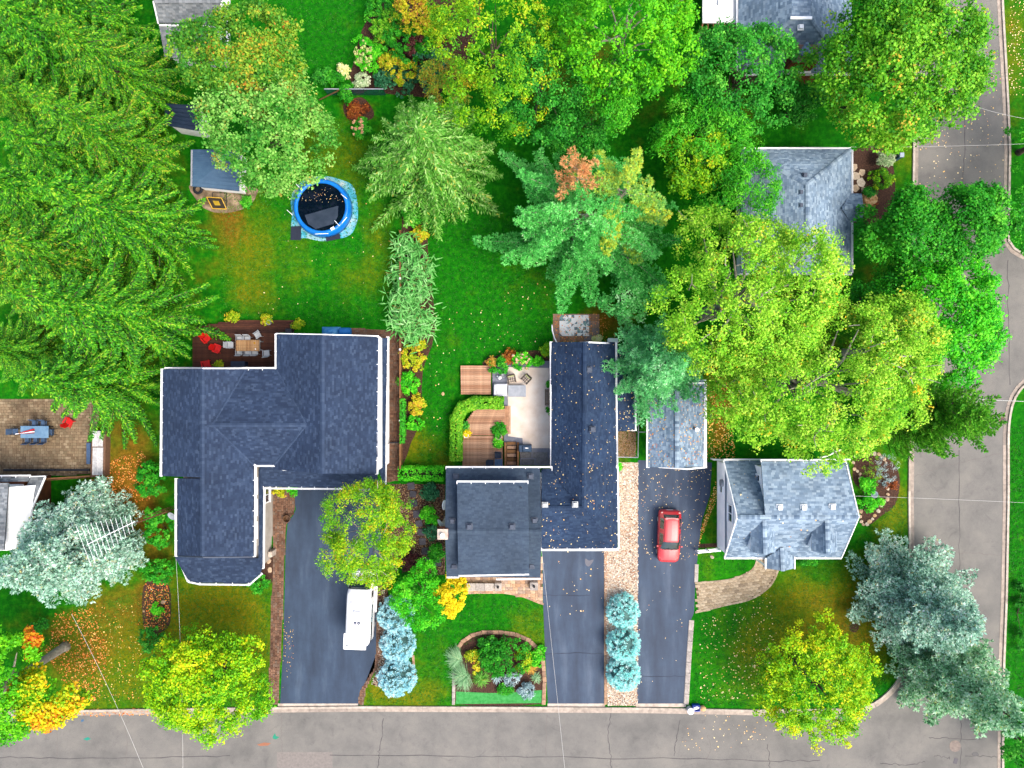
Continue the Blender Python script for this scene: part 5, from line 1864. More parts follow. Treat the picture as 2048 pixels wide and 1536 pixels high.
def conifer(name, label, px, py, h, R, m, key, rot=0.0, bark=None, group=None, scale=1.0, cat='tree', **kw):
    """px, py: foot of the trunk on the ground"""
    x, y, _ = W(px, py, 0)
    t = thing(name, label, cat, (0, 0, 0), group)
    if key in CONS:
        cr, tr, h0 = CONS[key]
        c2 = cr.copy()
        if cr.data.materials[0] != m:
            c2.material_slots[0].link = 'OBJECT'
            c2.material_slots[0].material = m
        t2 = tr.copy()
        for o in (c2, t2):
            COL.objects.link(o)
            o.parent = t
            o.matrix_parent_inverse = Matrix.Identity(4)
        s = h / h0
        t.scale = (s * scale, s * scale, s)
    else:
        q, ti, sp = (tuft_mesh if kw.pop('tufted', 0) else conifer_mesh)(h, R, **kw)
        cr = quads('crown', q, ti, m, t)
        TRIS[0] += 2 * len(q)
        sp.tube([(0, 0, -.1), (0, 0, .5), (0, 0, h * .5), (0, 0, h * .97)], [.028 * h, .02 * h, .012 * h, .02], 8)
        tr = sp.build('trunk', bark or M_BARK, t)
        CONS[key] = (cr, tr, h)
    t.location = (x, y, 0)
    t.rotation_euler = (0, 0, rot)
    return t


# ------------------------------------------------------------------ big green spruces on the left
SP = dict(zb=0.9, whorls=25, per=10, tint_mu=.42, seed=11, droop=0.24, rise=0.08, leaf=(0.23, 0.085), wid=0.24, step=0.12, side=4, ang=1.0, jit=.5, hang=0.9, tipup=0.10, tint_sd=.26)
conifer('spruce_tree', 'tall green spruce whose radiating boughs reach the big house deck', 322, 640, 16.5, 5.3, L_SPRUCE, 'sp1', 0.3, **SP)
SP2 = dict(SP, seed=12, droop=0.26)
conifer('spruce_tree', 'green spruce hanging over the dining patio and the big house roof', 262, 762, 12.5, 4.6, L_SPRUCE, 'sp2', 0.0, **SP2)
SP3 = dict(SP, seed=13, per=10)
conifer('spruce_tree', 'tall green spruce left of the trampoline lawn, above the deck spruce', 330, 470, 15.5, 5.2, L_SPRUCE, 'sp3', 0.0, **SP3)
conifer('spruce_tree', 'green spruce just left of the blue metal shed', 300, 330, 14.5, 4.8, L_SPRUCE2, 'sp1', 1.7)
conifer('spruce_tree', 'green spruce below the weathered grey roof at the top left', 300, 195, 13.0, 4.6, L_SPRUCE2, 'sp3', 2.4)
conifer('spruce_tree', 'green spruce at the top left beside the weathered grey roof', 235, 90, 12.5, 4.4, L_SPRUCE, 'sp2', 4.0)
conifer('spruce_tree', 'green spruce in the top left corner', 105, 40, 9.5, 4.4, L_SPRUCE2, 'sp3', 5.1, scale=1.25)
conifer('spruce_tree', 'green spruce at the left edge below the two corner spruces', 120, 250, 10.0, 4.4, L_SPRUCE2, 'sp1', 2.9, scale=1.2)
conifer('spruce_tree', 'green spruce at the left edge halfway up the spruce grove', 150, 420, 10.5, 4.6, L_SPRUCE, 'sp2', 1.2, scale=1.15)
conifer('spruce_tree', 'green spruce at the left edge level with the deck', 130, 580, 10.0, 4.4, L_SPRUCE2, 'sp3', 0.6, scale=1.15)
conifer('spruce_tree', 'green spruce at the left edge above the paver patio', 85, 705, 8.5, 4.0, L_SPRUCE, 'sp1', 4.4, scale=1.2)

conifer('spruce_tree', 'slim green spruce squeezed between the top left corner spruces', 190, 150, 11.5, 4.4, L_SPRUCE, 'sp2', 3.1, scale=1.15)
conifer('spruce_tree', 'green spruce at the very top left beyond the corner spruce', 60, 130, 8.5, 4.4, L_SPRUCE, 'sp1', 0.4, scale=1.25)
conifer('spruce_tree', 'low green spruce at the left edge beside the level deck spruce', 45, 470, 8.0, 4.4, L_SPRUCE2, 'sp2', 2.2, scale=1.25)
conifer('spruce_tree', 'green spruce filling the grove behind the shed spruce', 215, 360, 12.0, 4.4, L_SPRUCE, 'sp3', 3.3, scale=1.1)
conifer('spruce_tree', 'green spruce filling the grove left of the deck spruce', 215, 540, 12.5, 4.4, L_SPRUCE2, 'sp2', 5.3, scale=1.1)

# ------------------------------------------------------------------ blue spruces
BS = dict(tufted=1, zb=0.5, whorls=22, per=11, seed=21, droop=.16, rise=.14, tipup=.06, taper=.85, sub=.36, tuft=.26, needles=12, leaf=(.25, .09), gap=.33, tint_sd=.24)
conifer('blue_spruce', 'large silvery blue spruce at the left with a television aerial in front', 208, 1078, 11.5, 4.8, L_BLUE, 'bs1', 0.4, **BS)
BS2 = dict(BS, seed=22, per=10)
conifer('blue_spruce', 'large blue spruce between the cape house lawn and the street', 1795, 1178, 10.0, 4.6, L_BLUE, 'bs2', 0.0, **BS2)
BS3 = dict(BS, seed=23, per=8, whorls=19, sub=.34)
conifer('blue_spruce', 'green tinged blue spruce leaning over the street corner', 1848, 1318, 11.5, 4.0, L_BLUEG, 'bs3', 0.9, **BS3)

# ------------------------------------------------------------------ other conifers
FI = dict(zb=0.5, whorls=24, per=10, seed=31, droop=0.27, rise=0.16, leaf=(0.32, 0.10), wid=0.40, step=0.16, side=3, ang=0.9, jit=0.55, hang=0.25, tipup=0.0, taper=0.62, tint_sd=.2)
conifer('fir_tree', 'feathery silver green fir above the fence end and the strap-leaved plants', 868, 350, 10.5, 5.7, L_FIR, 'fi1', 0.0, **FI)
PI_ = dict(tufted=1, zb=2.0, whorls=11, per=9, seed=41, droop=.06, rise=.10, tipup=.05, taper=.5, sub=.25, tuft=.25, needles=20, leaf=(.27, .06), gap=.29, tint_sd=.16, skip=.03)
conifer('pine_tree', 'broad teal green pine spreading over the lawn behind the centre house', 1150, 480, 11.0, 7.2, L_PINE, 'pi1', 0.2, bark=M_BARKPALE, **PI_)
PY = dict(PI_, seed=42, whorls=7, per=6, zb=6.0, skip=.4)
conifer('pine_tree', 'yellowing pine rising behind the teal pine', 1212, 446, 11.5, 4.4, L_PINEYEL, 'pi2', 0.0, bark=M_BARKPALE, **PY)
PD = dict(PI_, seed=43, whorls=5, per=5, zb=8.4, needles=12, skip=.25)
conifer('pine_tree', 'slim pine with dead orange brown top beside the yellowing pine', 1138, 424, 11.0, 2.3, L_PINEDEAD, 'pi3', 0.0, bark=M_BARKPALE, **PD)
PK = dict(PI_, seed=44, whorls=18, per=10, zb=.8, taper=.7, droop=.12, skip=0, gap=.32, needles=15)
conifer('pine_tree', 'rounded dark teal pine between the centre house wing and the garage roof', 1292, 737, 11.0, 4.3, L_PINEDARK, 'pi4', 0.0, **PK)
CE = dict(zb=0.3, whorls=26, per=8, seed=51, droop=-0.5, rise=0.35, leaf=(0.26, 0.12), wid=0.42, step=0.15, side=3, ang=0.8, jit=0.6, hang=0.1, tipup=0.0, taper=0.55, tint_sd=.18, puff=2)
conifer('cedar_tree', 'tall dark cedar leaning over the right street below the poplar', 1792, 822, 10.5, 3.2, L_CEDAR, 'ce1', 0.0, **CE)
conifer('cedar_tree', 'shorter cedar beside the stone bed at the right street', 1775, 842, 7.5, 2.4, L_CEDAR, 'ce1', 2.0)

# ------------------------------------------------------------------ broadleaf trees
MK = dict(clump_r=0.55, per=48, leaf=0.24)
tree('maple_tree', 'dense round maple with orange mottled leaves near the top left lawn', 'tree', 492, 125, 122, 100, 10, 3.0, L_MAPLEMOT, 101, lobes=20, clumps=460, tint_mu=.36, patches=((0, -.2, .5, .12), (-.5, .3, .4, -.2)), **MK)
tree('maple_tree', 'dense grey green maple beside the round blue pool', 'tree', 535, 262, 132, 118, 10, 2.2, L_MAPLEGREY, 102, lobes=20, clumps=480, patches=((.5, .5, .35, .35),), **MK)
tree('maple_tree', 'large round bright green maple over the street at the top right', 'tree', 1782, 138, 176, 152, 12.5, 2.5, L_MAPLE, 103, lobes=34, clumps=1150, clump_r=.6, per=44, leaf=.25, spread=.66, lobe=.36, patches=((.3, .6, .15, .4),))
tree('deciduous_tree', 'yellow green tree at the top centre left of the bright lime tree', 'tree', 985, 120, 120, 175, 12, 2.5, L_OLIVE, 104, lobes=22, clumps=420, clump_r=.5, per=48, leaf=.22, narrow=.55)
tree('deciduous_tree', 'bright lime green tree at the top centre', 'tree', 1245, 75, 150, 130, 13, 3, L_LIME, 105, lobes=20, clumps=420, clump_r=.55, per=48, leaf=.24, nlimb=14, out=10, bark=M_BARKPALE)
tree('deciduous_tree', 'dark green tree between the yellow green and lime trees at the top', 'tree', 1080, 160, 90, 130, 9, 2, L_DEEP, 106, lobes=12, clumps=260, clump_r=.5, per=44, leaf=.22)
tree('deciduous_tree', 'olive tinged tree hanging below the lime tree', 'tree', 1225, 190, 85, 65, 9.5, 3, L_BRIGHT, 107, lobes=9, clumps=190, clump_r=.5, per=44, leaf=.22, narrow=.5)
tree('deciduous_tree', 'dark green tree in front of the white porch roof', 'tree', 1475, 165, 120, 105, 8.5, 1.5, L_DEEP, 108, lobes=16, clumps=460, clump_r=.5, per=46, leaf=.22, patches=((.6, .2, .5, .25),))
tree('sumac_tree', 'fine leaved green sumac left of the hip roofed house', 'tree', 1395, 265, 105, 62, 8, 2, L_BRIGHT, 109, lobes=12, clumps=240, clump_r=.55, per=44, leaf=.32, narrow=.3)
tree('sumac_tree', 'green and amber sumac below the fine leaved one, beside the hip roof', 'tree', 1470, 385, 75, 85, 7, 1.5, L_BRIGHT, 110, lobes=10, clumps=220, clump_r=.55, per=44, leaf=.32, narrow=.3)
tree('deciduous_tree', 'amber and green tree between the pines and the sumacs', 'tree', 1390, 330, 70, 60, 7.5, 2, L_OLIVE, 111, lobes=9, clumps=180, clump_r=.45, per=42, leaf=.22, tint_mu=.38)
tree('deciduous_tree', 'deep green tree arching over the right street beside the hip roof', 'tree', 1860, 458, 160, 72, 9, 1.5, L_BUSH, 112, lobes=20, clumps=760, spread=.7, tint_mu=.5, clump_r=.55, per=46, leaf=.24, patches=((.8, .2, .35, .3),))
tree('deciduous_tree', 'bright green tree overhanging the street right of the poplar', 'tree', 1868, 645, 120, 112, 9, 1.5, L_BUSHLIME, 113, lobes=20, clumps=760, clump_r=.55, per=46, leaf=.24)
tree('poplar_tree', 'very large yellow green poplar with bare pale twigs, right of centre', 'tree', 1478, 600, 180, 166, 14, 4.0, L_POPLAR, 114, lobes=34, clumps=1750, clump_r=.46, per=34, leaf=.19, narrow=.7, trunk=.4, bark=M_BARKPALE, nlimb=20, out=60, spread=.74, lobe=.33)
FORK = tree('poplar_tree', 'yellow green poplar with a forked white branch above the cape house', 'tree', 1622, 765, 212, 150, 13, 3.5, L_POPLAR, 115, lobes=36, clumps=1850, clump_r=.46, per=34, leaf=.19, narrow=.7, trunk=.4, bark=M_BARKPALE, nlimb=20, out=60, spread=.74, lobe=.33)
tree('poplar_tree', 'yellow green poplar leaning right towards the street', 'tree', 1785, 695, 80, 105, 11, 3.5, L_POPLAR, 116, lobes=16, clumps=560, clump_r=.44, per=34, leaf=.21, spread=.72, lobe=.34, narrow=.7, trunk=.25, bark=M_BARKPALE, nlimb=10, out=16)
tree('deciduous_tree', 'green tree at the right edge across the street near the top', 'tree', 2125, 265, 105, 80, 7, 2, L_BRIGHT, 117, lobes=9, clumps=160, clump_r=.5, per=42, leaf=.22)
tree('deciduous_tree', 'green tree at the right edge above the side street', 'tree', 2120, 430, 110, 95, 7, 2, L_BUSH, 118, lobes=10, clumps=200, clump_r=.5, per=42, leaf=.22)
tree('deciduous_tree', 'round yellow green tree at the front of the right lawn', 'tree', 1630, 1365, 108, 112, 6.5, 1.4, L_YELGREEN, 119, lobes=24, clumps=720, clump_r=.42, per=44, leaf=.2, tint_mu=.48)
tree('deciduous_tree', 'yellow green tree in front of the big house beside the street', 'tree', 425, 1355, 138, 108, 7, 1.4, L_YELGREEN, 120, lobes=22, clumps=620, clump_r=.45, per=44, leaf=.21, tint_mu=.40, patches=((-.1, .3, .45, .2),), spread=.68, lobe=.38)
CORNER = tree('maple_tree', 'maple with green, yellow and orange crown in the bottom left corner', 'tree', 8, 1370, 75, 120, 9, 2.5, L_LIME, 121, lobes=12, clumps=280, clump_r=.5, per=44, leaf=.24, lean=(.75, .62), trunk=.34, bark=M_BARKPALE)
q, ti, lc, cp = leafy_crown(W(105, 1385, 5), 2.1, 2.25, 2.5, 8, 190, 46, .22, L_AUTUMN, 122, clump_r=.45, tint_mu=.34, patches=((.3, -.6, .6, .3), (.5, .1, .5, .12)))
quads('crown', q, ti, L_AUTUMN, CORNER)
q, ti, lc, cp = leafy_crown(W(68, 1285, 5.2), .62, 1.2, 1.2, 4, 30, 40, .22, L_ORANGE, 123, clump_r=.32)
quads('crown', q, ti, L_ORANGE, CORNER)
tree('birch_tree', 'airy birch with pale twigs hanging over the white van', 'tree', 738, 1058, 88, 134, 8.5, 3.0, L_OLIVE, 124, lobes=24, clumps=640, clump_r=.42, per=44, leaf=.17, narrow=.6, trunk=.16, bark=M_BARKPALE, nlimb=14, out=26, spread=.58, lobe=.42, tint_mu=.5)
tree('deciduous_tree', 'orange and yellow shrub tree at the top of the planting bed', 'tree', 838, 18, 46, 46, 5, 1.2, L_BUSHYEL, 125, lobes=7, clumps=110, clump_r=.35, per=36, leaf=.2, tint_mu=.6)
tree('deciduous_tree', 'dark green tree at the bottom right corner beyond the street', 'tree', 2068, 1500, 66, 50, 5, 1, L_DEEP, 126, lobes=8, clumps=130, clump_r=.4, per=40, leaf=.2)
tree('deciduous_tree', 'ferny bright green tree beside the golden shrub', 'tree', 846, 1188, 64, 62, 3.6, .8, L_BUSHLIME, 127, lobes=14, clumps=190, spread=.78, lobe=.28, clump_r=.36, per=46, leaf=.26, narrow=.35, trunk=.1)
tree('deciduous_tree', 'vivid golden yellow shrub tree at the corner of the centre house', 'tree', 904, 1182, 32, 42, 4.2, 1.2, L_GOLD, 128, lobes=8, clumps=110, clump_r=.28, per=40, leaf=.24, narrow=.45, trunk=.07)
tree('deciduous_tree', 'dim green tree filling the gap between the top centre trees', 'tree', 1150, 260, 90, 60, 5, .5, L_DEEP, 129, lobes=9, clumps=190, clump_r=.5, per=40, leaf=.22)
tree('deciduous_tree', 'low dark tree under the edge of the big maple and brick gable', 'tree', 1600, 205, 45, 45, 4.5, .6, L_DEEP, 130, lobes=7, clumps=120, clump_r=.4, per=40, leaf=.2)
tree('deciduous_tree', 'shaded green tree between the poplar and the teal pine', 'tree', 1255, 590, 75, 50, 4.5, .6, L_PINE, 131, lobes=8, clumps=170, clump_r=.45, per=40, leaf=.22)
tree('deciduous_tree', 'deep green tree between the hip roof and the poplar', 'tree', 1770, 590, 70, 55, 6.5, .8, L_BUSH, 132, lobes=9, clumps=180, clump_r=.5, per=44, leaf=.22)
tree('deciduous_tree', 'russet tinged tree left of the yellow green top tree', 'tree', 905, 175, 48, 55, 6, 1, L_MAPLEMOT, 133, lobes=8, clumps=140, clump_r=.4, per=40, leaf=.22, narrow=.4, tint_mu=.62)

mb = MB()
for pts, r0 in (([(1745, 722, 10.2), (1764, 719, 11.0), (1790, 713, 11.3), (1822, 712, 11.4)], .07), ([(1764, 719, 11.0), (1795, 732, 11.3), (1814, 742, 11.3), (1826, 768, 11.0)], .06), ([(1764, 719, 11.0), (1778, 738, 11.1), (1794, 750, 11.0)], .05)):
    mb.tube([W(*p) for p in pts], [r0, r0 * .9, r0 * .7, r0 * .4][:len(pts)], 7)
mb.build('bare_branch', mat('bleached bark', [C(214, 206, 190), C(236, 230, 216)], rough=.9), FORK, smooth=True)
# ------------------------------------------------------------------ globe spruces
def globe(label, px, py, rp, h, m, seed):
    z = h - rp / PX * .9
    x, y, _ = W(px, py, z)
    r = rp / PX * (CAM_H - z) / CAM_H
    g = np.random.default_rng(seed)
    t = thing('globe_spruce', label, 'shrub', (x, y, 0), 'dwarf globe spruces lining the driveways')
    n = 520
    r *= g.uniform(.92, 1.06)
    d = sph(n, g)
    d = d[d[:, 2] > -0.55]
    n = len(d)
    per = 16
    ci = np.repeat(np.arange(n), per)
    c0 = d * r * (g.uniform(.76, 1.02, (n, 1)) + .035 * np.sin(d @ g.normal(0, 3.2, (3, 1)) + g.uniform(0, 6)))
    off = sph(len(ci), g)
    ax = unit(d[ci] * .9 + off * .8)
    p = c0[ci] + ax * 0.09 + off * 0.03
    nr = unit(np.cross(ax, sph(len(ci), g)) + d[ci] * .4)
    q = leaf_quads(p + np.array([x, y, z]), ax, nr, .2 * g.uniform(.7, 1.2, len(ci)), .055 * g.uniform(.8, 1.3, len(ci)))
    q2 = []
    quads('foliage', q, .45 + g.normal(0, .12, n)[ci] + g.normal(0, .14, len(ci)), m, t)
    MB().lathe((x, y, z), [(.01, -r * .8), (r * .5, -r * .66), (r * .8, 0), (r * .55, r * .62), (.01, r * .82)], 10).build('inner_twigs', mat('spruce twigs', [C(70, 110, 108), C(96, 136, 130)], rough=1.0, scale=8), t)
    MB().tube([(x, y, -.02), (x, y, z)], [.06, .04], 8).build('trunk', M_BARK, t)
    TRIS[0] += 2 * len(q)


globe('pale blue globe spruce nearest the van, top of the left row of three', 792, 1228, 34, 1.7, L_GLOBE, 201)
globe('pale blue globe spruce in the middle of the left row of three', 797, 1287, 35, 1.7, L_GLOBE, 202)
globe('pale blue globe spruce at the bottom of the left row of three', 795, 1352, 36, 1.7, L_GLOBE, 203)
globe('teal globe spruce at the top of the pebble strip row', 1246, 1221, 32, 1.7, L_GLOBET, 204)
globe('teal globe spruce in the middle of the pebble strip row', 1247, 1288, 32, 1.7, L_GLOBET, 205)
globe('teal globe spruce at the bottom of the pebble strip row', 1246, 1346, 31, 1.7, L_GLOBET, 206)

# ------------------------------------------------------------------ hedges and shrubs
def hedge(name, label, pts, w, h, m, seed, leaf=.13, dens=170, tint_mu=.5, patches=()):
    """clipped hedge along a line of pixels, w and h in metres"""
    g = np.random.default_rng(seed)
    P = [np.array(W2(*p, h)) for p in pts]
    t = thing(name, label, 'hedge', (P[0][0], P[0][1], 0))
    V, T = [], []
    mb = MB()
    for a, b in zip(P[:-1], P[1:]):
        L = np.linalg.norm(b - a)
        d = (b - a) / L
        nn = np.array([-d[1], d[0]])
        n = int(dens * (L + w * .5) * (w + 1.2 * h))
        s = g.uniform(-w * .3, L + w * .3, n)
        ang = g.uniform(-.25, PI + .25, n)
        rr = g.uniform(.86, 1.05, n) + .06 * np.sin(s * 5 + seed) * np.sin(ang * 3)
        o = np.sign(np.cos(ang)) * np.abs(np.cos(ang)) ** .6 * w / 2 * rr
        z = h * (.45 + .55 * np.sign(np.sin(ang)) * np.abs(np.sin(ang)) ** .6 * rr)
        p = np.stack([a[0] + d[0] * s + nn[0] * o, a[1] + d[1] * s + nn[1] * o, np.maximum(z, .05)], 1)
        nr = unit(np.stack([nn[0] * np.cos(ang), nn[1] * np.cos(ang), np.abs(np.sin(ang)) + .3], 1) + g.normal(0, .5, (n, 3)))
        ax = np.cross(nr, sph(n, g))
        LL = leaf * g.uniform(.7, 1.4, n)
        V.append(leaf_quads(p, ax, nr, LL, LL * .7))
        T.append(tint_mu + g.normal(0, .18, n) + .10 * np.sin(s * 2.3 + seed))
        mb.bar((a[0], a[1], h * .36), (b[0], b[1], h * .36), w * .58, h * .62)
    V = np.concatenate(V)
    quads('foliage', V, np.concatenate(T), m, t)
    TRIS[0] += 2 * len(V)
    mb.build('inner_twigs', mat('hedge twigs', [C(30, 44, 18), C(44, 58, 24)], rough=1.0, scale=8), t)
    return t


hedge('clipped_hedge', 'clipped bright green hedge joining the centre house to the brown walk', [(804, 948), (878, 949)], 1.15, 1.3, L_BUSHLIME, 301)
hedge('vine_hedge', 'yellow green vine hedge wrapped round the wooden decks', [(1000, 806), (950, 806), (925, 815), (912, 838), (911, 915)], 0.95, 1.2, L_MAPLE, 302, leaf=.17, dens=300)
hedge('vine', 'green vine covering the lower end of the fence', [(803, 800), (803, 885)], .35, 1.5, L_BUSH, 303, leaf=.12)

B = bush
B('shrub', 'tall green cedar shrub at the left wall of the big house', 302, 958, 30, 45, 2.6, L_BUSH, 401, clumps=120, lobes=9, leaf=.16, per=40)
B('shrub', 'green shrub left of the front wing of the big house', 318, 1060, 30, 45, 2.4, L_BUSH, 402, clumps=120, lobes=9, leaf=.16, per=40)
B('shrub', 'rounded green shrub above the leafy mulch square', 315, 1140, 33, 26, 1.8, L_BUSH, 403, clumps=100, lobes=7, leaf=.15)
B('shrub', 'small bright shrub in the leafy mulch square', 314, 1217, 15, 13, .7, L_BUSHLIME, 404, clumps=36, lobes=4)
B('shrub', 'dark shrub behind the yellow green street tree', 305, 1275, 26, 28, 1.6, L_DEEP, 405, clumps=70)
B('shrub', 'green shrub at the foot of the big house bay', 518, 1165, 22, 20, 1.2, L_BUSH, 406, clumps=70)
B('shrub', 'yellow green plant tucked under the garage eave', 588, 977, 11, 8, .7, L_BUSHLIME, 407, clumps=24, lobes=4)
B('potted_shrub', 'green and red potted plant beside the garage wall', 556, 984, 9, 9, .7, L_BUSHYEL, 408, clumps=22, lobes=4)
B('shrub', 'dark green round shrub below the clipped hedge', 861, 984, 19, 16, 1.2, L_BUSHDARK, 409, clumps=60)
B('shrub', 'bright green round shrub left of the centre house', 861, 1028, 17, 15, 1.1, L_BUSHLIME, 410, clumps=60)
B('shrub', 'loose dark shrub beside the chimney', 866, 1064, 18, 15, 1.0, L_BUSHDARK, 411, clumps=40)
B('shrub', 'mid green mounded shrub at the centre house wall', 876, 1105, 17, 21, 1.1, L_BUSH, 412, clumps=70)
B('shrub', 'dark purple shrub under the birch', 822, 1122, 22, 20, 1.1, L_PURPLE, 413, clumps=60)
B('shrub', 'dark green shrub beneath the ferny tree', 815, 1172, 20, 20, 1.3, L_BUSH, 414, clumps=50)
B('hydrangea', 'lime flowered hydrangea at the edge of the top lawn', 735, 112, 35, 49, 1.6, L_BUSHLIME, 415, clumps=128, lobes=7)
HYD = bpy.data.objects
B('shrub', 'golden yellow shrub behind the lime hydrangea', 795, 135, 49, 35, 2.2, L_BUSHYEL, 416, clumps=144, tint_mu=.4)
B('shrub', 'mixed green shrub in the middle of the top planting bed', 815, 85, 61, 54, 2.6, L_BUSH, 417, clumps=208, lobes=9, leaf=.17, per=40)
B('shrub', 'dark red brown shrub in the top planting bed', 835, 95, 30, 24, 2.9, L_PURPLE, 418, clumps=80, tint_mu=.8)
B('shrub', 'green shrub at the bottom of the top planting bed', 790, 160, 61, 30, 1.8, L_BUSHDARK, 419, clumps=144)
B('shrub', 'grey green shrub at the right of the top planting bed', 865, 140, 43, 46, 2.4, L_BUSHDARK, 420, clumps=144, tint_mu=.6)
B('shrub', 'upright lime shrub near the top of the planting bed', 775, 60, 35, 40, 2.0, L_MAPLE, 421, clumps=112)
B('shrub', 'leafy green shrub at the top of the planting bed beside the lawn', 765, 22, 34, 34, 1.8, L_BUSH, 475, clumps=110, lobes=8)
B('shrub', 'yellow green shrub between the bed and the russet tree', 870, 60, 40, 45, 2.4, L_OLIVE, 476, clumps=150, lobes=9, leaf=.17)
B('shrub', 'pale variegated shrub beside the glass panel fence', 722, 162, 15, 16, 1.2, L_PALE, 422, clumps=50)
B('shrub', 'yellow flowered shrub at the end of the clipped row', 686, 143, 12, 10, 1.0, L_FLOWER, 423, clumps=36, lobes=5)
B('shrub', 'dark green low shrub under the grey green maple edge', 645, 155, 28, 14, 1.3, L_DEEP, 424, clumps=70)
B('shrub', 'green low shrub right of the dark one below the top lawn', 672, 158, 20, 14, 1.2, L_BUSH, 425, clumps=50)
B('shrub', 'thin green sapling over the rusty leaf bed', 695, 190, 16, 26, 1.8, L_BUSH, 426, clumps=44)
B('shrub', 'rust red low shrub in the round bed', 716, 222, 24, 20, .8, L_RUST, 427, clumps=70, leaf=.12)
B('hydrangea', 'hydrangea with fading pink heads beside the fir', 722, 262, 16, 28, 1.3, L_BUSH, 428, clumps=60)
B('shrub', 'round green shrub beneath the fir at the fence top', 828, 432, 18, 20, 1.4, L_BUSH, 429, clumps=60, tint_mu=.6)
B('shrub', 'gold tipped fern clump below the round green shrub', 842, 468, 15, 12, .8, L_BUSHYEL, 430, clumps=40)
B('shrub', 'yellow flowering shrub along the fence bed', 826, 712, 26, 32, 1.3, L_BUSHYEL, 431, clumps=90, tint_mu=.35)
B('shrub', 'green shrub below the yellow one along the fence bed', 818, 765, 20, 30, 1.2, L_BUSHLIME, 432, clumps=70)
B('shrub', 'peach tinged shrub lower along the fence bed', 834, 810, 16, 24, 1.0, L_BUSHYEL, 433, clumps=60, tint_mu=.55)
B('shrub', 'lime mound near the lower end of the fence bed', 826, 846, 16, 14, .8, L_BUSHLIME, 434, clumps=40)
B('hydrangea', 'hydrangea with pink and cream flowers above the beige patio', 1044, 722, 24, 18, 1.3, L_BUSHLIME, 435, clumps=70)
B('shrub', 'dark green shrub left of the pink hydrangea', 1000, 732, 18, 18, 1.1, L_BUSH, 436, clumps=50)
B('shrub', 'rust brown grassy shrub left of the hydrangea', 1018, 715, 12, 16, 1.0, L_RUST, 437, clumps=36, tint_mu=.8)
B('shrub', 'amber grassy shrub at the corner of the upper deck', 984, 724, 10, 9, .8, L_REEDGOLD, 438, clumps=26)
B('shrub', 'green low shrub right of the pink hydrangea', 1076, 722, 12, 10, .7, L_BUSHLIME, 439, clumps=26)
B('shrub', 'brownish shrub against the centre house wing', 1092, 700, 12, 18, 1.1, L_OLIVE, 440, clumps=44)
B('shrub', 'lush green shrub filling the planted front bed', 1003, 1312, 62, 46, 1.2, L_BUSH, 441, clumps=240, lobes=10, leaf=.13, per=40, tint_mu=.35)
B('shrub', 'yellow leaved sprig in the left of the front bed', 948, 1322, 17, 30, .9, L_BUSHYEL, 442, clumps=40, tint_mu=.25)
B('shrub', 'bronze green shrub at the right of the front bed', 1046, 1318, 18, 30, .9, L_OLIVE, 443, clumps=60, tint_mu=.6)
B('shrub', 'dark green ground cover at the crown of the front bed', 985, 1290, 38, 20, .7, L_DEEP, 474, clumps=90, lobes=8)
B('shrub', 'silver blue mound in the front bed', 1023, 1356, 20, 14, .7, L_SILVER, 444, clumps=50, leaf=.09)
B('shrub', 'grey blue rounded mound in front of the amber grass', 1054, 1380, 16, 17, .6, L_SILVER, 445, clumps=46, leaf=.12, tint_mu=.3)
B('shrub', 'low green mound at the front edge of the bed', 1010, 1378, 16, 12, .5, L_BUSH, 446, clumps=36)
B('shrub', 'vivid green corner shrub of the front bed', 1072, 1315, 14, 22, .5, L_BUSHLIME, 447, clumps=46)
B('shrub', 'lime green mound near the top of the stone edged bed', 1736, 968, 17, 15, 1.0, L_BUSHLIME, 448, clumps=56)
B('shrub', 'lime green mound lower in the stone edged bed', 1735, 1006, 16, 15, 1.0, L_BUSHLIME, 449, clumps=56)
B('shrub', 'small lime mound touching the lower one in the stone edged bed', 1753, 1002, 10, 9, .7, L_BUSHLIME, 450, clumps=26)
B('shrub', 'wispy grey green shrub in the stone edged bed', 1775, 940, 30, 30, 1.6, L_SILVER, 451, clumps=50, per=18, leaf=.13, narrow=.3)
B('shrub', 'twiggy brown green shrub in the stone edged bed', 1745, 935, 24, 24, 1.2, L_OLIVE, 452, clumps=40, per=18, leaf=.12, narrow=.3)
B('shrub', 'rusty spray beside the stone edged bed', 1784, 968, 14, 10, .7, L_RUST, 453, clumps=26, per=20)
B('shrub', 'pale green feathery shrub beside the grey blue utility box', 1770, 320, 17, 16, 1.3, L_PALE, 454, clumps=50, narrow=.3, leaf=.2, tint_mu=.3)
B('shrub', 'green and yellow shrub below the feathery shrub', 1762, 358, 26, 20, 1.0, L_OLIVE, 455, clumps=70, tint_mu=.3)
B('shrub', 'dark green low shrub beside the cut stump', 1738, 385, 14, 10, .6, L_DEEP, 456, clumps=30)
B('shrub', 'low plants along the front wall of the cape house', 1618, 1122, 22, 5, .6, L_BUSH, 457, clumps=36, lobes=5)
B('shrub', 'green shrubby edge at the far right lawn', 2044, 1230, 10, 120, 1.0, L_DEEP, 458, clumps=90, lobes=9)
B('shrub', 'flowering plant at the top edge of the dark deck', 466, 636, 16, 9, .8, L_BUSHYEL, 459, clumps=36, tint_mu=.2)
B('potted_shrub', 'potted plant on the right of the dark deck edge', 533, 638, 9, 8, .8, L_BUSHYEL, 460, clumps=24, tint_mu=.3)
B('shrub', 'green plant where the dark deck meets the lawn', 597, 648, 11, 9, .7, L_BUSHYEL, 461, clumps=24, tint_mu=.1)
B('shrub', 'yellow green plant beside the lowest red chair', 440, 731, 8, 7, .7, L_BUSHYEL, 462, clumps=22, tint_mu=.1)
B('shrub', 'small green plant on the concrete near the blue shed', 493, 404, 9, 9, .6, L_BUSH, 463, clumps=26, tint_mu=.7)
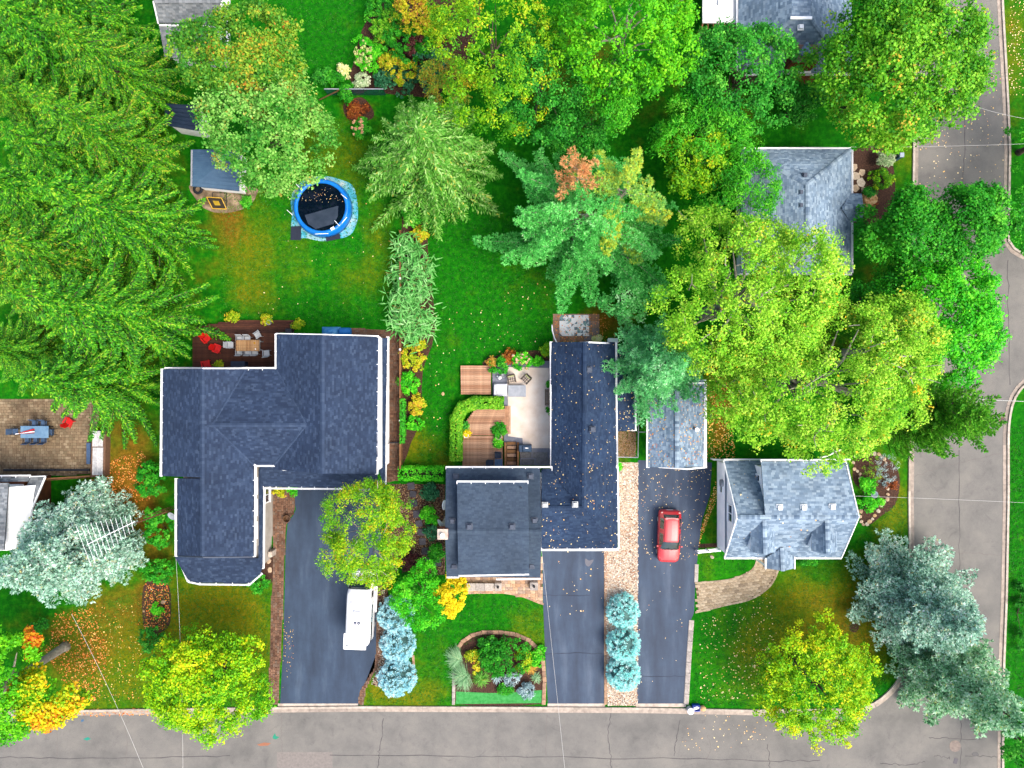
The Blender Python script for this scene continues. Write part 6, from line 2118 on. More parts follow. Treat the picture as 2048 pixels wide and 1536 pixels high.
B('potted_shrub', 'large leafy potted plant on the deck edge', 997, 861, 14, 12, .9, L_BUSH, 464, clumps=46)
B('potted_shrub', 'lime green potted plant on the lower deck', 995, 885, 9, 8, .7, L_BUSHLIME, 465, clumps=26)
B('potted_shrub', 'orange and yellow flower pot at the deck step', 934, 867, 7, 7, .6, L_GOLD, 466, clumps=22)
B('shrub', 'dark green clump inside the hedge corner by the flower pot', 930, 853, 8, 9, .8, L_DEEP, 467, clumps=22)
B('topiary_ball', 'upper clipped box ball beside the patio bench', 1098, 768, 7, 7, .8, L_BUSH, 468, clumps=40, leaf=.08, clump_r=.1)
B('topiary_ball', 'lower clipped box ball beside the patio bench', 1098, 821, 7, 7, .8, L_BUSH, 469, clumps=40, leaf=.08, clump_r=.1)
B('shrub', 'bright green tuft at the end of the centre house wing', 1236, 931, 6, 5, .4, L_BUSHLIME, 470, clumps=16)
B('shrub', 'yellow flowered plant behind the centre house wing', 1196, 678, 7, 6, .5, L_FLOWER, 471, clumps=16)
B('shrub', 'leafy plant beside the gravel square fence', 1290, 850, 9, 18, 1.2, L_BUSHLIME, 472, clumps=36)
B('shrub', 'shaded shrub below the orange maple crown', 80, 1250, 20, 14, 1.2, L_DEEP, 473, clumps=40)

# flower heads on the hydrangeas
for lab, m, n, sd in (('lime flowered hydrangea', L_FLOWER, 80, 1), ('fading pink heads', L_FLOWERPINK, 24, 2), ('pink and cream flowers', L_FLOWERPINK, 26, 3)):
    ob = [o for o in bpy.data.objects if lab in o.get('label', '')][0]
    fol = [c for c in ob.children if c.name.startswith('foliage')][0]
    co = np.empty(len(fol.data.vertices) * 3, np.float32)
    fol.data.vertices.foreach_get('co', co)
    co = co.reshape(-1, 3)
    g = np.random.default_rng(sd)
    ctr = co.mean(0)
    side = -1
    sel = co[(co[:, 2] > np.percentile(co[:, 2], 55)) & ((co[:, 0] < ctr[0] + .2) | (sd == 3))]
    hd = sph(24, g)
    hq = leaf_quads(hd * .085, np.cross(hd, sph(24, g)), hd, .09, .09)
    me = None
    for i in range(n):
        p = sel[g.integers(0, len(sel))]
        if me is None:
            o = quads('flower_head', hq, g.random(24), m, ob)
            me = o.data
        else:
            o = bpy.data.objects.new('flower_head', me)
            link(o, ob)
        o.location = Vector((p[0], p[1], p[2] + .06)) 
        s = g.uniform(.8, 1.3)
        o.scale = (s, s, s)

# ------------------------------------------------------------------ blade plants
def blades(name, label, px, py, n, L, w, m, seed, h=.3, spread=.25, arch=.5, cat='plant', dirs=None, fan=(0, 6.283)):
    """arching strap leaves from a crown; each leaf three segments"""
    g = np.random.default_rng(seed)
    x, y, _ = W(px, py, h)
    t = thing(name, label, cat, (x, y, 0))
    a = g.uniform(fan[0], fan[1], n)
    Ls = L * g.uniform(.55, 1.1, n)
    el = g.uniform(.35, 1.25, n)
    b0 = np.stack([x + g.normal(0, spread, n), y + g.normal(0, spread, n), np.full(n, h) * g.uniform(.2, 1, n)], 1)
    dh = np.stack([np.cos(a), np.sin(a), 0 * a], 1)
    sd = np.stack([-np.sin(a), np.cos(a), 0 * a], 1)
    pts = []
    for s in (0, .35, .7, 1.0):
        p = b0 + dh * (Ls * s * np.cos(el * (1 - arch * s)))[:, None]
        p[:, 2] += Ls * (np.sin(el) * s - arch * s * s)
        p[:, 2] = np.maximum(p[:, 2], .03)
        pts.append(p)
    ws = (w * .6, w, w * .7, w * .08)
    V, T = [], []
    ti = .5 + g.normal(0, .2, n)
    for i in range(3):
        V.append(np.stack([pts[i] - sd * ws[i] / 2, pts[i] + sd * ws[i] / 2, pts[i + 1] + sd * ws[i + 1] / 2, pts[i + 1] - sd * ws[i + 1] / 2], 1))
        T.append(ti)
    quads('leaves', np.concatenate(V), np.concatenate(T), m, t)
    TRIS[0] += 6 * n
    return t


for i, (x, y, h, lab) in enumerate([(808, 490, 2.2, 'topmost strap-leaved plant in the fence row'), (838, 535, 2.4, 'second strap-leaved plant, right of the fence'), (802, 545, 1.2, 'low strap-leaved plant against the fence'),
                                    (835, 575, 2.4, 'strap-leaved plant above the bare orange stems'), (800, 600, 2.4, 'strap-leaved plant left of the bare orange stems'), (800, 640, 2.3, 'strap-leaved plant lower left of the orange stems'),
                                    (845, 640, 2.4, 'strap-leaved plant right below the orange stems'), (822, 662, 2.2, 'lowest strap-leaved plant in the fence row')]):
    g = np.random.default_rng(600 + i)
    t = blades('strap_leaved_plant', lab, x, y, 190, .72, .095, L_STRAP, 600 + i, h=h, spread=.5, arch=.75)
    t['group'] = 'strap-leaved plants along the fence'
    mb = MB()
    cx, cy, _ = W(x, y, h)
    for k in range(12):
        mb.tube([(cx + g.normal(0, .2), cy + g.normal(0, .2), 0), (cx + g.normal(0, .45), cy + g.normal(0, .45), h * .95)], [.025, .012], 5, cap=False)
    mb.build('canes', mat('orange canes', [C(170, 130, 40), C(190, 110, 50)], rough=.8, scale=5), t)
for i, (x, y, rx, ry, l) in enumerate([(822, 510, 26, 34, 'leafy shrub under the topmost strap-leaved plants'), (815, 588, 28, 30, 'leafy shrub between the strap-leaved plants'), (824, 650, 34, 30, 'leafy shrub under the lowest strap-leaved plants')]):
    bush('shrub', l, x, y, rx, ry, 1.9, L_STRAP, 480 + i, clumps=110, lobes=8, leaf=.2, narrow=.35, tint_mu=.3)
blades('bare_stem_clump', 'clump of bare orange stems among the strap-leaved plants', 822, 620, 40, .9, .05, L_REEDGOLD, 640, h=1.2, spread=.3, arch=.3)
blades('ornamental_grass', 'blue green fountain grass at the upper left of the front bed', 918, 1318, 260, 1.15, .035, L_REED, 650, h=.35, spread=.12, fan=(1.6, 4.6), arch=.8)
blades('ornamental_grass', 'blue green fountain grass at the lower left of the front bed', 930, 1352, 300, 1.35, .035, L_REED, 651, h=.35, spread=.14, fan=(1.6, 5.2), arch=.8)
blades('ornamental_grass', 'golden green grass tuft low in the front bed', 962, 1358, 240, .8, .03, L_FIR, 652, h=.3, spread=.1, arch=.8)
blades('ornamental_grass', 'amber spiky grass at the right of the front bed', 1062, 1335, 200, .65, .03, L_REEDGOLD, 653, h=.35, spread=.08, arch=.6)
blades('yucca_plant', 'small blue green yucca rosette in the front bed', 994, 1354, 60, .6, .05, L_SILVER, 654, h=.15, spread=.03, arch=.4, fan=(3.2, 6.2))
blades('ornamental_grass', 'pale grass tuft right of the amber grass', 1072, 1356, 120, .5, .03, L_REED, 655, h=.25, spread=.08, arch=.7)
blades('fern', 'rusty fern beside the stump bed', 1748, 405, 60, .5, .05, L_RUST, 656, h=.2, spread=.1, arch=.7)
# ------------------------------------------------------------------ decks
def deck(t, poly_px, z, m, w=0.145, gap=0.012, along='x', h=0.04):
    """boards of a deck, each a board of its own, clipped to the outline"""
    poly = [W2(*p, z) for p in poly_px]
    ys = [p[1] for p in poly] if along == 'x' else [p[0] for p in poly]
    n = int((max(ys) - min(ys)) / w)
    for i in range(n):
        v = min(ys) + (i + .5) * (max(ys) - min(ys)) / n
        xs = []
        for k in range(len(poly)):
            a, b = poly[k], poly[(k + 1) % len(poly)]
            if along != 'x':
                a, b = a[::-1], b[::-1]
            if (a[1] > v) != (b[1] > v):
                xs.append(a[0] + (b[0] - a[0]) * (v - a[1]) / (b[1] - a[1]))
        xs.sort()
        for k in range(0, len(xs) - 1, 2):
            L = xs[k + 1] - xs[k]
            if L < .1:
                continue
            c = (xs[k] + xs[k + 1]) / 2
            zz = z - h + rng.uniform(-.003, .003)
            me = box_mesh('plank', (L, w - gap, h), m, .04)
            put('plank', me, t, (c, v, zz) if along == 'x' else (v, c, zz), 0 if along == 'x' else PI / 2)
    fr = MB()
    ins = [(p[0], p[1]) for p in poly]
    cx, cy = sum(p[0] for p in ins) / len(ins), sum(p[1] for p in ins) / len(ins)
    ins = [(cx + (p[0] - cx) * .97, cy + (p[1] - cy) * .97) for p in ins]
    fr.prism(ins, 0.0, z - h - .004)
    fr.build('deck_frame', mat('deck framing', [C(70, 48, 36), C(84, 58, 44)], rough=.95), t)


dk = thing('wooden_deck', 'dark wet wooden deck with dining set behind the big house', 'deck', W(500, 690))
deck(dk, [(385, 655), (440, 645), (468, 640), (588, 640), (588, 662), (556, 664), (556, 742), (385, 742)], 0.35, M_WOODDARK)
dk = thing('wooden_deck', 'upper square wooden deck beside the beige patio', 'deck', W(950, 760))
deck(dk, [(921, 731), (982, 731), (982, 789), (922, 789)], 0.40, M_WOOD, 0.15)
dk = thing('wooden_deck', 'middle wooden deck inside the vine hedge', 'deck', W(970, 840))
deck(dk, [(950, 819), (1010, 818), (1010, 871), (926, 871), (930, 845)], 0.40, M_WOOD, 0.15)
dk = thing('wooden_deck', 'lowest wooden deck against the centre house', 'deck', W(965, 900))
deck(dk, [(925, 872), (1006, 872), (1006, 936), (925, 936)], 0.30, M_WOOD, 0.15)
dk = thing('deck_steps', 'narrow wooden steps running along the beige patio', 'steps', W(1015, 840))
for i, xx in enumerate((1011.5, 1015.5, 1019.5)):
    a, b = W(xx, 812, .3 - i * .07), W(xx, 868, .3 - i * .07)
    MB().bar(a, b, .15, .05).build('tread', M_WOOD, dk)
MB().prism(pxpoly([(1010, 813), (1021, 813), (1021, 867), (1010, 867)]), 0.1, 0.13).build('riser_base', M_MULCH, dk)
# stair well to the basement
st = thing('stair_well', 'timber edged stairs going down beside the covered grill', 'stairs', W(1022, 910))
for i in range(6):
    p = W2(1023, 886 + i * 8)
    MB().box((p[0], p[1], .30 - i * .045), (0.72, 0.24, 0.05)).build('tread', M_WOOD if i % 2 else M_FENCE, st)
for xx in (1011, 1036):
    a, b = W2(xx, 884), W2(xx, 934)
    MB().bar((a[0], a[1], .36), (b[0], b[1], .36), .16, .5).build('side_wall', M_FENCE, st)
MB().prism(pxpoly([(1013, 884), (1034, 884), (1034, 934), (1013, 934)]), .004, .02).build('shaft_floor', M_MULCH, st)


# ------------------------------------------------------------------ garden furniture
def dining_chair(name='dining_chair', seat=None, frame=None):
    """sling chair, front towards +y"""
    t = thing(name, 'x', 'chair')
    MB().box((0, 0, .44), (.46, .44, .03)).build('seat', seat, t, bevel=.01)
    R = Matrix.Rotation(.25, 3, 'X')
    MB().box((0, -.30, .72), (.46, .035, .52), rot=R).build('backrest', seat, t, bevel=.01)
    for sx in (-.24, .24):
        for sy in (-.20, .22):
            MB().tube([(sx, sy, 0), (sx, sy * .9, .44)], .018, 6).build('leg', frame, t)
        MB().bar((sx, -.3, .64), (sx, .22, .62), .05, .03).build('armrest', frame, t)
    return t


def place(proto, first, loc, rz, label, group=None):
    o = proto if first else copy_tree(proto)
    o.location = loc
    o.rotation_euler = (0, 0, rz)
    o['label'] = label
    if group:
        o['group'] = group
    return o


def copy_thing(proto):
    c = copy_tree(proto)
    return c


M_SLING = mat('grey sling fabric', [C(186, 192, 198), C(206, 210, 214)], rough=.8, scale=8)
M_ALU = mat('silver frame', [C(190, 196, 202)], rough=.4, metal=.2)
M_TEAK = objmat('teak slats', [C(186, 142, 96), C(206, 164, 116), C(170, 126, 84)])
ch = dining_chair('dining_chair', M_SLING, M_ALU)
spots = [(461, 690, -PI / 2, 'grey sling chair at the left head of the teak table'), (480, 679, PI, 'grey chair at the upper left side of the teak table'), (495, 679, PI, 'grey chair at the upper right side of the teak table'),
         (479, 703, 0, 'grey chair at the lower left side of the teak table'), (496, 703, 0, 'grey chair at the lower middle of the teak table'), (510, 703, 0, 'grey chair at the lower right side of the teak table'),
         (515, 670, PI * .68, 'grey chair pulled out above the teak table'), (533, 706, 0.08, 'grey chair pushed away to the lower right of the teak table')]
for i, (x, y, r, l) in enumerate(spots):
    p = W(x, y, .8)
    place(ch, i == 0, (p[0], p[1], .35), r, l, 'grey chairs round the teak table')
tb = thing('dining_table', 'slatted teak dining table on the dark deck', 'table', W(495, 691, 1.1)[:2] + (.35,))
x0, y0 = W2(470, 702, 1.1)
x1, y1 = W2(520, 680, 1.1)
n = 14
for i in range(n):
    xx = x0 + (i + .5) * (x1 - x0) / n
    put('slat', box_mesh('slat', ((x1 - x0) / n - .012, y1 - y0, .03), M_TEAK, .05), tb, (xx, (y0 + y1) / 2, 1.07))
for sx in (x0 + .03, x1 - .03):
    MB().box((sx, (y0 + y1) / 2, 1.075), (.05, y1 - y0 + .03, .05)).build('end_rail', M_SLING, tb)
    for sy in (y0 + .1, y1 - .1):
        MB().box((sx, sy, .71), (.06, .06, .72)).build('leg', M_ALU, tb)
p = W2(509, 686, 1.15)
o = MB().lathe((p[0], p[1], 1.1), [(.03, 0), (.06, .02), (.07, .1), (.03, .16)], 10).build('amber_jar', mat('amber glass', [C(230, 170, 30)], rough=.2))
tag(o, 'small amber jar on the teak table', 'jar')
p = W2(511, 698, 1.15)
o = MB().lathe((p[0], p[1], 1.1), [(.03, 0), (.04, .02), (.04, .09), (.02, .1)], 10).build('white_cup', M_WHITE)
tag(o, 'small white cup on the teak table', 'cup')
# red slat chairs
M_RED = mat('bright red plastic', [C(226, 22, 20), C(240, 34, 28)], rough=.45, scale=2, bumps=.03)


def adirondack():
    t = thing('garden_chair', 'x', 'chair')
    for i in range(5):
        y = -.18 + i * .115
        MB().box((0, y, .36 - .12 * (.35 - y) * .5), (.52, .10, .025)).build('seat_slat', M_RED, t)
    for i in range(5):
        xx = -.24 + i * .12
        hh = .78 - abs(i - 2) * .06
        MB().box((xx, -.30 - hh * .17, .34 + hh * .45), (.105, .025, hh), rot=Matrix.Rotation(.38, 3, 'X')).build('back_slat', M_RED, t)
    for s in (-1, 1):
        MB().box((s * .36, .0, .56), (.13, .68, .025)).build('armrest', M_RED, t)
        MB().box((s * .33, .28, .28), (.05, .09, .56)).build('leg', M_RED, t)
        MB().bar((s * .30, .35, .33), (s * .30, -.55, .06), .04, .12).build('leg', M_RED, t)
    return t


rc = adirondack()
for i, (x, y, z, r, l) in enumerate([(410, 728, .35, 0.2, 'red slatted garden chair against the big house eave'), (432, 697, .35, -1.9, 'red slatted garden chair left of the teak table'), (410, 677, .35, -2.4, 'red slatted garden chair half under the spruce boughs'), (134, 844, .05, -.6, 'red slatted garden chair under the spruce on the paver patio')]):
    p = W(x, y, z + .5)
    o = place(rc, i == 0, (p[0], p[1], z), r, l, 'red garden chairs')
    o.scale = (.8, .8, .8)
p = W2(478, 729, .9)
o = MB().box((p[0], p[1], .72), (1.05, .45, .75)).box((p[0], p[1], 1.12), (1.1, .5, .08)).build('storage_box', mat('navy plastic', [C(24, 40, 66), C(32, 50, 78)], rough=.5))
tag(o, 'dark navy storage box against the house on the dark deck', 'box')

# left patio set
M_NAVY = mat('steel blue fabric', [C(58, 84, 118), C(78, 106, 140)], rough=.8, scale=6)
M_BLUETOP = mat('pale blue table top', [C(96, 136, 172), C(128, 164, 192)], rough=.4, scale=2)
x0, y0 = W2(41, 876, .75)
x1, y1 = W2(97, 852, .75)
tb = thing('dining_table', 'blue topped dining table on the mossy paver patio', 'table', ((x0 + x1) / 2, (y0 + y1) / 2, .04))
MB().box(((x0 + x1) / 2, (y0 + y1) / 2, .74), (x1 - x0, y1 - y0, .04)).build('table_top', M_BLUETOP, tb, bevel=.01)
for sx in (x0 + .1, x1 - .1):
    for sy in (y0 + .1, y1 - .1):
        MB().box((sx, sy, .38), (.05, .05, .68)).build('leg', M_DARKMETAL, tb)
ch = dining_chair('dining_chair', M_NAVY, M_DARKMETAL)
for i, (x, y, r, l) in enumerate([(31, 863, -PI / 2, 'blue chair at the left end of the blue table'), (56, 879, 0, 'blue chair on the lower left of the blue table'), (73, 879, 0, 'blue chair on the lower middle of the blue table'), (88, 879, 0, 'blue chair on the lower right of the blue table'),
                                  (103, 864, PI / 2, 'dark chair at the right end of the blue table'), (88, 848, PI, 'blue chair on the upper right of the blue table'), (70, 848, PI, 'blue chair on the upper left of the blue table')]):
    p = W(x, y, .45)
    place(ch, i == 0, (p[0], p[1], .045), r, l, 'blue chairs round the patio table')
um = thing('folded_parasol', 'folded red and white striped parasol lying on the blue table', 'parasol', W(54, 866, .8))
a, b = Vector(W(38, 867, .82)), Vector(W(68, 862, .86))
for k, mm in enumerate((M_RED, M_WHITE, mat('dark stripe', [C(70, 60, 80)], rough=.7), M_RED)):
    o = Vector((0, (k - 1.5) * .05, 0))
    MB().tube([a + o * .2, (a + b) / 2 + o, b + o * 1.6], [.02, .05, .07], 7).build('canopy_fold', mm if k else mat('faded red cloth', [C(150, 60, 70)], rough=.8), um)
MB().tube([a - (b - a) * .25, a], .025, 6).build('pole', M_WHITE, um)
# white planter wall and border timber of the left patio
pl = thing('raised_planter', 'long raised planter with weathered white boards at the right edge of the paver patio', 'planter', W(198, 900))
for i in range(5):
    xx = 187.5 + i * 4.2
    for (ya, yb) in ((862, 893), (895, 950)):
        a, b = W(xx, ya, .72), W(xx - (yb - ya) * .02, yb, .72)
        MB().bar(a, b, .155, .03).build('plank', objmat('white weathered boards', [C(206, 206, 206), C(226, 226, 226), C(186, 190, 192)]), pl)
MB().prism(pxpoly([(184, 862), (212, 862), (210, 952), (181, 955)], .66), 0, .68).build('planter_body', objmat('brown timber', [C(120, 90, 70), C(140, 106, 82)]), pl)
o = MB().prism(pxpoly([(173, 886), (181, 886), (180, 928), (173, 928)], .4), .05, .42).build('patio_bench', M_NAVY)
tag(o, 'narrow blue cushioned bench beside the raised planter', 'bench')
bt = thing('timber_border', 'dark timber border along the lower edge of the paver patio', 'edging', W(90, 941))
for i in range(5):
    a, b = W(8 + i * 34.5, 940, .12), W(41 + i * 34.5, 940, .12)
    MB().bar(a, b, .16, .18).build('timber', M_DARKMETAL, bt)
fe = thing('board_fence', 'brown board fence between the paver patio and the left edge house', 'fence', W(100, 960))
for i in range(22):
    f = i / 21
    x, y, _ = W(62 + f * 116, 962 - f * 8, .6)
    put('board', box_mesh('board', (.21, .03, 1.15), M_FENCE, .1), fe, (x, y, .02), .05)
a, b = W(60, 960, 1.2), W(180, 952, 1.2)
MB().bar(a, b, .12, .05).build('top_rail', M_FENCE, fe)

# centre patio furniture
so = thing('covered_sofa', 'garden sofa under a pale grey cover beside the upper deck', 'sofa', W(1001, 778))
p = W2(1001, 780, .6)
MB().box((p[0], p[1], .32), (1.15, 1.05, .42), taper=.94).box((p[0] - .42, p[1], .62), (.25, 1.05, .3), taper=.8).build('cover', mat('pale grey cover cloth', [C(196, 200, 210), C(226, 228, 234)], rough=.85, scale=3, bumps=.4), so, bevel=.06)
for s in (-.4, .4):
    MB().box((p[0] + s, p[1] + .35, .12), (.08, .08, .1)).build('leg', M_DARKMETAL, so)
o = thing('fire_table', 'grey metal fire table with dark edge on the beige patio', 'table', W(1034, 782))
p = W2(1034, 782, .6)
MB().box((p[0], p[1], .58), (1.42, .92, .06)).build('table_top', mat('brushed grey metal', [C(150, 158, 168), C(176, 182, 190)], rough=.35, metal=.3, scale=3), o, bevel=.015)
MB().box((p[0], p[1], .33), (1.15, .7, .44)).build('base', M_DARKMETAL, o)


def lattice_chair():
    t = thing('wicker_chair', 'x', 'chair')
    m = mat('dark wicker', [C(66, 58, 54), C(86, 76, 68)], rough=.8, scale=14)
    for i in range(4):
        MB().box((-.24 + i * .16, 0, .38), (.05, .56, .03)).build('seat_strip', m, t)
    for j in range(3):
        MB().box((0, -.2 + j * .2, .39), (.56, .04, .03)).build('seat_strip', m, t)
    MB().box((0, -.32, .6), (.6, .06, .46), rot=Matrix.Rotation(.2, 3, 'X')).build('backrest', m, t)
    MB().box((0, -.24, .44), (.5, .14, .06)).build('cushion', mat('pale green cushion', [C(190, 196, 140)], rough=.9), t, bevel=.02)
    for s in (-1, 1):
        MB().box((s * .31, 0, .52), (.07, .6, .05)).build('armrest', m, t)
        for sy in (-.27, .27):
            MB().box((s * .3, sy, .25), (.06, .06, .5)).build('leg', m, t)
    return t


lc_ = lattice_chair()
for i, (x, y, r, l) in enumerate([(1023, 758, .2 + PI, 'dark wicker chair left of the pair on the beige patio'), (1052, 758, PI - .75, 'dark wicker chair turned sideways, right of the pair on the beige patio')]):
    p = W(x, y, .5)
    place(lc_, i == 0, (p[0], p[1], .115), r, l, 'wicker chairs on the beige patio')
o = thing('garden_statue', 'white garden statue beside a small bucket on the grey paving', 'statue', W(999, 754))
p = W2(999, 755, .5)
MB().lathe((p[0], p[1], .1), [(.16, 0), (.17, .1), (.1, .14), (.13, .35), (.15, .5), (.06, .62), (.09, .7), (.02, .8)], 14).build('figure', M_WHITE, o, smooth=True)
MB().box((p[0] - .1, p[1] + .1, .5), (.3, .12, .2), taper=.6).build('wing', M_WHITE, o, bevel=.03)
p = W2(1007, 751, .3)
o = MB().lathe((p[0], p[1], .1), [(.13, 0), (.17, .34), (.15, .34), (.12, .1)], 16).build('bucket', M_STEEL)
tag(o, 'small round grey bucket beside the white statue', 'bucket')
bn = thing('patio_bench', 'narrow grey wooden bench against the centre house wing between two box balls', 'bench', W(1096, 795))
for i in range(4):
    a, b = W(1091 + i * 3.2, 778, .48), W(1091 + i * 3.2, 811, .48)
    MB().bar(a, b, .11, .03).build('seat_slat', objmat('grey brown slats', [C(118, 104, 92), C(134, 118, 104)]), bn)
for yy in (782, 807):
    a, b = W(1091, yy, .25), W(1101, yy, .25)
    MB().bar(a, b, .08, .4).build('leg', M_FENCE, bn)
gr = thing('covered_grill', 'barbecue grill under a slate blue cover beside the stair well', 'grill', W(1052, 896))
p = W2(1052, 897, 1.0)
x, y = p
MB().box((x - .05, y, .62), (1.05, .55, .95), taper=.95).box((x, y, 1.1), (.75, .5, .22), taper=.7).build('cover', mat('slate blue cover', [C(48, 74, 104), C(62, 90, 120)], rough=.7, scale=3, bumps=.3), gr, bevel=.05)
MB().box((x + .05, y + .05, 1.22), (.25, .05, .03)).build('handle', M_WHITE, gr)
for sx in (-.45, .4):
    MB().box((x + sx, y, .12), (.06, .45, .1)).build('foot', M_DARKMETAL, gr)
ch = dining_chair('bistro_chair', mat('navy sling', [C(40, 54, 80), C(52, 66, 92)], rough=.7), M_DARKMETAL)
p = W(982, 925, .6)
place(ch, True, (p[0], p[1], .3), -PI / 2, 'navy chair left of the small navy table on the lowest deck')
p = W(996, 911, .6)
place(ch, False, (p[0], p[1], .3), PI, 'navy chair above the small navy table on the lowest deck')
for o in bpy.data.objects:
    if o.name.startswith('bistro_chair') and 'category' in o:
        o['group'] = 'navy bistro chairs'
o = thing('bistro_table', 'small square navy table on the lowest deck by the house', 'table', W(996, 926))
p = W2(997, 926, 1.0)
MB().box((p[0], p[1], .98), (.62, .6, .03)).build('table_top', M_NAVY, o, bevel=.01)
MB().tube([(p[0], p[1], .32), (p[0], p[1], .97)], .04, 8).tube([(p[0], p[1], .3), (p[0], p[1], .34)], .22, 12).build('pedestal', M_DARKMETAL, o)


def pot(label, px, py, z, r, h, m):
    p = W2(px, py, z + h)
    o = MB().lathe((p[0], p[1], z), [(r * .7, 0), (r, h), (r * .85, h), (r * .6, .12 * h)], 16).build('plant_pot', m, None, smooth=False)
    return tag(o, label, 'pot')


M_TERRA = mat('terracotta', [C(176, 96, 60), C(196, 116, 76)], rough=.9)
pot('white rimmed pot under the orange and yellow flowers', 932, 871, .3, .2, .3, M_WHITE)
pot('tan planter pot between the two leafy potted plants', 997, 873, .3, .26, .35, M_CONC)
pot('grey pot at the right edge of the dark deck', 537, 645, .35, .2, .3, M_STEEL)
pot('terracotta pot at the right edge of the dark deck', 528, 645, .35, .16, .25, M_TERRA)
pot('dark brown pot on the paver strip by the driveway', 573, 1038, .03, .3, .35, mat('brown glaze', [C(96, 66, 44), C(116, 84, 56)], rough=.5))

# front walk slabs
for l, (xa, ya, xb, yb) in (('long grey stone bench slab in front of the centre house', (933, 1167, 988, 1182)), ('square grey stone plinth with lamp left of the front door', (989, 1167, 1003, 1182)), ('square grey stone plinth with lamp right of the front door', (1060, 1165, 1076, 1181))):
    long_ = xb - xa > 30
    o = thing('stone_bench' if long_ else 'lamp_plinth', l, 'bench' if long_ else 'plinth', W((xa + xb) / 2, (ya + yb) / 2))
    if long_:
        for i in range(3):
            MB().prism(pxpoly([(xa + i * 18.4, ya), (xa + i * 18.4 + 17.8, ya), (xa + i * 18.4 + 17.8, yb), (xa + i * 18.4, yb)], .5), .42, .5).build('slab', M_EDGE, o)
        MB().prism(pxpoly([(xa + 2, ya + 2), (xb - 2, ya + 2), (xb - 2, yb - 2), (xa + 2, yb - 2)], .3), .02, .42).build('base', M_CONC, o)
    else:
        MB().prism(pxpoly([(xa, ya), (xb, ya), (xb, yb), (xa, yb)], .6), .02, .6).build('block', M_EDGE, o, bevel=.02)
        p = W2((xa + xb) / 2, (ya + yb) / 2, .7)
        MB().lathe((p[0], p[1], .6), [(.1, 0), (.1, .03), (.03, .04), (.03, .14), (.09, .2), (.07, .3), (.01, .34)], 10).build('lantern', M_DARKMETAL, o)

# ------------------------------------------------------------------ wooden fence between the gardens
fe = thing('wooden_fence', 'low wooden fence running from the fir to the clipped hedge', 'fence', W(799, 700))
ya, yb, nb = 462, 936, 10
for i in range(nb + 1):
    y = ya + (yb - ya) * i / nb
    p = W2(800, y, 1.3)
    o = MB().box((p[0], p[1], .66), (.11, .11, 1.32)).build('post', M_FENCE, fe)
    MB().box((p[0], p[1], 1.345), (.15, .15, .05), taper=.7).build('post_cap', M_WHITE if i % 3 == 2 else M_FENCE, o)
    if i < nb:
        q = W2(800, ya + (yb - ya) * (i + 1) / nb, 1.3)
        for k in range(6):
            MB().bar((p[0], p[1] - .06, .15 + k * .19), (q[0], q[1] + .06, .15 + k * .19), .03, .17).build('board', M_FENCE, fe)
        MB().bar((p[0], p[1] - .06, 1.26), (q[0], q[1] + .06, 1.26), .13, .035).build('top_rail', M_FENCE, fe)
g = thing('garden_gate', 'thin dark metal gate across the brown walk beside the big house', 'gate', W(785, 886))
a, b = W2(771, 887, 1), W2(799, 885, 1)
for zz in (.2, 1.0):
    MB().bar((a[0], a[1], zz), (b[0], b[1], zz), .05, .05).build('rail', M_DARKMETAL, g)
for i in range(8):
    f = i / 7
    MB().bar((a[0] + (b[0] - a[0]) * f, a[1] + (b[1] - a[1]) * f, .1), (a[0] + (b[0] - a[0]) * f, a[1] + (b[1] - a[1]) * f, 1.05), .025, .025).build('picket', M_DARKMETAL, g)
# glass panel fence and pole near the top lawn
g = thing('panel_fence', 'teal glass panel fence with pale top rail below the top lawn', 'fence', W(705, 182))
for i in range(3):
    a, b = W2(648 + i * 40, 178, 1.2), W2(687 + i * 40, 178, 1.2)
    MB().bar((a[0], a[1], .6), (b[0], b[1], .6), .03, 1.1).build('panel', glassmat('teal glass', C(40, 84, 92)), g)
    MB().bar((a[0], a[1], 1.2), (b[0], b[1], 1.2), .07, .05).build('top_rail', M_STEEL, g)
o = MB().tube([W(638, 200, .25), W(681, 179, 1.2)], .05, 8).build('wooden_pole', M_FENCE)
tag(o, 'slanting wooden pole beside the maple below the top lawn', 'pole')

# ------------------------------------------------------------------ pool
pool = thing('swimming_pool', 'round above-ground pool with bright blue rim and dark water', 'pool', W(641, 410))
cx, cy = W2(642, 413, .9)
R = 2.13
mb = MB()
prof_o = []
n = 48
M_POOL = mat('bright blue vinyl', [C(10, 120, 226), C(24, 142, 244)], rough=.35, scale=1.5, bumps=.1)
MB().lathe((cx, cy, 0), [(R + .16, .012), (R + .13, .4), (R + .05, .82), (R - .04, .92), (R - .20, .90), (R - .26, .80), (R - .22, .4)], n).build('wall', M_POOL, pool, smooth=True)
wt, nt, b_ = _base('pool water')
b_.inputs['Base Color'].default_value = C(6, 18, 34)
b_.inputs['Roughness'].default_value = .04
b_.inputs['IOR'].default_value = 1.33
bump(nt, b_, noise(nt, 2.5, 2), .08, .02)
MB().lathe((cx, cy, 0), [(R - .24, .70), (R - .24, .72)], n).build('water', wt, pool)
sheetm = mat('submerged cover', [C(40, 54, 72), C(62, 74, 92)], rough=.3, scale=1.5)
o = sheet('floating_cover', [(cx + a * R, cy - b * R) for a, b in ((-.62, .30), (.62, -.05), (.60, .35), (.45, .62), (-.22, .82), (-.50, .62))], .735, sheetm, None, pool)
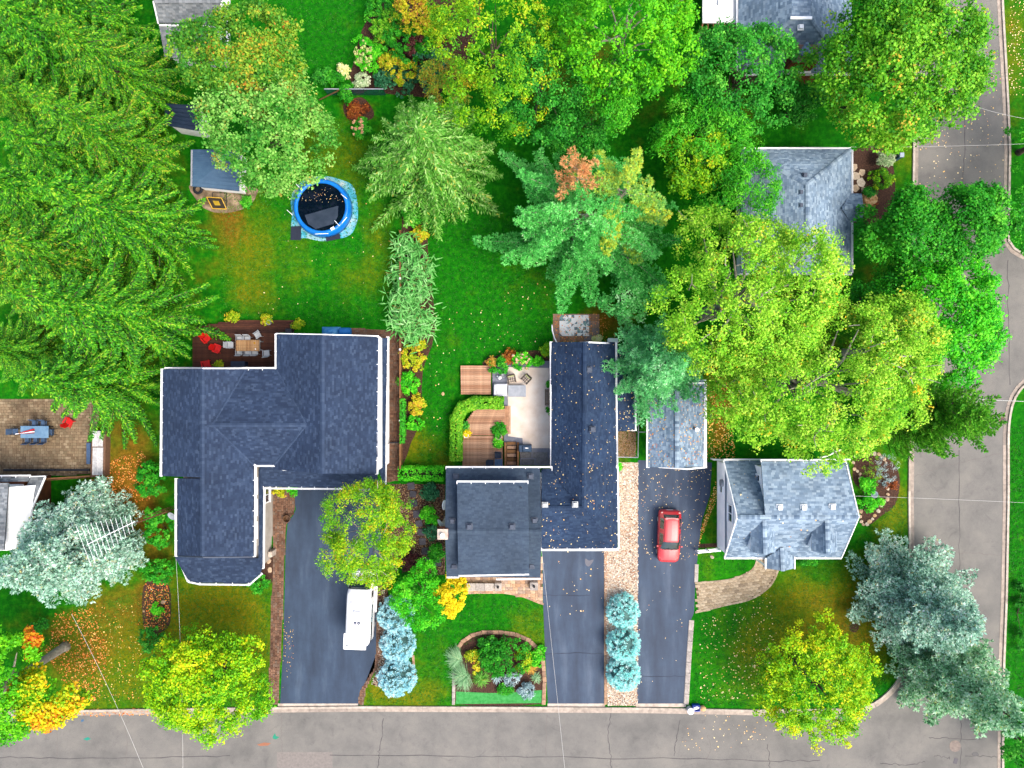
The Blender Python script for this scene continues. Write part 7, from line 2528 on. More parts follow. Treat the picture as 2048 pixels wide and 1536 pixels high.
for q, w_ in ((((645, 350), (652, 360)), 0), (((682, 388), (694, 398)), 0), (((574, 420), (585, 430)), 0), (((630, 468), (657, 467)), 0), (((684, 446), (694, 434)), 0), (((592, 368), (599, 375)), 0), (((669, 441), (679, 452)), 0)):
    a, b = W(*q[0], 1.05), W(*q[1], 1.0)
    MB().tube([a, b], .022, 6).build('strut', M_WHITE, pool)
p = W2(665, 457, .93)
MB().box((p[0], p[1], .93), (.3, .2, .04), rz=.5).build('label_plate', M_WHITE, pool)
tarp_m, nt, b_ = _base('faded blue tarp')
nt.links.new(ramp(nt, [C(20, 130, 170), C(60, 180, 206), C(160, 206, 216), C(214, 206, 206)], noise(nt, .9, 6, .7), [.3, .45, .6, .72]), b_.inputs['Base Color'])
b_.inputs['Roughness'].default_value = .6
bump(nt, b_, noise(nt, 3, 5), .6, .05)
sheet('ground_tarp', smooth_poly(pxpoly([(584, 430), (582, 395), (596, 370), (618, 356), (650, 352), (684, 360), (706, 372), (714, 400), (716, 430), (712, 450), (700, 470), (668, 480), (640, 482), (610, 476), (586, 478), (582, 455)]), 4, True), .008, tarp_m)
for l, q in (('dark solar mat lying on the grass left of the pool', ((582, 453), (602, 452), (602, 480), (581, 480))), ('dark solar mat leaning at the lower right of the pool', ((651, 470), (677, 457), (681, 477), (653, 483)))):
    o = MB().prism(pxpoly(list(q), .06), .02, .07).build('pool_mat', mat('navy rubber mat', [C(22, 32, 54), C(30, 42, 64)], rough=.6))
    tag(o, l, 'mat')

# ------------------------------------------------------------------ blue metal shed
sh = thing('metal_shed', 'blue ribbed metal roof shed half hidden between maple and spruce', 'shed', W(420, 340))
M_BLUEMETAL = mat('blue grey roof metal', [C(58, 92, 124), C(78, 112, 142)], rough=.45, metal=.1, scale=1.5)
pr = [W(384, 300, 2.4), W(480, 300, 2.3), W(478, 382, 2.0), W(383, 372, 2.4)]
MB().slab(pr, .06).build('roof', M_BLUEMETAL, sh)
A, Bq, Cq, D = [Vector(p) for p in pr]
for i in range(11):
    f = i / 10
    MB().bar(D + (A - D) * f + Vector((0, 0, .02)), Cq + (Bq - Cq) * f + Vector((0, 0, .02)), .05, .05).build('roof_rib', M_BLUEMETAL, sh)
MB().bar(A, D, .12, .1).build('edge_trim', M_STEEL, sh)
MB().prism([W2(388, 302, 2), W2(474, 302, 2), W2(472, 374, 2), W2(388, 366, 2)], 0, 1.95).build('wall', M_WHITE, sh)
sh2 = thing('metal_shed', 'dark ribbed metal roof peeping out between the spruces and the mottled maple', 'shed', W(370, 230))
pr = [W(330, 208, 2.6), W(400, 212, 2.6), W(398, 262, 2.3), W(330, 250, 2.3)]
MB().slab(pr, .06).build('roof', mat('dark roof metal', [C(26, 44, 66), C(34, 54, 78)], rough=.4), sh2)
A, Bq, Cq, D = [Vector(p) for p in pr]
for i in range(7):
    f = i / 6
    MB().bar(D + (A - D) * f + Vector((0, 0, .02)), Cq + (Bq - Cq) * f + Vector((0, 0, .02)), .05, .05).build('roof_rib', mat('dark roof metal', []), sh2)
MB().prism([W2(335, 212, 2.3), W2(396, 216, 2.3), W2(394, 256, 2.3), W2(335, 246, 2.3)], 0, 2.28).build('wall', M_WHITE, sh2)
sheet('concrete_pad', smooth_poly(pxpoly([(384, 366), (505, 374), (512, 392), (498, 412), (470, 423), (440, 426), (415, 420), (396, 404)]), 4, True), .006, mat('stained concrete', [C(104, 84, 58), C(150, 132, 108), C(206, 178, 148)], rough=.95, scale=1.4, fine=.2))
tr_ = MB()
p = W2(395, 378, .2)
vs, fs = [], []
for i in range(20):
    a = 2 * PI * i / 20
    for j in range(8):
        c = 2 * PI * j / 8
        rr = .30 + .11 * math.cos(c)
        vs.append((p[0] + rr * math.cos(a), p[1] + rr * math.sin(a), .13 + .11 * math.sin(c)))
for i in range(20):
    for j in range(8):
        fs.append((i * 8 + j, ((i + 1) % 20) * 8 + j, ((i + 1) % 20) * 8 + (j + 1) % 8, i * 8 + (j + 1) % 8))
o = tr_.add(vs, fs).build('tyre', mat('black rubber', [C(30, 34, 44), C(44, 48, 58)], rough=.9, scale=8), None, True)
tag(o, 'old black tyre lying beside the blue shed', 'tyre')
fr = thing('rebound_net_frame', 'slanted yellow framed ball net on the concrete pad', 'goal', W(434, 406))
q = [W(413, 394, .75), W(443, 396, .75), W(453, 418, .45), W(425, 417, .45)]
my = mat('yellow tube', [C(240, 190, 40), C(250, 206, 70)], rough=.4)
mb = MB()
for i in range(4):
    mb.tube([q[i], q[(i + 1) % 4]], .03, 7)
mb.build('frame', my, fr)
cxx = [sum(p[k] for p in q) / 4 for k in range(3)]
MB().slab([[cxx[k] + (p[k] - cxx[k]) * .93 for k in range(3)] for p in q], .01).build('net', mat('dark mesh', [C(42, 36, 28), C(62, 52, 38)], rough=.9, scale=20), fr)
MB().slab([[cxx[0] + (p[0] - cxx[0]) * .4, cxx[1] + (p[1] - cxx[1]) * .4, cxx[2] + (p[2] - cxx[2]) * .4 + .02] for p in q], .01).build('target_patch', mat('ochre patch', [C(170, 140, 20), C(190, 160, 30)], rough=.8), fr)
mb = MB()
b0, b1, b2, b3 = W(425, 385, .05), W(453, 386, .05), W(453, 402, .05), W(425, 400, .05)
for a, b in ((b0, b1), (b1, b2), (b0, b3), (b2, q[1]), (b3, q[0]), (b2, q[2]), (b3, q[3])):
    mb.tube([a, b], .025, 6)
mb.build('stand', M_DARKMETAL, fr)

# ------------------------------------------------------------------ rug corner behind the centre house
o = thing('paved_pad', 'tan and grey slab pad behind the centre house wing', 'paving', W(1150, 652))
for i in range(6):
    for j in range(4):
        xa, ya = 1106 + i * 15.5, 628 + j * 14
        MB().prism(pxpoly([(xa, ya), (xa + 15, ya), (xa + 15, ya + 13.5), (xa, ya + 13.5)]), .002, .045).build('slab', objmat('pad slabs', [C(150, 112, 88), C(172, 134, 106), C(128, 124, 130)]), o)
x0, y0 = W2(1119, 672)
x1, y1 = W2(1178, 630)
V, T = [], []
nx_, ny_ = 10, 7
for i in range(nx_):
    for j in range(ny_):
        xa, xb = x0 + (x1 - x0) * i / nx_, x0 + (x1 - x0) * (i + 1) / nx_
        ya_, yb_ = y0 + (y1 - y0) * j / ny_, y0 + (y1 - y0) * (j + 1) / ny_
        c = [(xa, ya_), (xb, ya_), (xb, yb_), (xa, yb_)]
        k = rng.integers(0, 4)
        m_ = ((xa + xb) / 2, (ya_ + yb_) / 2)
        t1, t2 = [c[k], c[(k + 1) % 4], c[(k + 2) % 4]], [c[k], c[(k + 2) % 4], c[(k + 3) % 4]]
        for tr in (t1, t2):
            e = ((tr[1][0] + tr[2][0]) / 2, (tr[1][1] + tr[2][1]) / 2)
            V.append([(*tr[0], .058), (*tr[1], .058), (*e, .058), (*tr[2], .058)])
            T.append(rng.choice([.0, .1, .2, .9, .55, .75, .05], p=[.25, .2, .2, .12, .1, .08, .05]))
o = quads('patterned_rug', V, T, tintmat('rug print', [C(250, 252, 255), C(244, 248, 252), C(190, 204, 214), C(130, 170, 170), C(100, 114, 134)], [0, .3, .55, .75, .95], namt=.1))
tag(o, 'white outdoor rug with grey and teal triangles behind the centre house', 'rug')
MB().prism(rect(x0, y0, x1, y1), .046, .056).build('rug_backing', M_WHITE, o)
o = MB().tube([W(1104, 650, .9), W(1105, 662, .85), W(1109, 676, .8), W(1114, 686, .7)], .05, 8).build('white_handrail', M_WHITE)
tag(o, 'bent white handrail at the top left corner of the centre house wing', 'handrail')
MB().tube([W(1104, 650, .9), W(1104, 651, 0)], .03, 6).build('post', M_WHITE, o)
o = MB().box((*W2(1226, 681, .8), .5), (.75, .3, .6)).box((*W2(1226, 681, .8), .83), (.8, .36, .05)).build('utility_cabinet', M_WHITE, None, bevel=.02)
tag(o, 'white utility cabinet at the top right corner of the centre house wing', 'cabinet')
o = MB().bar(W(1442, 668, 2.2), W(1520, 668, 2.2), .16, .16).build('orange_beam', mat('orange timber', [C(206, 140, 40), C(224, 160, 60)], rough=.7))
for q in (1446, 1516):
    a = W(q, 668, 2.1)
    MB().box((a[0], a[1], 1.05), (.12, .12, 2.1)).build('post', M_FENCE, o)
tag(o, 'orange timber swing beam showing through the poplar', 'beam')
# steel rail fences round the gravel square
rf = thing('pipe_fence', 'thin pale pipe fence round the gravel square between wing and garage', 'fence', W(1275, 870))
for a, b in (((1233, 914), (1276, 915)), ((1276, 915), (1278, 790)), ((1278, 864), (1295, 864))):
    A, Bq = W(*a, 1.1), W(*b, 1.1)
    MB().tube([A, Bq], .035, 6).build('rail', M_STEEL, rf)
    for f in (0, .5, 1):
        p = Vector(A) + (Vector(Bq) - Vector(A)) * f
        MB().tube([(p.x, p.y, 0), (p.x, p.y, 1.1)], .03, 6).build('post', M_STEEL, rf)
o = MB().lathe((*W2(1401, 71, .5), 0), [(.28, 0), (.3, .55), (.27, .55), (.24, .1)], 18).build('rain_barrel', mat('grey plastic', [C(150, 140, 140), C(176, 168, 164)], rough=.6))
tag(o, 'round grey rain barrel below the white porch roof', 'barrel')
o = MB().lathe((0, 0, 0), [(.26, -.04), (.38, -.02), (.38, .04), (.26, .05)], 20).build('ring_wall_ornament', M_WHITE)
o.location = W(889, 1010, 2.2)
o.rotation_euler = (0, 1.2, 0)
tag(o, 'white ring ornament on the left wall of the centre house', 'ornament')

# ------------------------------------------------------------------ blue things behind the big house
for l, q, s in (('bright blue tarp heap at the back wall of the big house', (660, 663), (1.0, .35, .5)), ('blue rain barrel lying at the back wall of the big house', (690, 663), (.6, .4, .5))):
    x, y = W2(*q, .5)
    if 'barrel' in l:
        o = MB().tube([(x - .45, y, .35), (x - .4, y, .35), (x + .4, y, .35), (x + .45, y, .35)], [.25, .32, .32, .25], 14).build('rain_barrel', mat('blue plastic', [C(30, 120, 210), C(50, 146, 230)], rough=.4))
        tag(o, l, 'barrel')
    else:
        mb = MB()
        vs, fs = [], []
        for i in range(9):
            for j in range(5):
                u, v = i / 8 - .5, j / 4 - .5
                vs.append((x + u * 1.5, y + v * .8, .05 + .5 * max(0, 1 - (2 * u) ** 2) * max(0, 1 - (2 * v) ** 2) ** .5 * rng.uniform(.75, 1.1)))
        for i in range(8):
            for j in range(4):
                fs.append((i * 5 + j, (i + 1) * 5 + j, (i + 1) * 5 + j + 1, i * 5 + j + 1))
        o = mb.add(vs, fs).build('blue_tarp', mat('blue tarp cloth', [C(40, 140, 220), C(110, 190, 240)], rough=.5, scale=4), None, True)
        tag(o, l, 'tarp')
o = MB().box((*W2(578, 663, .5), .4), (.55, .5, .6), taper=.9).build('planter_box', M_DARKMETAL, None, bevel=.03)
tag(o, 'dark square planter at the inner corner of the dark deck', 'planter')

# ------------------------------------------------------------------ lofted vehicles
def loft(stations, sections, n=4):
    """stations: list of (y, [(x, z) ...]) half sections from sill to roof centre; returns dense mirrored rings"""
    Y = [s[0] for s in stations]
    S = np.array([s[1] for s in stations], float)
    full = [np.concatenate([[y], s.reshape(-1)]) for y, s in zip(Y, S)]
    d = np.array(smooth_poly(full, n))
    return d[:, 0], d[:, 1:].reshape(len(d), -1, 2)


def loft_part(name, Y, S, rows, cols, m, parent, off=0.0, side=0, smooth=True):
    """the faces between these rows and columns of the body, lifted by off"""
    mb = MB()
    c = np.array([0, Y.mean(), .7])
    for sg in ((side,) if side else (1, -1)):
        vs, fs = [], []
        nr, ncs = len(rows), len(cols)
        for r in rows:
            for k in cols:
                p = np.array([S[r, k, 0] * sg, Y[r], S[r, k, 1]])
                if off:
                    dd = np.array([p[0], 0, p[2] - .6])
                    p = p + off * dd / max(np.linalg.norm(dd), 1e-6)
                vs.append(tuple(p))
        for i in range(nr - 1):
            for k in range(ncs - 1):
                f = (i * ncs + k, i * ncs + k + 1, (i + 1) * ncs + k + 1, (i + 1) * ncs + k)
                fs.append(f if sg > 0 else f[::-1])
        mb.add(vs, fs)
    return mb.build(name, m, parent, smooth)


def wheel(parent, x, y, r, w):
    o = MB().tube([(x - w / 2, y, r), (x - w / 2 * .8, y, r), (x + w / 2 * .8, y, r), (x + w / 2, y, r)], [r * .9, r, r, r * .9], 20).build('wheel', mat('black rubber', []), parent)
    s = 1 if x > 0 else -1
    MB().tube([(x + s * w * .42, y, r), (x + s * w * .52, y, r)], [r * .66, r * .6], 16).build('rim', M_ALU, o)
    return o


car = thing('car', 'red hatchback car parked on the right driveway', 'car')
# front towards -y; columns: sill, rocker, shoulder, belt, roof edge, roof side, roof centre
def sec(w, zs, zb, wr, zr):
    return [(w * .90, .22), (w * 1.0, .42), (w * 1.0, zs), (w * .93, zb), (wr, zr - .07), (wr * .86, zr - .015), (wr * .45, zr + .015), (0, zr + .025)]
st = [(-2.00, [(.45, .28), (.56, .36), (.58, .50), (.54, .58), (.48, .60), (.40, .61), (.2, .62), (0, .62)]),
      (-1.86, [(.66, .24), (.76, .40), (.77, .58), (.70, .68), (.60, .71), (.50, .72), (.25, .74), (0, .745)]),
      (-1.50, sec(.84, .66, .78, .66, .85)), (-1.05, sec(.86, .72, .86, .70, .95)), (-.92, sec(.86, .74, .88, .72, .99)),
      (-.30, sec(.86, .78, .93, .60, 1.42)), (.0, sec(.86, .80, .94, .60, 1.48)), (.65, sec(.86, .82, .96, .60, 1.50)), (1.25, sec(.86, .84, .98, .58, 1.46)), (1.50, sec(.85, .86, 1.0, .56, 1.38)),
      (1.80, sec(.82, .86, .98, .62, 1.06)), (1.93, sec(.78, .74, .86, .60, .92)), (1.99, [(.52, .30), (.62, .40), (.64, .56), (.58, .66), (.5, .70), (.42, .71), (.2, .72), (0, .72)])]
Y, S = loft(st, None, 4)
M_CARRED = mat('red car paint', [C(214, 10, 30), C(222, 14, 36)], rough=.4, coat=.55, bumps=0, spec=.4)
_b = M_CARRED.node_tree.nodes['Principled BSDF']
_b.inputs['Coat IOR'].default_value = 1.9
_b.inputs['Coat Roughness'].default_value = .5
M_CARGLASS = glassmat('car glass', C(22, 50, 52), .03)
N = len(Y)
CARL = (S, Y)
loft_part('body', Y, S, range(N), range(8), M_CARRED, car)
MB().face([(S[0, k, 0], Y[0], S[0, k, 1]) for k in range(8)] + [(-S[0, k, 0], Y[0], S[0, k, 1]) for k in range(6, -1, -1)]).face([(S[-1, k, 0], Y[-1], S[-1, k, 1]) for k in range(8)] + [(-S[-1, k, 0], Y[-1], S[-1, k, 1]) for k in range(6, -1, -1)]).build('bumper', M_CARRED, car)
loft_part('windscreen', Y, S, range(16, 21), range(4, 8), M_CARGLASS, car, .006)
loft_part('rear_window', Y, S, range(36, 40), range(4, 8), M_CARGLASS, car, .006)
for s in (-1, 1):
    loft_part('side_window', Y, S, range(18, 27), (3, 4), M_CARGLASS, car, .006, s)
    loft_part('side_window', Y, S, range(28, 36), (3, 4), M_CARGLASS, car, .006, s)
    for y in (-1.28, 1.22):
        wheel(car, s * .76, y, .30, .20)
    MB().add([(s * .40, -1.97, .60), (s * .62, -1.88, .64), (s * .78, -1.62, .70), (s * .72, -1.58, .78), (s * .56, -1.80, .73), (s * .42, -1.90, .66)], [(0, 1, 2, 3, 4, 5) if s > 0 else (5, 4, 3, 2, 1, 0)]).build('headlight', mat('headlight lens', [C(230, 226, 222)], rough=.1, bumps=0), car)
    MB().box((s * .68, 1.84, .90), (.16, .10, .16), rz=-s * .4).build('tail_light', mat('tail lens', [C(236, 190, 180)], rough=.1, bumps=0), car, bevel=.02)
    MB().box((s * .93, -.72, .92), (.16, .10, .12)).build('door_mirror', M_CARRED, car, bevel=.03)
    MB().box((s * .868, .05, .80), (.02, .18, .03)).box((s * .868, .95, .82), (.02, .18, .03)).build('door_handle', M_CARRED, car)
MB().box((0, -1.99, .40), (.7, .04, .14)).build('grille', M_DARKMETAL, car)
MB().box((0, 2.0, .52), (.5, .02, .11)).build('number_plate', M_WHITE, car)
MB().tube([(.1, -1.0, 1.0), (.45, -.82, 1.07)], .012, 5).tube([(-.4, -1.0, 1.0), (-.05, -.84, 1.09)], .012, 5).build('wiper', M_DARKMETAL, car)
MB().box((0, 1.46, 1.42), (1.0, .16, .03)).build('spoiler', M_CARRED, car, bevel=.01)
M_SEAM = mat('panel seam', [C(60, 6, 12)], rough=.8)
def seam(path, nm='panel_seam', w=.009, m=M_SEAM):
    for sg in (-1, 1):
        MB().tube([(S_[r, k, 0] * sg, Y_[r], S_[r, k, 1] + .002) for r, k in path], w, 4).build(nm, m, car)
S_, Y_ = CARL
seam([(r, 4) for r in range(4, 17)])
seam([(r, 5) for r in range(20, 37)], 'roof_moulding', .012)
seam([(18, k) for k in (1, 2, 3)])
seam([(27, k) for k in (1, 2, 3, 4)])
seam([(36, k) for k in (1, 2, 3)])
MB().tube([(S_[4, k, 0], Y_[4], S_[4, k, 1] + .002) for k in (5, 6, 7)] + [(-S_[4, k, 0], Y_[4], S_[4, k, 1] + .002) for k in (6, 5)], .009, 4).build('panel_seam', M_SEAM, car)
MB().tube([(S_[17, k, 0] * .98, Y_[16] - .02, S_[16, k, 1] + .004) for k in (5, 6, 7)] + [(-S_[17, k, 0] * .98, Y_[16] - .02, S_[16, k, 1] + .004) for k in (6, 5)], .03, 5).build('wiper_cowl', M_DARKMETAL, car)
p = W(1339, 1073, .8)
car.location = (p[0], p[1], .012)
car.rotation_euler = (0, 0, math.radians(-2.0))
car.scale = (1.02, 1.03, 1.0)

van = thing('camper_van', 'white camper van parked nose up the left driveway under the birch', 'camper van')
def vsec(w, zt, wr=None):
    wr = wr or w * .90
    return [(w * .95, .35), (w, .6), (w, 1.15), (w * .99, 1.45), (w * .95, 1.95), (wr, zt - .10), (wr * .7, zt), (0, zt + .02)]
# front towards +y
st = [(-2.75, vsec(.92, 2.45, .80)), (-2.62, vsec(1.0, 2.62)), (-2.0, vsec(1.02, 2.68)), (0.0, vsec(1.02, 2.70)), (1.3, vsec(1.02, 2.66)), (1.75, vsec(1.01, 2.45)), (2.2, vsec(1.0, 2.0)),
      (2.62, [(.95, .35), (1.0, .6), (.99, 1.0), (.95, 1.2), (.90, 1.3), (.82, 1.36), (.5, 1.40), (0, 1.42)]), (3.0, [(.80, .38), (.88, .55), (.86, .8), (.82, .95), (.76, 1.0), (.66, 1.04), (.4, 1.06), (0, 1.07)])]
Y, S = loft(st, None, 4)
M_VAN = mat('white van paint', [C(240, 241, 244, k=1.45), C(250, 250, 252, k=1.45)], rough=.35, coat=.5, scale=.6, bumps=0)
N = len(Y)
loft_part('body', Y, S, range(N), range(8), M_VAN, van)
MB().face([(S[0, k, 0], Y[0], S[0, k, 1]) for k in range(8)] + [(-S[0, k, 0], Y[0], S[0, k, 1]) for k in range(6, -1, -1)]).build('rear_door', M_VAN, van)
MB().face([(S[-1, k, 0], Y[-1], S[-1, k, 1]) for k in range(8)] + [(-S[-1, k, 0], Y[-1], S[-1, k, 1]) for k in range(6, -1, -1)]).build('bumper', M_VAN, van)
loft_part('windscreen', Y, S, range(21, 27), range(5, 8), M_CARGLASS, van, .008)
for s in (-1, 1):
    loft_part('side_window', Y, S, range(1, 14), (3, 4), M_CARGLASS, van, .008, s)
    loft_part('side_window', Y, S, range(15, 19), (3, 4), M_CARGLASS, van, .008, s)
    for y in (-1.7, 2.1):
        wheel(van, s * .90, y, .35, .24)
    MB().box((s * 1.18, 2.0, 1.35), (.22, .12, .28)).build('door_mirror', M_DARKMETAL, van, bevel=.03)
    MB().box((s * .72, 2.98, .85), (.24, .08, .16)).build('headlight', mat('headlight lens', []), van, bevel=.02)
MB().bar((1.02, -2.3, 2.35), (1.02, 1.0, 2.35), .10, .10).build('awning', M_WHITE, van)
MB().bar((1.10, -.6, .55), (1.10, 1.6, .55), .14, .05).build('running_board', M_VAN, van)
ac = MB().box((.05, -.35, 2.80), (.80, 1.20, .20), taper=.92).build('roof_air_conditioner', M_VAN, van, bevel=.05)
for sx in (-.10, .20):
    MB().tube([(sx, -.72, 2.89), (sx, -.72, 2.925)], .13, 18).build('fan_grille', mat('dark fan', [C(50, 58, 92)], rough=.6), ac)
    MB().tube([(sx, -.72, 2.92), (sx, -.72, 2.94)], .05, 12).build('fan_hub', M_STEEL, ac)
for yy in (-1.2, .1, 1.25):
    for s_ in (-1, 1):
        MB().bar((s_ * 1.022, yy, .6), (s_ * .985, yy, 1.9), .012, .012).build('panel_seam', M_STEEL, van)
MB().box((-.45, .75, 2.73), (.4, .4, .06)).build('roof_hatch', mat('smoked hatch', [C(206, 210, 216)], rough=.3), van, bevel=.02)
# rear carrier platform
rk = MB()
rk.box((-.12, -2.98, 2.60), (1.85, .05, .05)).box((-1.02, -2.35, 2.60), (.05, 1.30, .05)).box((.78, -2.82, 2.60), (.05, .36, .05)).box((-.95, -1.72, 2.60), (.18, .05, .05))
rk.box((-.12, -2.86, 2.56), (1.80, .22, .02)).box((-.93, -2.3, 2.56), (.16, 1.1, .02))
rk.build('roof_rack', M_WHITE, van)
MB().box((-.5, -2.82, 1.6), (.04, .05, 2.0)).box((-.15, -2.82, 1.6), (.04, .05, 2.0)).build('ladder', M_ALU, van)
p = W(715, 1226, 2.6)
van.location = (p[0], p[1], .012)
van.rotation_euler = (0, 0, math.radians(-2.2))
van.scale = (.93, .93, 1.0)

# ------------------------------------------------------------------ bins, lamp, drain, wires
M_BLUEBIN = mat('blue bin plastic', [C(24, 70, 200), C(40, 90, 220)], rough=.5, scale=3)
b_ = thing('recycling_bin', 'blue open recycling box at the kerb between a white lid and tan bag', 'bin', W(1393, 1417))
x, y = W2(1393, 1417, .35)
mb = MB()
for sx, sy, a, b in ((0, .22, .56, .03), (0, -.22, .56, .03), (-.27, 0, .03, .46), (.27, 0, .03, .46)):
    mb.box((x + sx, y + sy, .19), (a, b, .36))
mb.box((x, y, .03), (.54, .44, .03)).build('box', M_BLUEBIN, b_)
MB().box((x - .05, y, .2), (.3, .2, .26), rz=.4).box((x + .1, y + .05, .24), (.2, .12, .22), rz=-.5).build('cartons', M_WHITE, b_)
x, y = W2(1380, 1420, .3)
o = MB().lathe((x, y, 0), [(.22, .01), (.25, .5), (.28, .52), (.27, .56), (.02, .60)], 20).build('waste_bin', mat('white bin plastic', [C(236, 234, 240)], rough=.5))
tag(o, 'round white lidded waste bin at the end of the right driveway', 'bin')
x, y = W2(1405, 1417, .25)
mb = MB()
vs, fs = [], []
for i in range(8):
    for j in range(10):
        a, b = PI * (i + .5) / 8, 2 * PI * j / 10
        r_ = rng.uniform(.85, 1.1)
        vs.append((x + .3 * r_ * math.sin(a) * math.cos(b), y + .24 * r_ * math.sin(a) * math.sin(b), max(.01, .22 + .24 * r_ * math.cos(a))))
for i in range(7):
    for j in range(10):
        fs.append((i * 10 + j, i * 10 + (j + 1) % 10, (i + 1) * 10 + (j + 1) % 10, (i + 1) * 10 + j))
fs.append(tuple(range(10))[::-1])
o = mb.add(vs, fs).build('yard_waste_bag', mat('tan paper bag', [C(214, 166, 110), C(236, 200, 150)], rough=.9, scale=4), None, True)
tag(o, 'crumpled tan yard waste bag at the kerb', 'bag')
x, y = W2(1789, 318)
o = thing('utility_pedestal', 'grey blue utility pedestal with pale top on the right street verge', 'utility box', (x, y, 0))
MB().box((x, y, .5), (.34, .34, 1.0)).build('cabinet', mat('blue grey enamel', [C(60, 90, 124), C(76, 106, 140)], rough=.5), o, bevel=.02)
MB().box((x, y, 1.05), (.40, .40, .12), taper=.8).build('lid', mat('pale enamel', [C(176, 192, 210)], rough=.4), o, bevel=.02)
# manholes and drain
x, y = W2(1910, 1492)
o = MB().lathe((x, y, 0), [(.46, .006), (.46, .013), (.40, .016), (.02, .018)], 28).build('manhole_cover', mat('worn iron', [C(120, 106, 100), C(146, 132, 122)], rough=.7, scale=5))
tag(o, 'round iron manhole cover near the bottom right of the street', 'manhole')
x, y = W2(1911, 1522)
o = MB().box((x, y, .008), (.30, .44, .012), rz=-.25).build('valve_cover', mat('dark iron', [C(86, 84, 92)], rough=.7))
tag(o, 'small dark valve cover below the manhole', 'valve cover')
sheet('tar_patch', smooth_poly(pxpoly([(1943, 1508), (1948, 1504), (1955, 1505), (1957, 1510), (1949, 1512)]), 4, True), .0105, M_DARKMETAL)
dr = thing('storm_drain', 'square storm drain grate beside the right kerb', 'drain', W(2007, 841))
x, y = W2(2006, 841)
MB().box((x, y, .012), (.62, .5, .012)).build('frame', mat('rusty iron', [C(130, 90, 80), C(150, 108, 94)], rough=.8, scale=6), dr)
for i in range(6):
    MB().box((x - .2 + i * .08, y, .024), (.04, .36, .012)).build('bar', M_DARKMETAL, dr)


def wire(label, a, b, sag=.25, r=.010, m=None):
    a, b = Vector(W(*a)), Vector(W(*b))
    pts = [a + (b - a) * (i / 12) - Vector((0, 0, sag * 4 * (i / 12) * (1 - i / 12))) for i in range(13)]
    o = MB().tube(pts, r, 5, cap=False).build('overhead_wire', m or M_WIRE)
    return tag(o, label, 'wire')


M_WIRE = mat('pale wire', [C(226, 226, 222)], rough=.5, bumps=0)
wire('pale overhead wire from the hip roof corner across the right street', (1700, 294, 3.3), (2090, 286, 6.0))
wire('pale overhead wire crossing the top of the right street', (1940, 209, 6), (2080, 242, 6.5))
wire('pale overhead wire from the cape house across the right street', (1710, 992, 4.8), (2100, 1008, 6.2))
wire('thick pale cable across the street above the storm drain', (1962, 799, 6.5), (2120, 806, 7), .1, .02)
wire('pale wire from the centre house eave down over its driveway', (1083, 1098, 4.3), (1132, 1560, 6.5))
wire('pale wire from the big house corner to the bottom of the picture', (352, 1118, 4.0), (366, 1560, 6.5))
wire('pale wire over the leaf strewn lawn and street at the left', (143, 1228, 6.0), (296, 1560, 6.5))
wire('pale wire at the right edge of the street near the top', (2015, 415, 6), (2080, 428, 6.5))

# television aerial on a lattice mast
an = thing('television_aerial', 'long television aerial with many cross rods above the left blue spruce', 'aerial')
tx, ty, tz = W(265, 1049, 8.6)
bx_, by_, _ = W(338, 1030, 0)
tx, ty = W2(266, 1046, 9.0)
tz = 9.0
base = (tx, ty)
for k in range(3):
    a = 2 * PI * k / 3
    MB().tube([(tx + .18 * math.cos(a), ty + .18 * math.sin(a), 0), (tx + .16 * math.cos(a), ty + .16 * math.sin(a), 8.6)], .02, 5).build('mast_leg', mat('rusty mast', [C(110, 70, 44), C(130, 90, 60)], rough=.9), an)
mb = MB()
for i in range(26):
    for k in range(3):
        a, b = 2 * PI * (k + (i % 2)) / 3, 2 * PI * (k + 1 - (i % 2)) / 3
        mb.tube([(tx + .17 * math.cos(a), ty + .17 * math.sin(a), i * .33), (tx + .17 * math.cos(b), ty + .17 * math.sin(b), (i + 1) * .33)], .01, 4, cap=False)
mb.build('mast_bracing', mat('rusty mast', []), an)
MB().tube([(tx, ty, 8.4), (tx, ty, 9.1)], .03, 6).build('mast_head', M_STEEL, an)
A, Bq = Vector(W(174, 1089, 9.1)), Vector(W(270, 1043, 9.1))
MB().tube([A, Bq], .022, 6).build('boom', M_WHITE, an)
d = (Bq - A).normalized()
s = Vector((-d.y, d.x, 0))
for i in range(12):
    p = A + (Bq - A) * (i / 11)
    Lr = 1.45 - .085 * i
    MB().tube([p - s * Lr + Vector((0, 0, .03)) + d * (-.35), p + s * Lr + Vector((0, 0, .03)) + d * (-.35) * 0 - d * .1], .011, 5).build('rod', M_WHITE, an)
an.location = (0, 0, 0)

# small things round the front beds
o = thing('bird_bath', 'round pale stone bird bath in the stone edged bed', 'bird bath', W(1750, 989))
x, y = W2(1749, 989, .7)
MB().lathe((x, y, 0), [(.2, 0), (.2, .06), (.08, .12), (.08, .6), (.14, .64)], 16).build('pedestal', M_EDGE, o)
MB().lathe((x, y, .62), [(.12, 0), (.28, .10), (.28, .12), (.24, .12), (.1, .05)], 20).build('basin', mat('grey stone basin', [C(110, 130, 146), C(130, 150, 164)], rough=.6), o)
M_ROCK = objmat('field stones', [C(206, 170, 120), C(222, 200, 170), C(190, 160, 130), C(228, 216, 196), C(170, 150, 126)])


def rock_mesh(seed):
    g = np.random.default_rng(seed)
    bm = bmesh.new()
    bmesh.ops.create_icosphere(bm, subdivisions=1, radius=.5)
    for v in bm.verts:
        v.co *= g.uniform(.75, 1.15)
        v.co.z = max(v.co.z * .6, -.12)
        v.co.x = max(-.42, min(.42, v.co.x))
    me = bpy.data.meshes.new('stone')
    bm.to_mesh(me)
    bm.free()
    me.materials.append(M_ROCK)
    return me


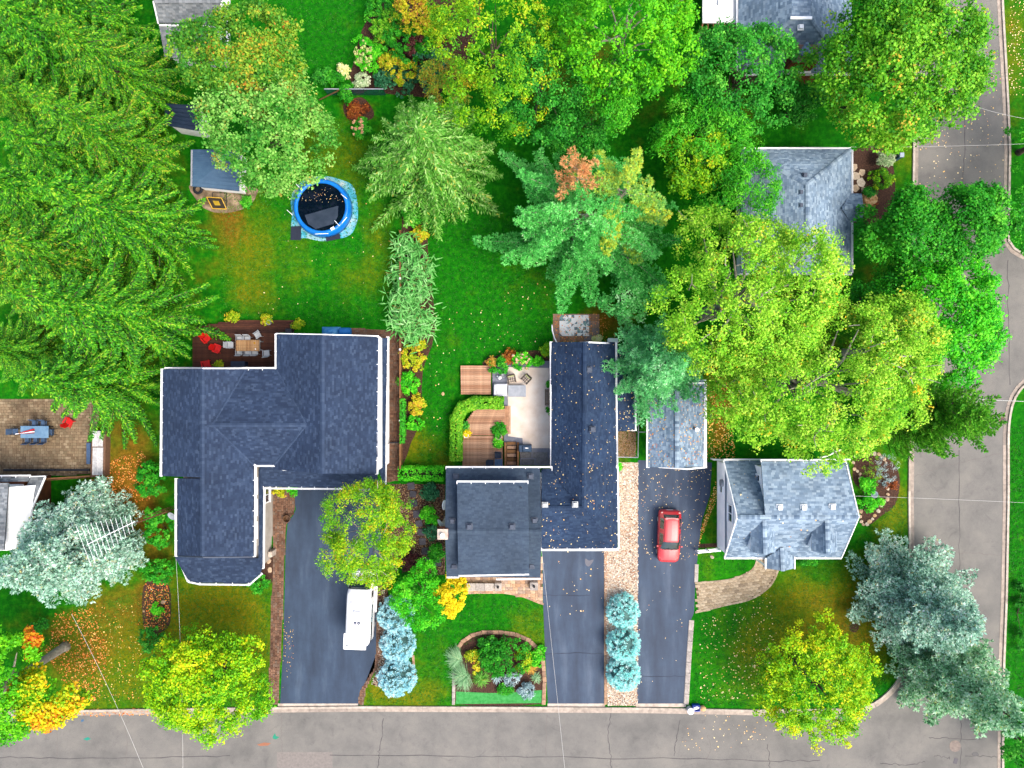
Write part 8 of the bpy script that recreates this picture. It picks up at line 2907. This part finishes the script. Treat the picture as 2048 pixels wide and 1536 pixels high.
rocks = [rock_mesh(i) for i in range(5)]
sb = thing('stone_border', 'border of tan field stones round the bed between cape house and street', 'stone border', W(1750, 970))
line = [(1708, 938), (1706, 925), (1709, 912), (1716, 905), (1740, 907), (1748, 907), (1757, 908), (1762, 913), (1768, 918), (1771, 925), (1775, 977), (1775, 988), (1774, 998), (1768, 1003), (1766, 1006), (1762, 1010), (1756, 1022), (1749, 1031), (1744, 1038), (1738, 1043), (1733, 1048), (1726, 1049), (1722, 1043), (1720, 1033), (1721, 1022), (1714, 942), (1719, 948), (1720, 956)]
for i, (x, y) in enumerate(line):
    p = W2(x, y)
    s = rng.uniform(.26, .46)
    put('stone', rocks[i % 5], sb, (p[0], p[1], .05), rng.uniform(0, 6), (s, s * rng.uniform(.7, 1.1), s * .7))
for l, x, y, s in (('pale boulder in the leafy mulch square', 327, 1204, .4), ('small pale stone left in the leafy mulch square', 288, 1222, .2), ('pale stone near the top of the leafy mulch square', 303, 1178, .18), ('flat tan stone on the lawn beside the cape house', 1424, 1114, .32),
                   ('tan boulder by the corner of the big house bay', 538, 1122, .45), ('second tan boulder below the bay corner', 540, 1140, .42), ('bare tan rock on the centre lawn', 886, 788, .3)):
    p = W2(x, y)
    o = put('boulder', rocks[int(x) % 5], None, (p[0], p[1], .04), rng.uniform(0, 6), (s, s * 1.2, s * .6))
    tag(o, l, 'stone')
# stump
x, y = W2(1742, 397, .35)
o = MB().lathe((x, y, 0), [(.66, 0), (.55, .15), (.52, .34), (.50, .36), (.3, .355), (.02, .35)], 18).build('tree_stump', mat('cut wood', [C(150, 96, 50), C(206, 164, 110), C(232, 204, 160)], rough=.9, scale=5, bumps=.5), None)
for v in o.data.vertices:
    v.co.x += rng.normal(0, .03)
    v.co.y += rng.normal(0, .03)
tag(o, 'wide pale cut tree stump beside the hip roofed house', 'stump')
fl = thing('flagstone_path', 'grey flagstones between the hip roofed house and its shrubs', 'path', W(1718, 360))
for i, (x, y, s) in enumerate([(1712, 352, .8), (1722, 366, .9), (1710, 376, .8), (1724, 345, .7), (1708, 335, .7), (1728, 380, .6)]):
    p = W2(x, y)
    put('flagstone', rocks[i % 5], fl, (p[0], p[1], .0), rng.uniform(0, 6), (s, s, .12)).data = rocks[i % 5]
o = MB().tube([W(1064, 1380, 1.2), W(1064, 1380, 0)], .03, 8).build('garden_post', M_WHITE)
tag(o, 'thin white marker post at the street edge of the front bed', 'post')
MB().lathe((*W2(1064, 1380, 1.2), 1.16), [(.02, 0), (.09, .03), (.08, .12), (.01, .15)], 10).build('lamp_cap', M_DARKMETAL, o)
# fire hydrant-like drain hole on the right lawn: bare burrow
sheet('bare_soil', smooth_poly(pxpoly([(1700, 1248), (1712, 1246), (1718, 1254), (1712, 1264), (1700, 1262)]), 4, True), .006, M_MULCH)
wl = thing('drain_pipe', 'white downpipe elbow beside the top right corner of the cape house', 'pipe', W(1650, 912))
MB().tube([W(1640, 915, 1.5), W(1655, 912, 1.2), W(1672, 903, .6), W(1684, 899, .3)], .06, 8).build('pipe', M_WHITE, wl)
o = MB().box((*W2(1723, 902, .1), .05), (.5, .12, .06), rz=.05).build('white_board', M_WHITE)
tag(o, 'short white board at the top of the stone edged bed', 'board')

# ------------------------------------------------------------------ fallen leaves
def litter(name, label, poly_px, n, m, z=.02, size=.11, up=0.012):
    poly = [W2(*p) for p in poly_px]
    p = scatter_in(poly, n)
    n = len(p)
    c = np.c_[p, np.full(n, z) + rng.uniform(.0, up, n)]
    nr = unit(np.c_[rng.normal(0, .25, (n, 2)), np.ones(n)])
    ax = np.cross(nr, sph(n))
    L = size * rng.uniform(.4, 1.3, n)
    o = quads(name, leaf_quads(c, ax, nr, L, L * .8), rng.random(n), m)
    return tag(o, label, 'leaves', kind='stuff')


def litter_roof(label, key, n, m, size=.11):
    V, T = [], []
    polys = ROOFPOLY[key]
    ar = []
    for pts in polys:
        q = np.array(pts)
        ar.append(abs(sum(q[i][0] * q[(i + 1) % len(q)][1] - q[(i + 1) % len(q)][0] * q[i][1] for i in range(len(q)))))
    for pts, a in zip(polys, ar):
        k = int(n * a / sum(ar))
        if k < 1:
            continue
        c, nn, u, v = plane_of(pts)
        p = scatter_in(pts, k)
        k = len(p)
        z = c[2] - (nn[0] * (p[:, 0] - c[0]) + nn[1] * (p[:, 1] - c[1])) / nn[2] + .045
        nr = unit(nn + rng.normal(0, .2, (k, 3)))
        L = size * rng.uniform(.4, 1.4, k)
        V.append(leaf_quads(np.c_[p, z], np.cross(nr, sph(k)), nr, L, L * .8))
        T.append(rng.random(k))
    o = quads('fallen_leaves', np.concatenate(V), np.concatenate(T), m)
    return tag(o, label, 'leaves', kind='stuff')


litter_roof('yellow leaves sprinkled over the blue wing roof of the centre house', 'B2', 330, L_FALLENPALE, .085)
litter_roof('fallen leaves on the small lean-to roof', 'B3', 120, L_FALLENPALE, .095)
litter_roof('fallen leaves on the detached garage roof', 'C', 380, L_FALLEN, .10)
litter_roof('a few leaves on the cape house roof', 'D', 40, L_FALLENPALE, .12)
litter('fallen_leaves', 'yellow leaves dotting the red car driveway', [(1276, 936), (1424, 936), (1404, 1040), (1392, 1180), (1378, 1411), (1276, 1411)], 60, L_FALLENPALE, .02, .09)
litter('fallen_leaves', 'yellow leaves scattered at the top of the red car driveway', [(1278, 936), (1424, 936), (1404, 1040), (1394, 1120), (1280, 1120)], 210, L_FALLENPALE, .02, .09)
litter('fallen_leaves', 'sparse leaves on the centre driveway', [(1086, 1100), (1206, 1100), (1206, 1230), (1090, 1230)], 26, L_FALLENPALE, .02, .12)
litter('fallen_leaves', 'orange maple leaves carpeting the lower left lawn', [(110, 1225), (180, 1215), (220, 1300), (200, 1400), (150, 1405), (90, 1300)], 1100, L_FALLENRED, .02, .12)
litter('fallen_leaves', 'scattered orange leaves across the lower left lawn', [(150, 1215), (290, 1200), (290, 1400), (150, 1410)], 420, L_FALLEN, .02, .11)
litter('fallen_leaves', 'orange leaves gathered along the gutter at the lower left', [(120, 1418), (320, 1416), (320, 1430), (120, 1434)], 200, L_FALLENRED, .03, .13)
litter('fallen_leaves', 'yellow leaves dotting the right front lawn', [(1400, 1240), (1540, 1180), (1560, 1300), (1600, 1400), (1400, 1400)], 420, L_FALLENPALE, .02, .11)
litter('fallen_leaves', 'leaves blown along the street at the right of the drives', [(1400, 1425), (1560, 1425), (1560, 1500), (1330, 1500)], 70, L_FALLENPALE, .012, .12)
litter('fallen_leaves', 'leaves on the upper part of the right street', [(1836, 270), (1836, 400), (2006, 400), (2006, 100), (1950, 100)], 190, L_FALLENPALE, .012, .11)
litter('fallen_leaves', 'leaves along the verge at the top right edge', [(2016, 0), (2060, 0), (2060, 190), (2016, 190)], 220, L_FALLENPALE, .02, .11)
litter('fallen_leaves', 'pale leaves sprinkled on the centre back lawn', [(860, 620), (1100, 560), (1100, 700), (1000, 720), (900, 740), (870, 900), (850, 900)], 80, L_FALLENPALE, .02, .11)
litter('fallen_leaves', 'brown leaves under the spruce by the left paver patio', [(220, 920), (290, 900), (300, 1000), (230, 1010), (150, 990)], 700, L_FALLENRED, .02, .12)
litter('fallen_leaves', 'leaves caught in the leafy mulch square', [(288, 1168), (336, 1166), (342, 1228), (330, 1258), (290, 1260)], 420, L_FALLENRED, .02, .12)
litter('fallen_leaves', 'leaves lying on the slab pad and rug', [(1105, 628), (1210, 628), (1240, 690), (1110, 684)], 320, L_FALLENRED, .06, .1)
litter('fallen_leaves', 'leaves along the left edge of the van driveway', [(566, 1230), (585, 1230), (590, 1330), (565, 1380)], 60, L_FALLEN, .02, .08)
litter('fallen_leaves', 'amber leaves strewn behind the detached garage', [(1408, 770), (1470, 760), (1470, 920), (1410, 920)], 700, L_FALLEN, .02, .12)
litter('fallen_leaves', 'brown leaves along the strip between driveway and cape house', [(1404, 1050), (1420, 1000), (1432, 960), (1433, 1000), (1420, 1030), (1398, 1090)], 260, L_FALLEN, .02, .1)
litter('fallen_leaves', 'pale leaves on the pool lawn', [(560, 370), (740, 250), (780, 400), (780, 640), (500, 640)], 60, L_FALLENPALE, .02, .1)
p = scatter_in([(cx + 1.7 * math.cos(a), cy + .2 + 1.4 * math.sin(a)) for a in np.linspace(.1, 3.0, 12)], 50)
k = len(p)
L = .055 * rng.uniform(.5, 1.4, k)
nr = unit(np.c_[rng.normal(0, .1, (k, 2)), np.ones(k)])
o = quads('fallen_leaves', leaf_quads(np.c_[p, np.full(k, .745)], np.cross(nr, sph(k)), nr, L, L * .8), rng.random(k), L_FALLENPALE)
tag(o, 'leaves floating on the dark pool water', 'leaves', kind='stuff')
# ------------------------------------------------------------------ tufts standing in the mown lawns
lawns = [[(440, 240), (700, 240), (790, 300), (790, 650), (600, 650), (588, 636), (440, 636)], [(850, 440), (1000, 400), (1110, 560), (1100, 700), (980, 715), (918, 730), (900, 830), (900, 920), (830, 930), (850, 700)],
         [(540, 0), (720, 0), (700, 130), (620, 140)], [(150, 1215), (300, 1180), (540, 1170), (536, 1410), (140, 1412)], [(735, 1380), (832, 1368), (834, 1260), (930, 1188), (1080, 1205), (1084, 1290), (1000, 1260), (906, 1300), (904, 1408), (730, 1408)],
         [(1400, 1225), (1560, 1170), (1620, 1120), (1690, 1110), (1730, 1060), (1815, 980), (1815, 1290), (1760, 1390), (1700, 1412), (1384, 1412)], [(1400, 1095), (1500, 1120), (1490, 1140), (1400, 1160)], [(2020, 850), (2060, 850), (2060, 1400), (2012, 1400)]]
L_GRASS = leafmat('grass tufts', pal((4, 84, 4), (20, 120, 8), (60, 146, 14), (120, 130, 14), (160, 128, 40), k=1.05), [0, .25, .45, .7, 1], trans=.2)
gd = {k: v.reshape(ny, nx) for k, v in ATT.items()}
V, T = [], []
for poly in lawns:
    P = [W2(*p) for p in poly]
    ar = abs(sum(P[i][0] * P[(i + 1) % len(P)][1] - P[(i + 1) % len(P)][0] * P[i][1] for i in range(len(P)))) / 2
    p = scatter_in(P, int(ar * 65))
    k = len(p)
    ix = np.clip(np.searchsorted(gx, p[:, 0]), 0, nx - 1)
    iy = np.clip(np.searchsorted(gy, p[:, 1]), 0, ny - 1)
    t = .16 + .28 * gd['dry'][iy, ix] + .30 * gd['brown'][iy, ix] + rng.normal(0, .12, k)
    nr = unit(np.c_[rng.normal(0, .6, (k, 2)), np.ones(k)])
    L = .10 * rng.uniform(.5, 1.5, k)
    V.append(leaf_quads(np.c_[p, np.full(k, .03)], np.cross(nr, sph(k)), nr, L, L * .55))
    T.append(t)
V = np.concatenate(V)
o = quads('grass_tufts', V, np.concatenate(T), L_GRASS)
tag(o, 'uneven grass tufts standing in the mown lawns', 'grass', kind='stuff')
print('grass', len(V))
print('leaf triangles', TRIS[0], 'objects', len(bpy.data.objects))
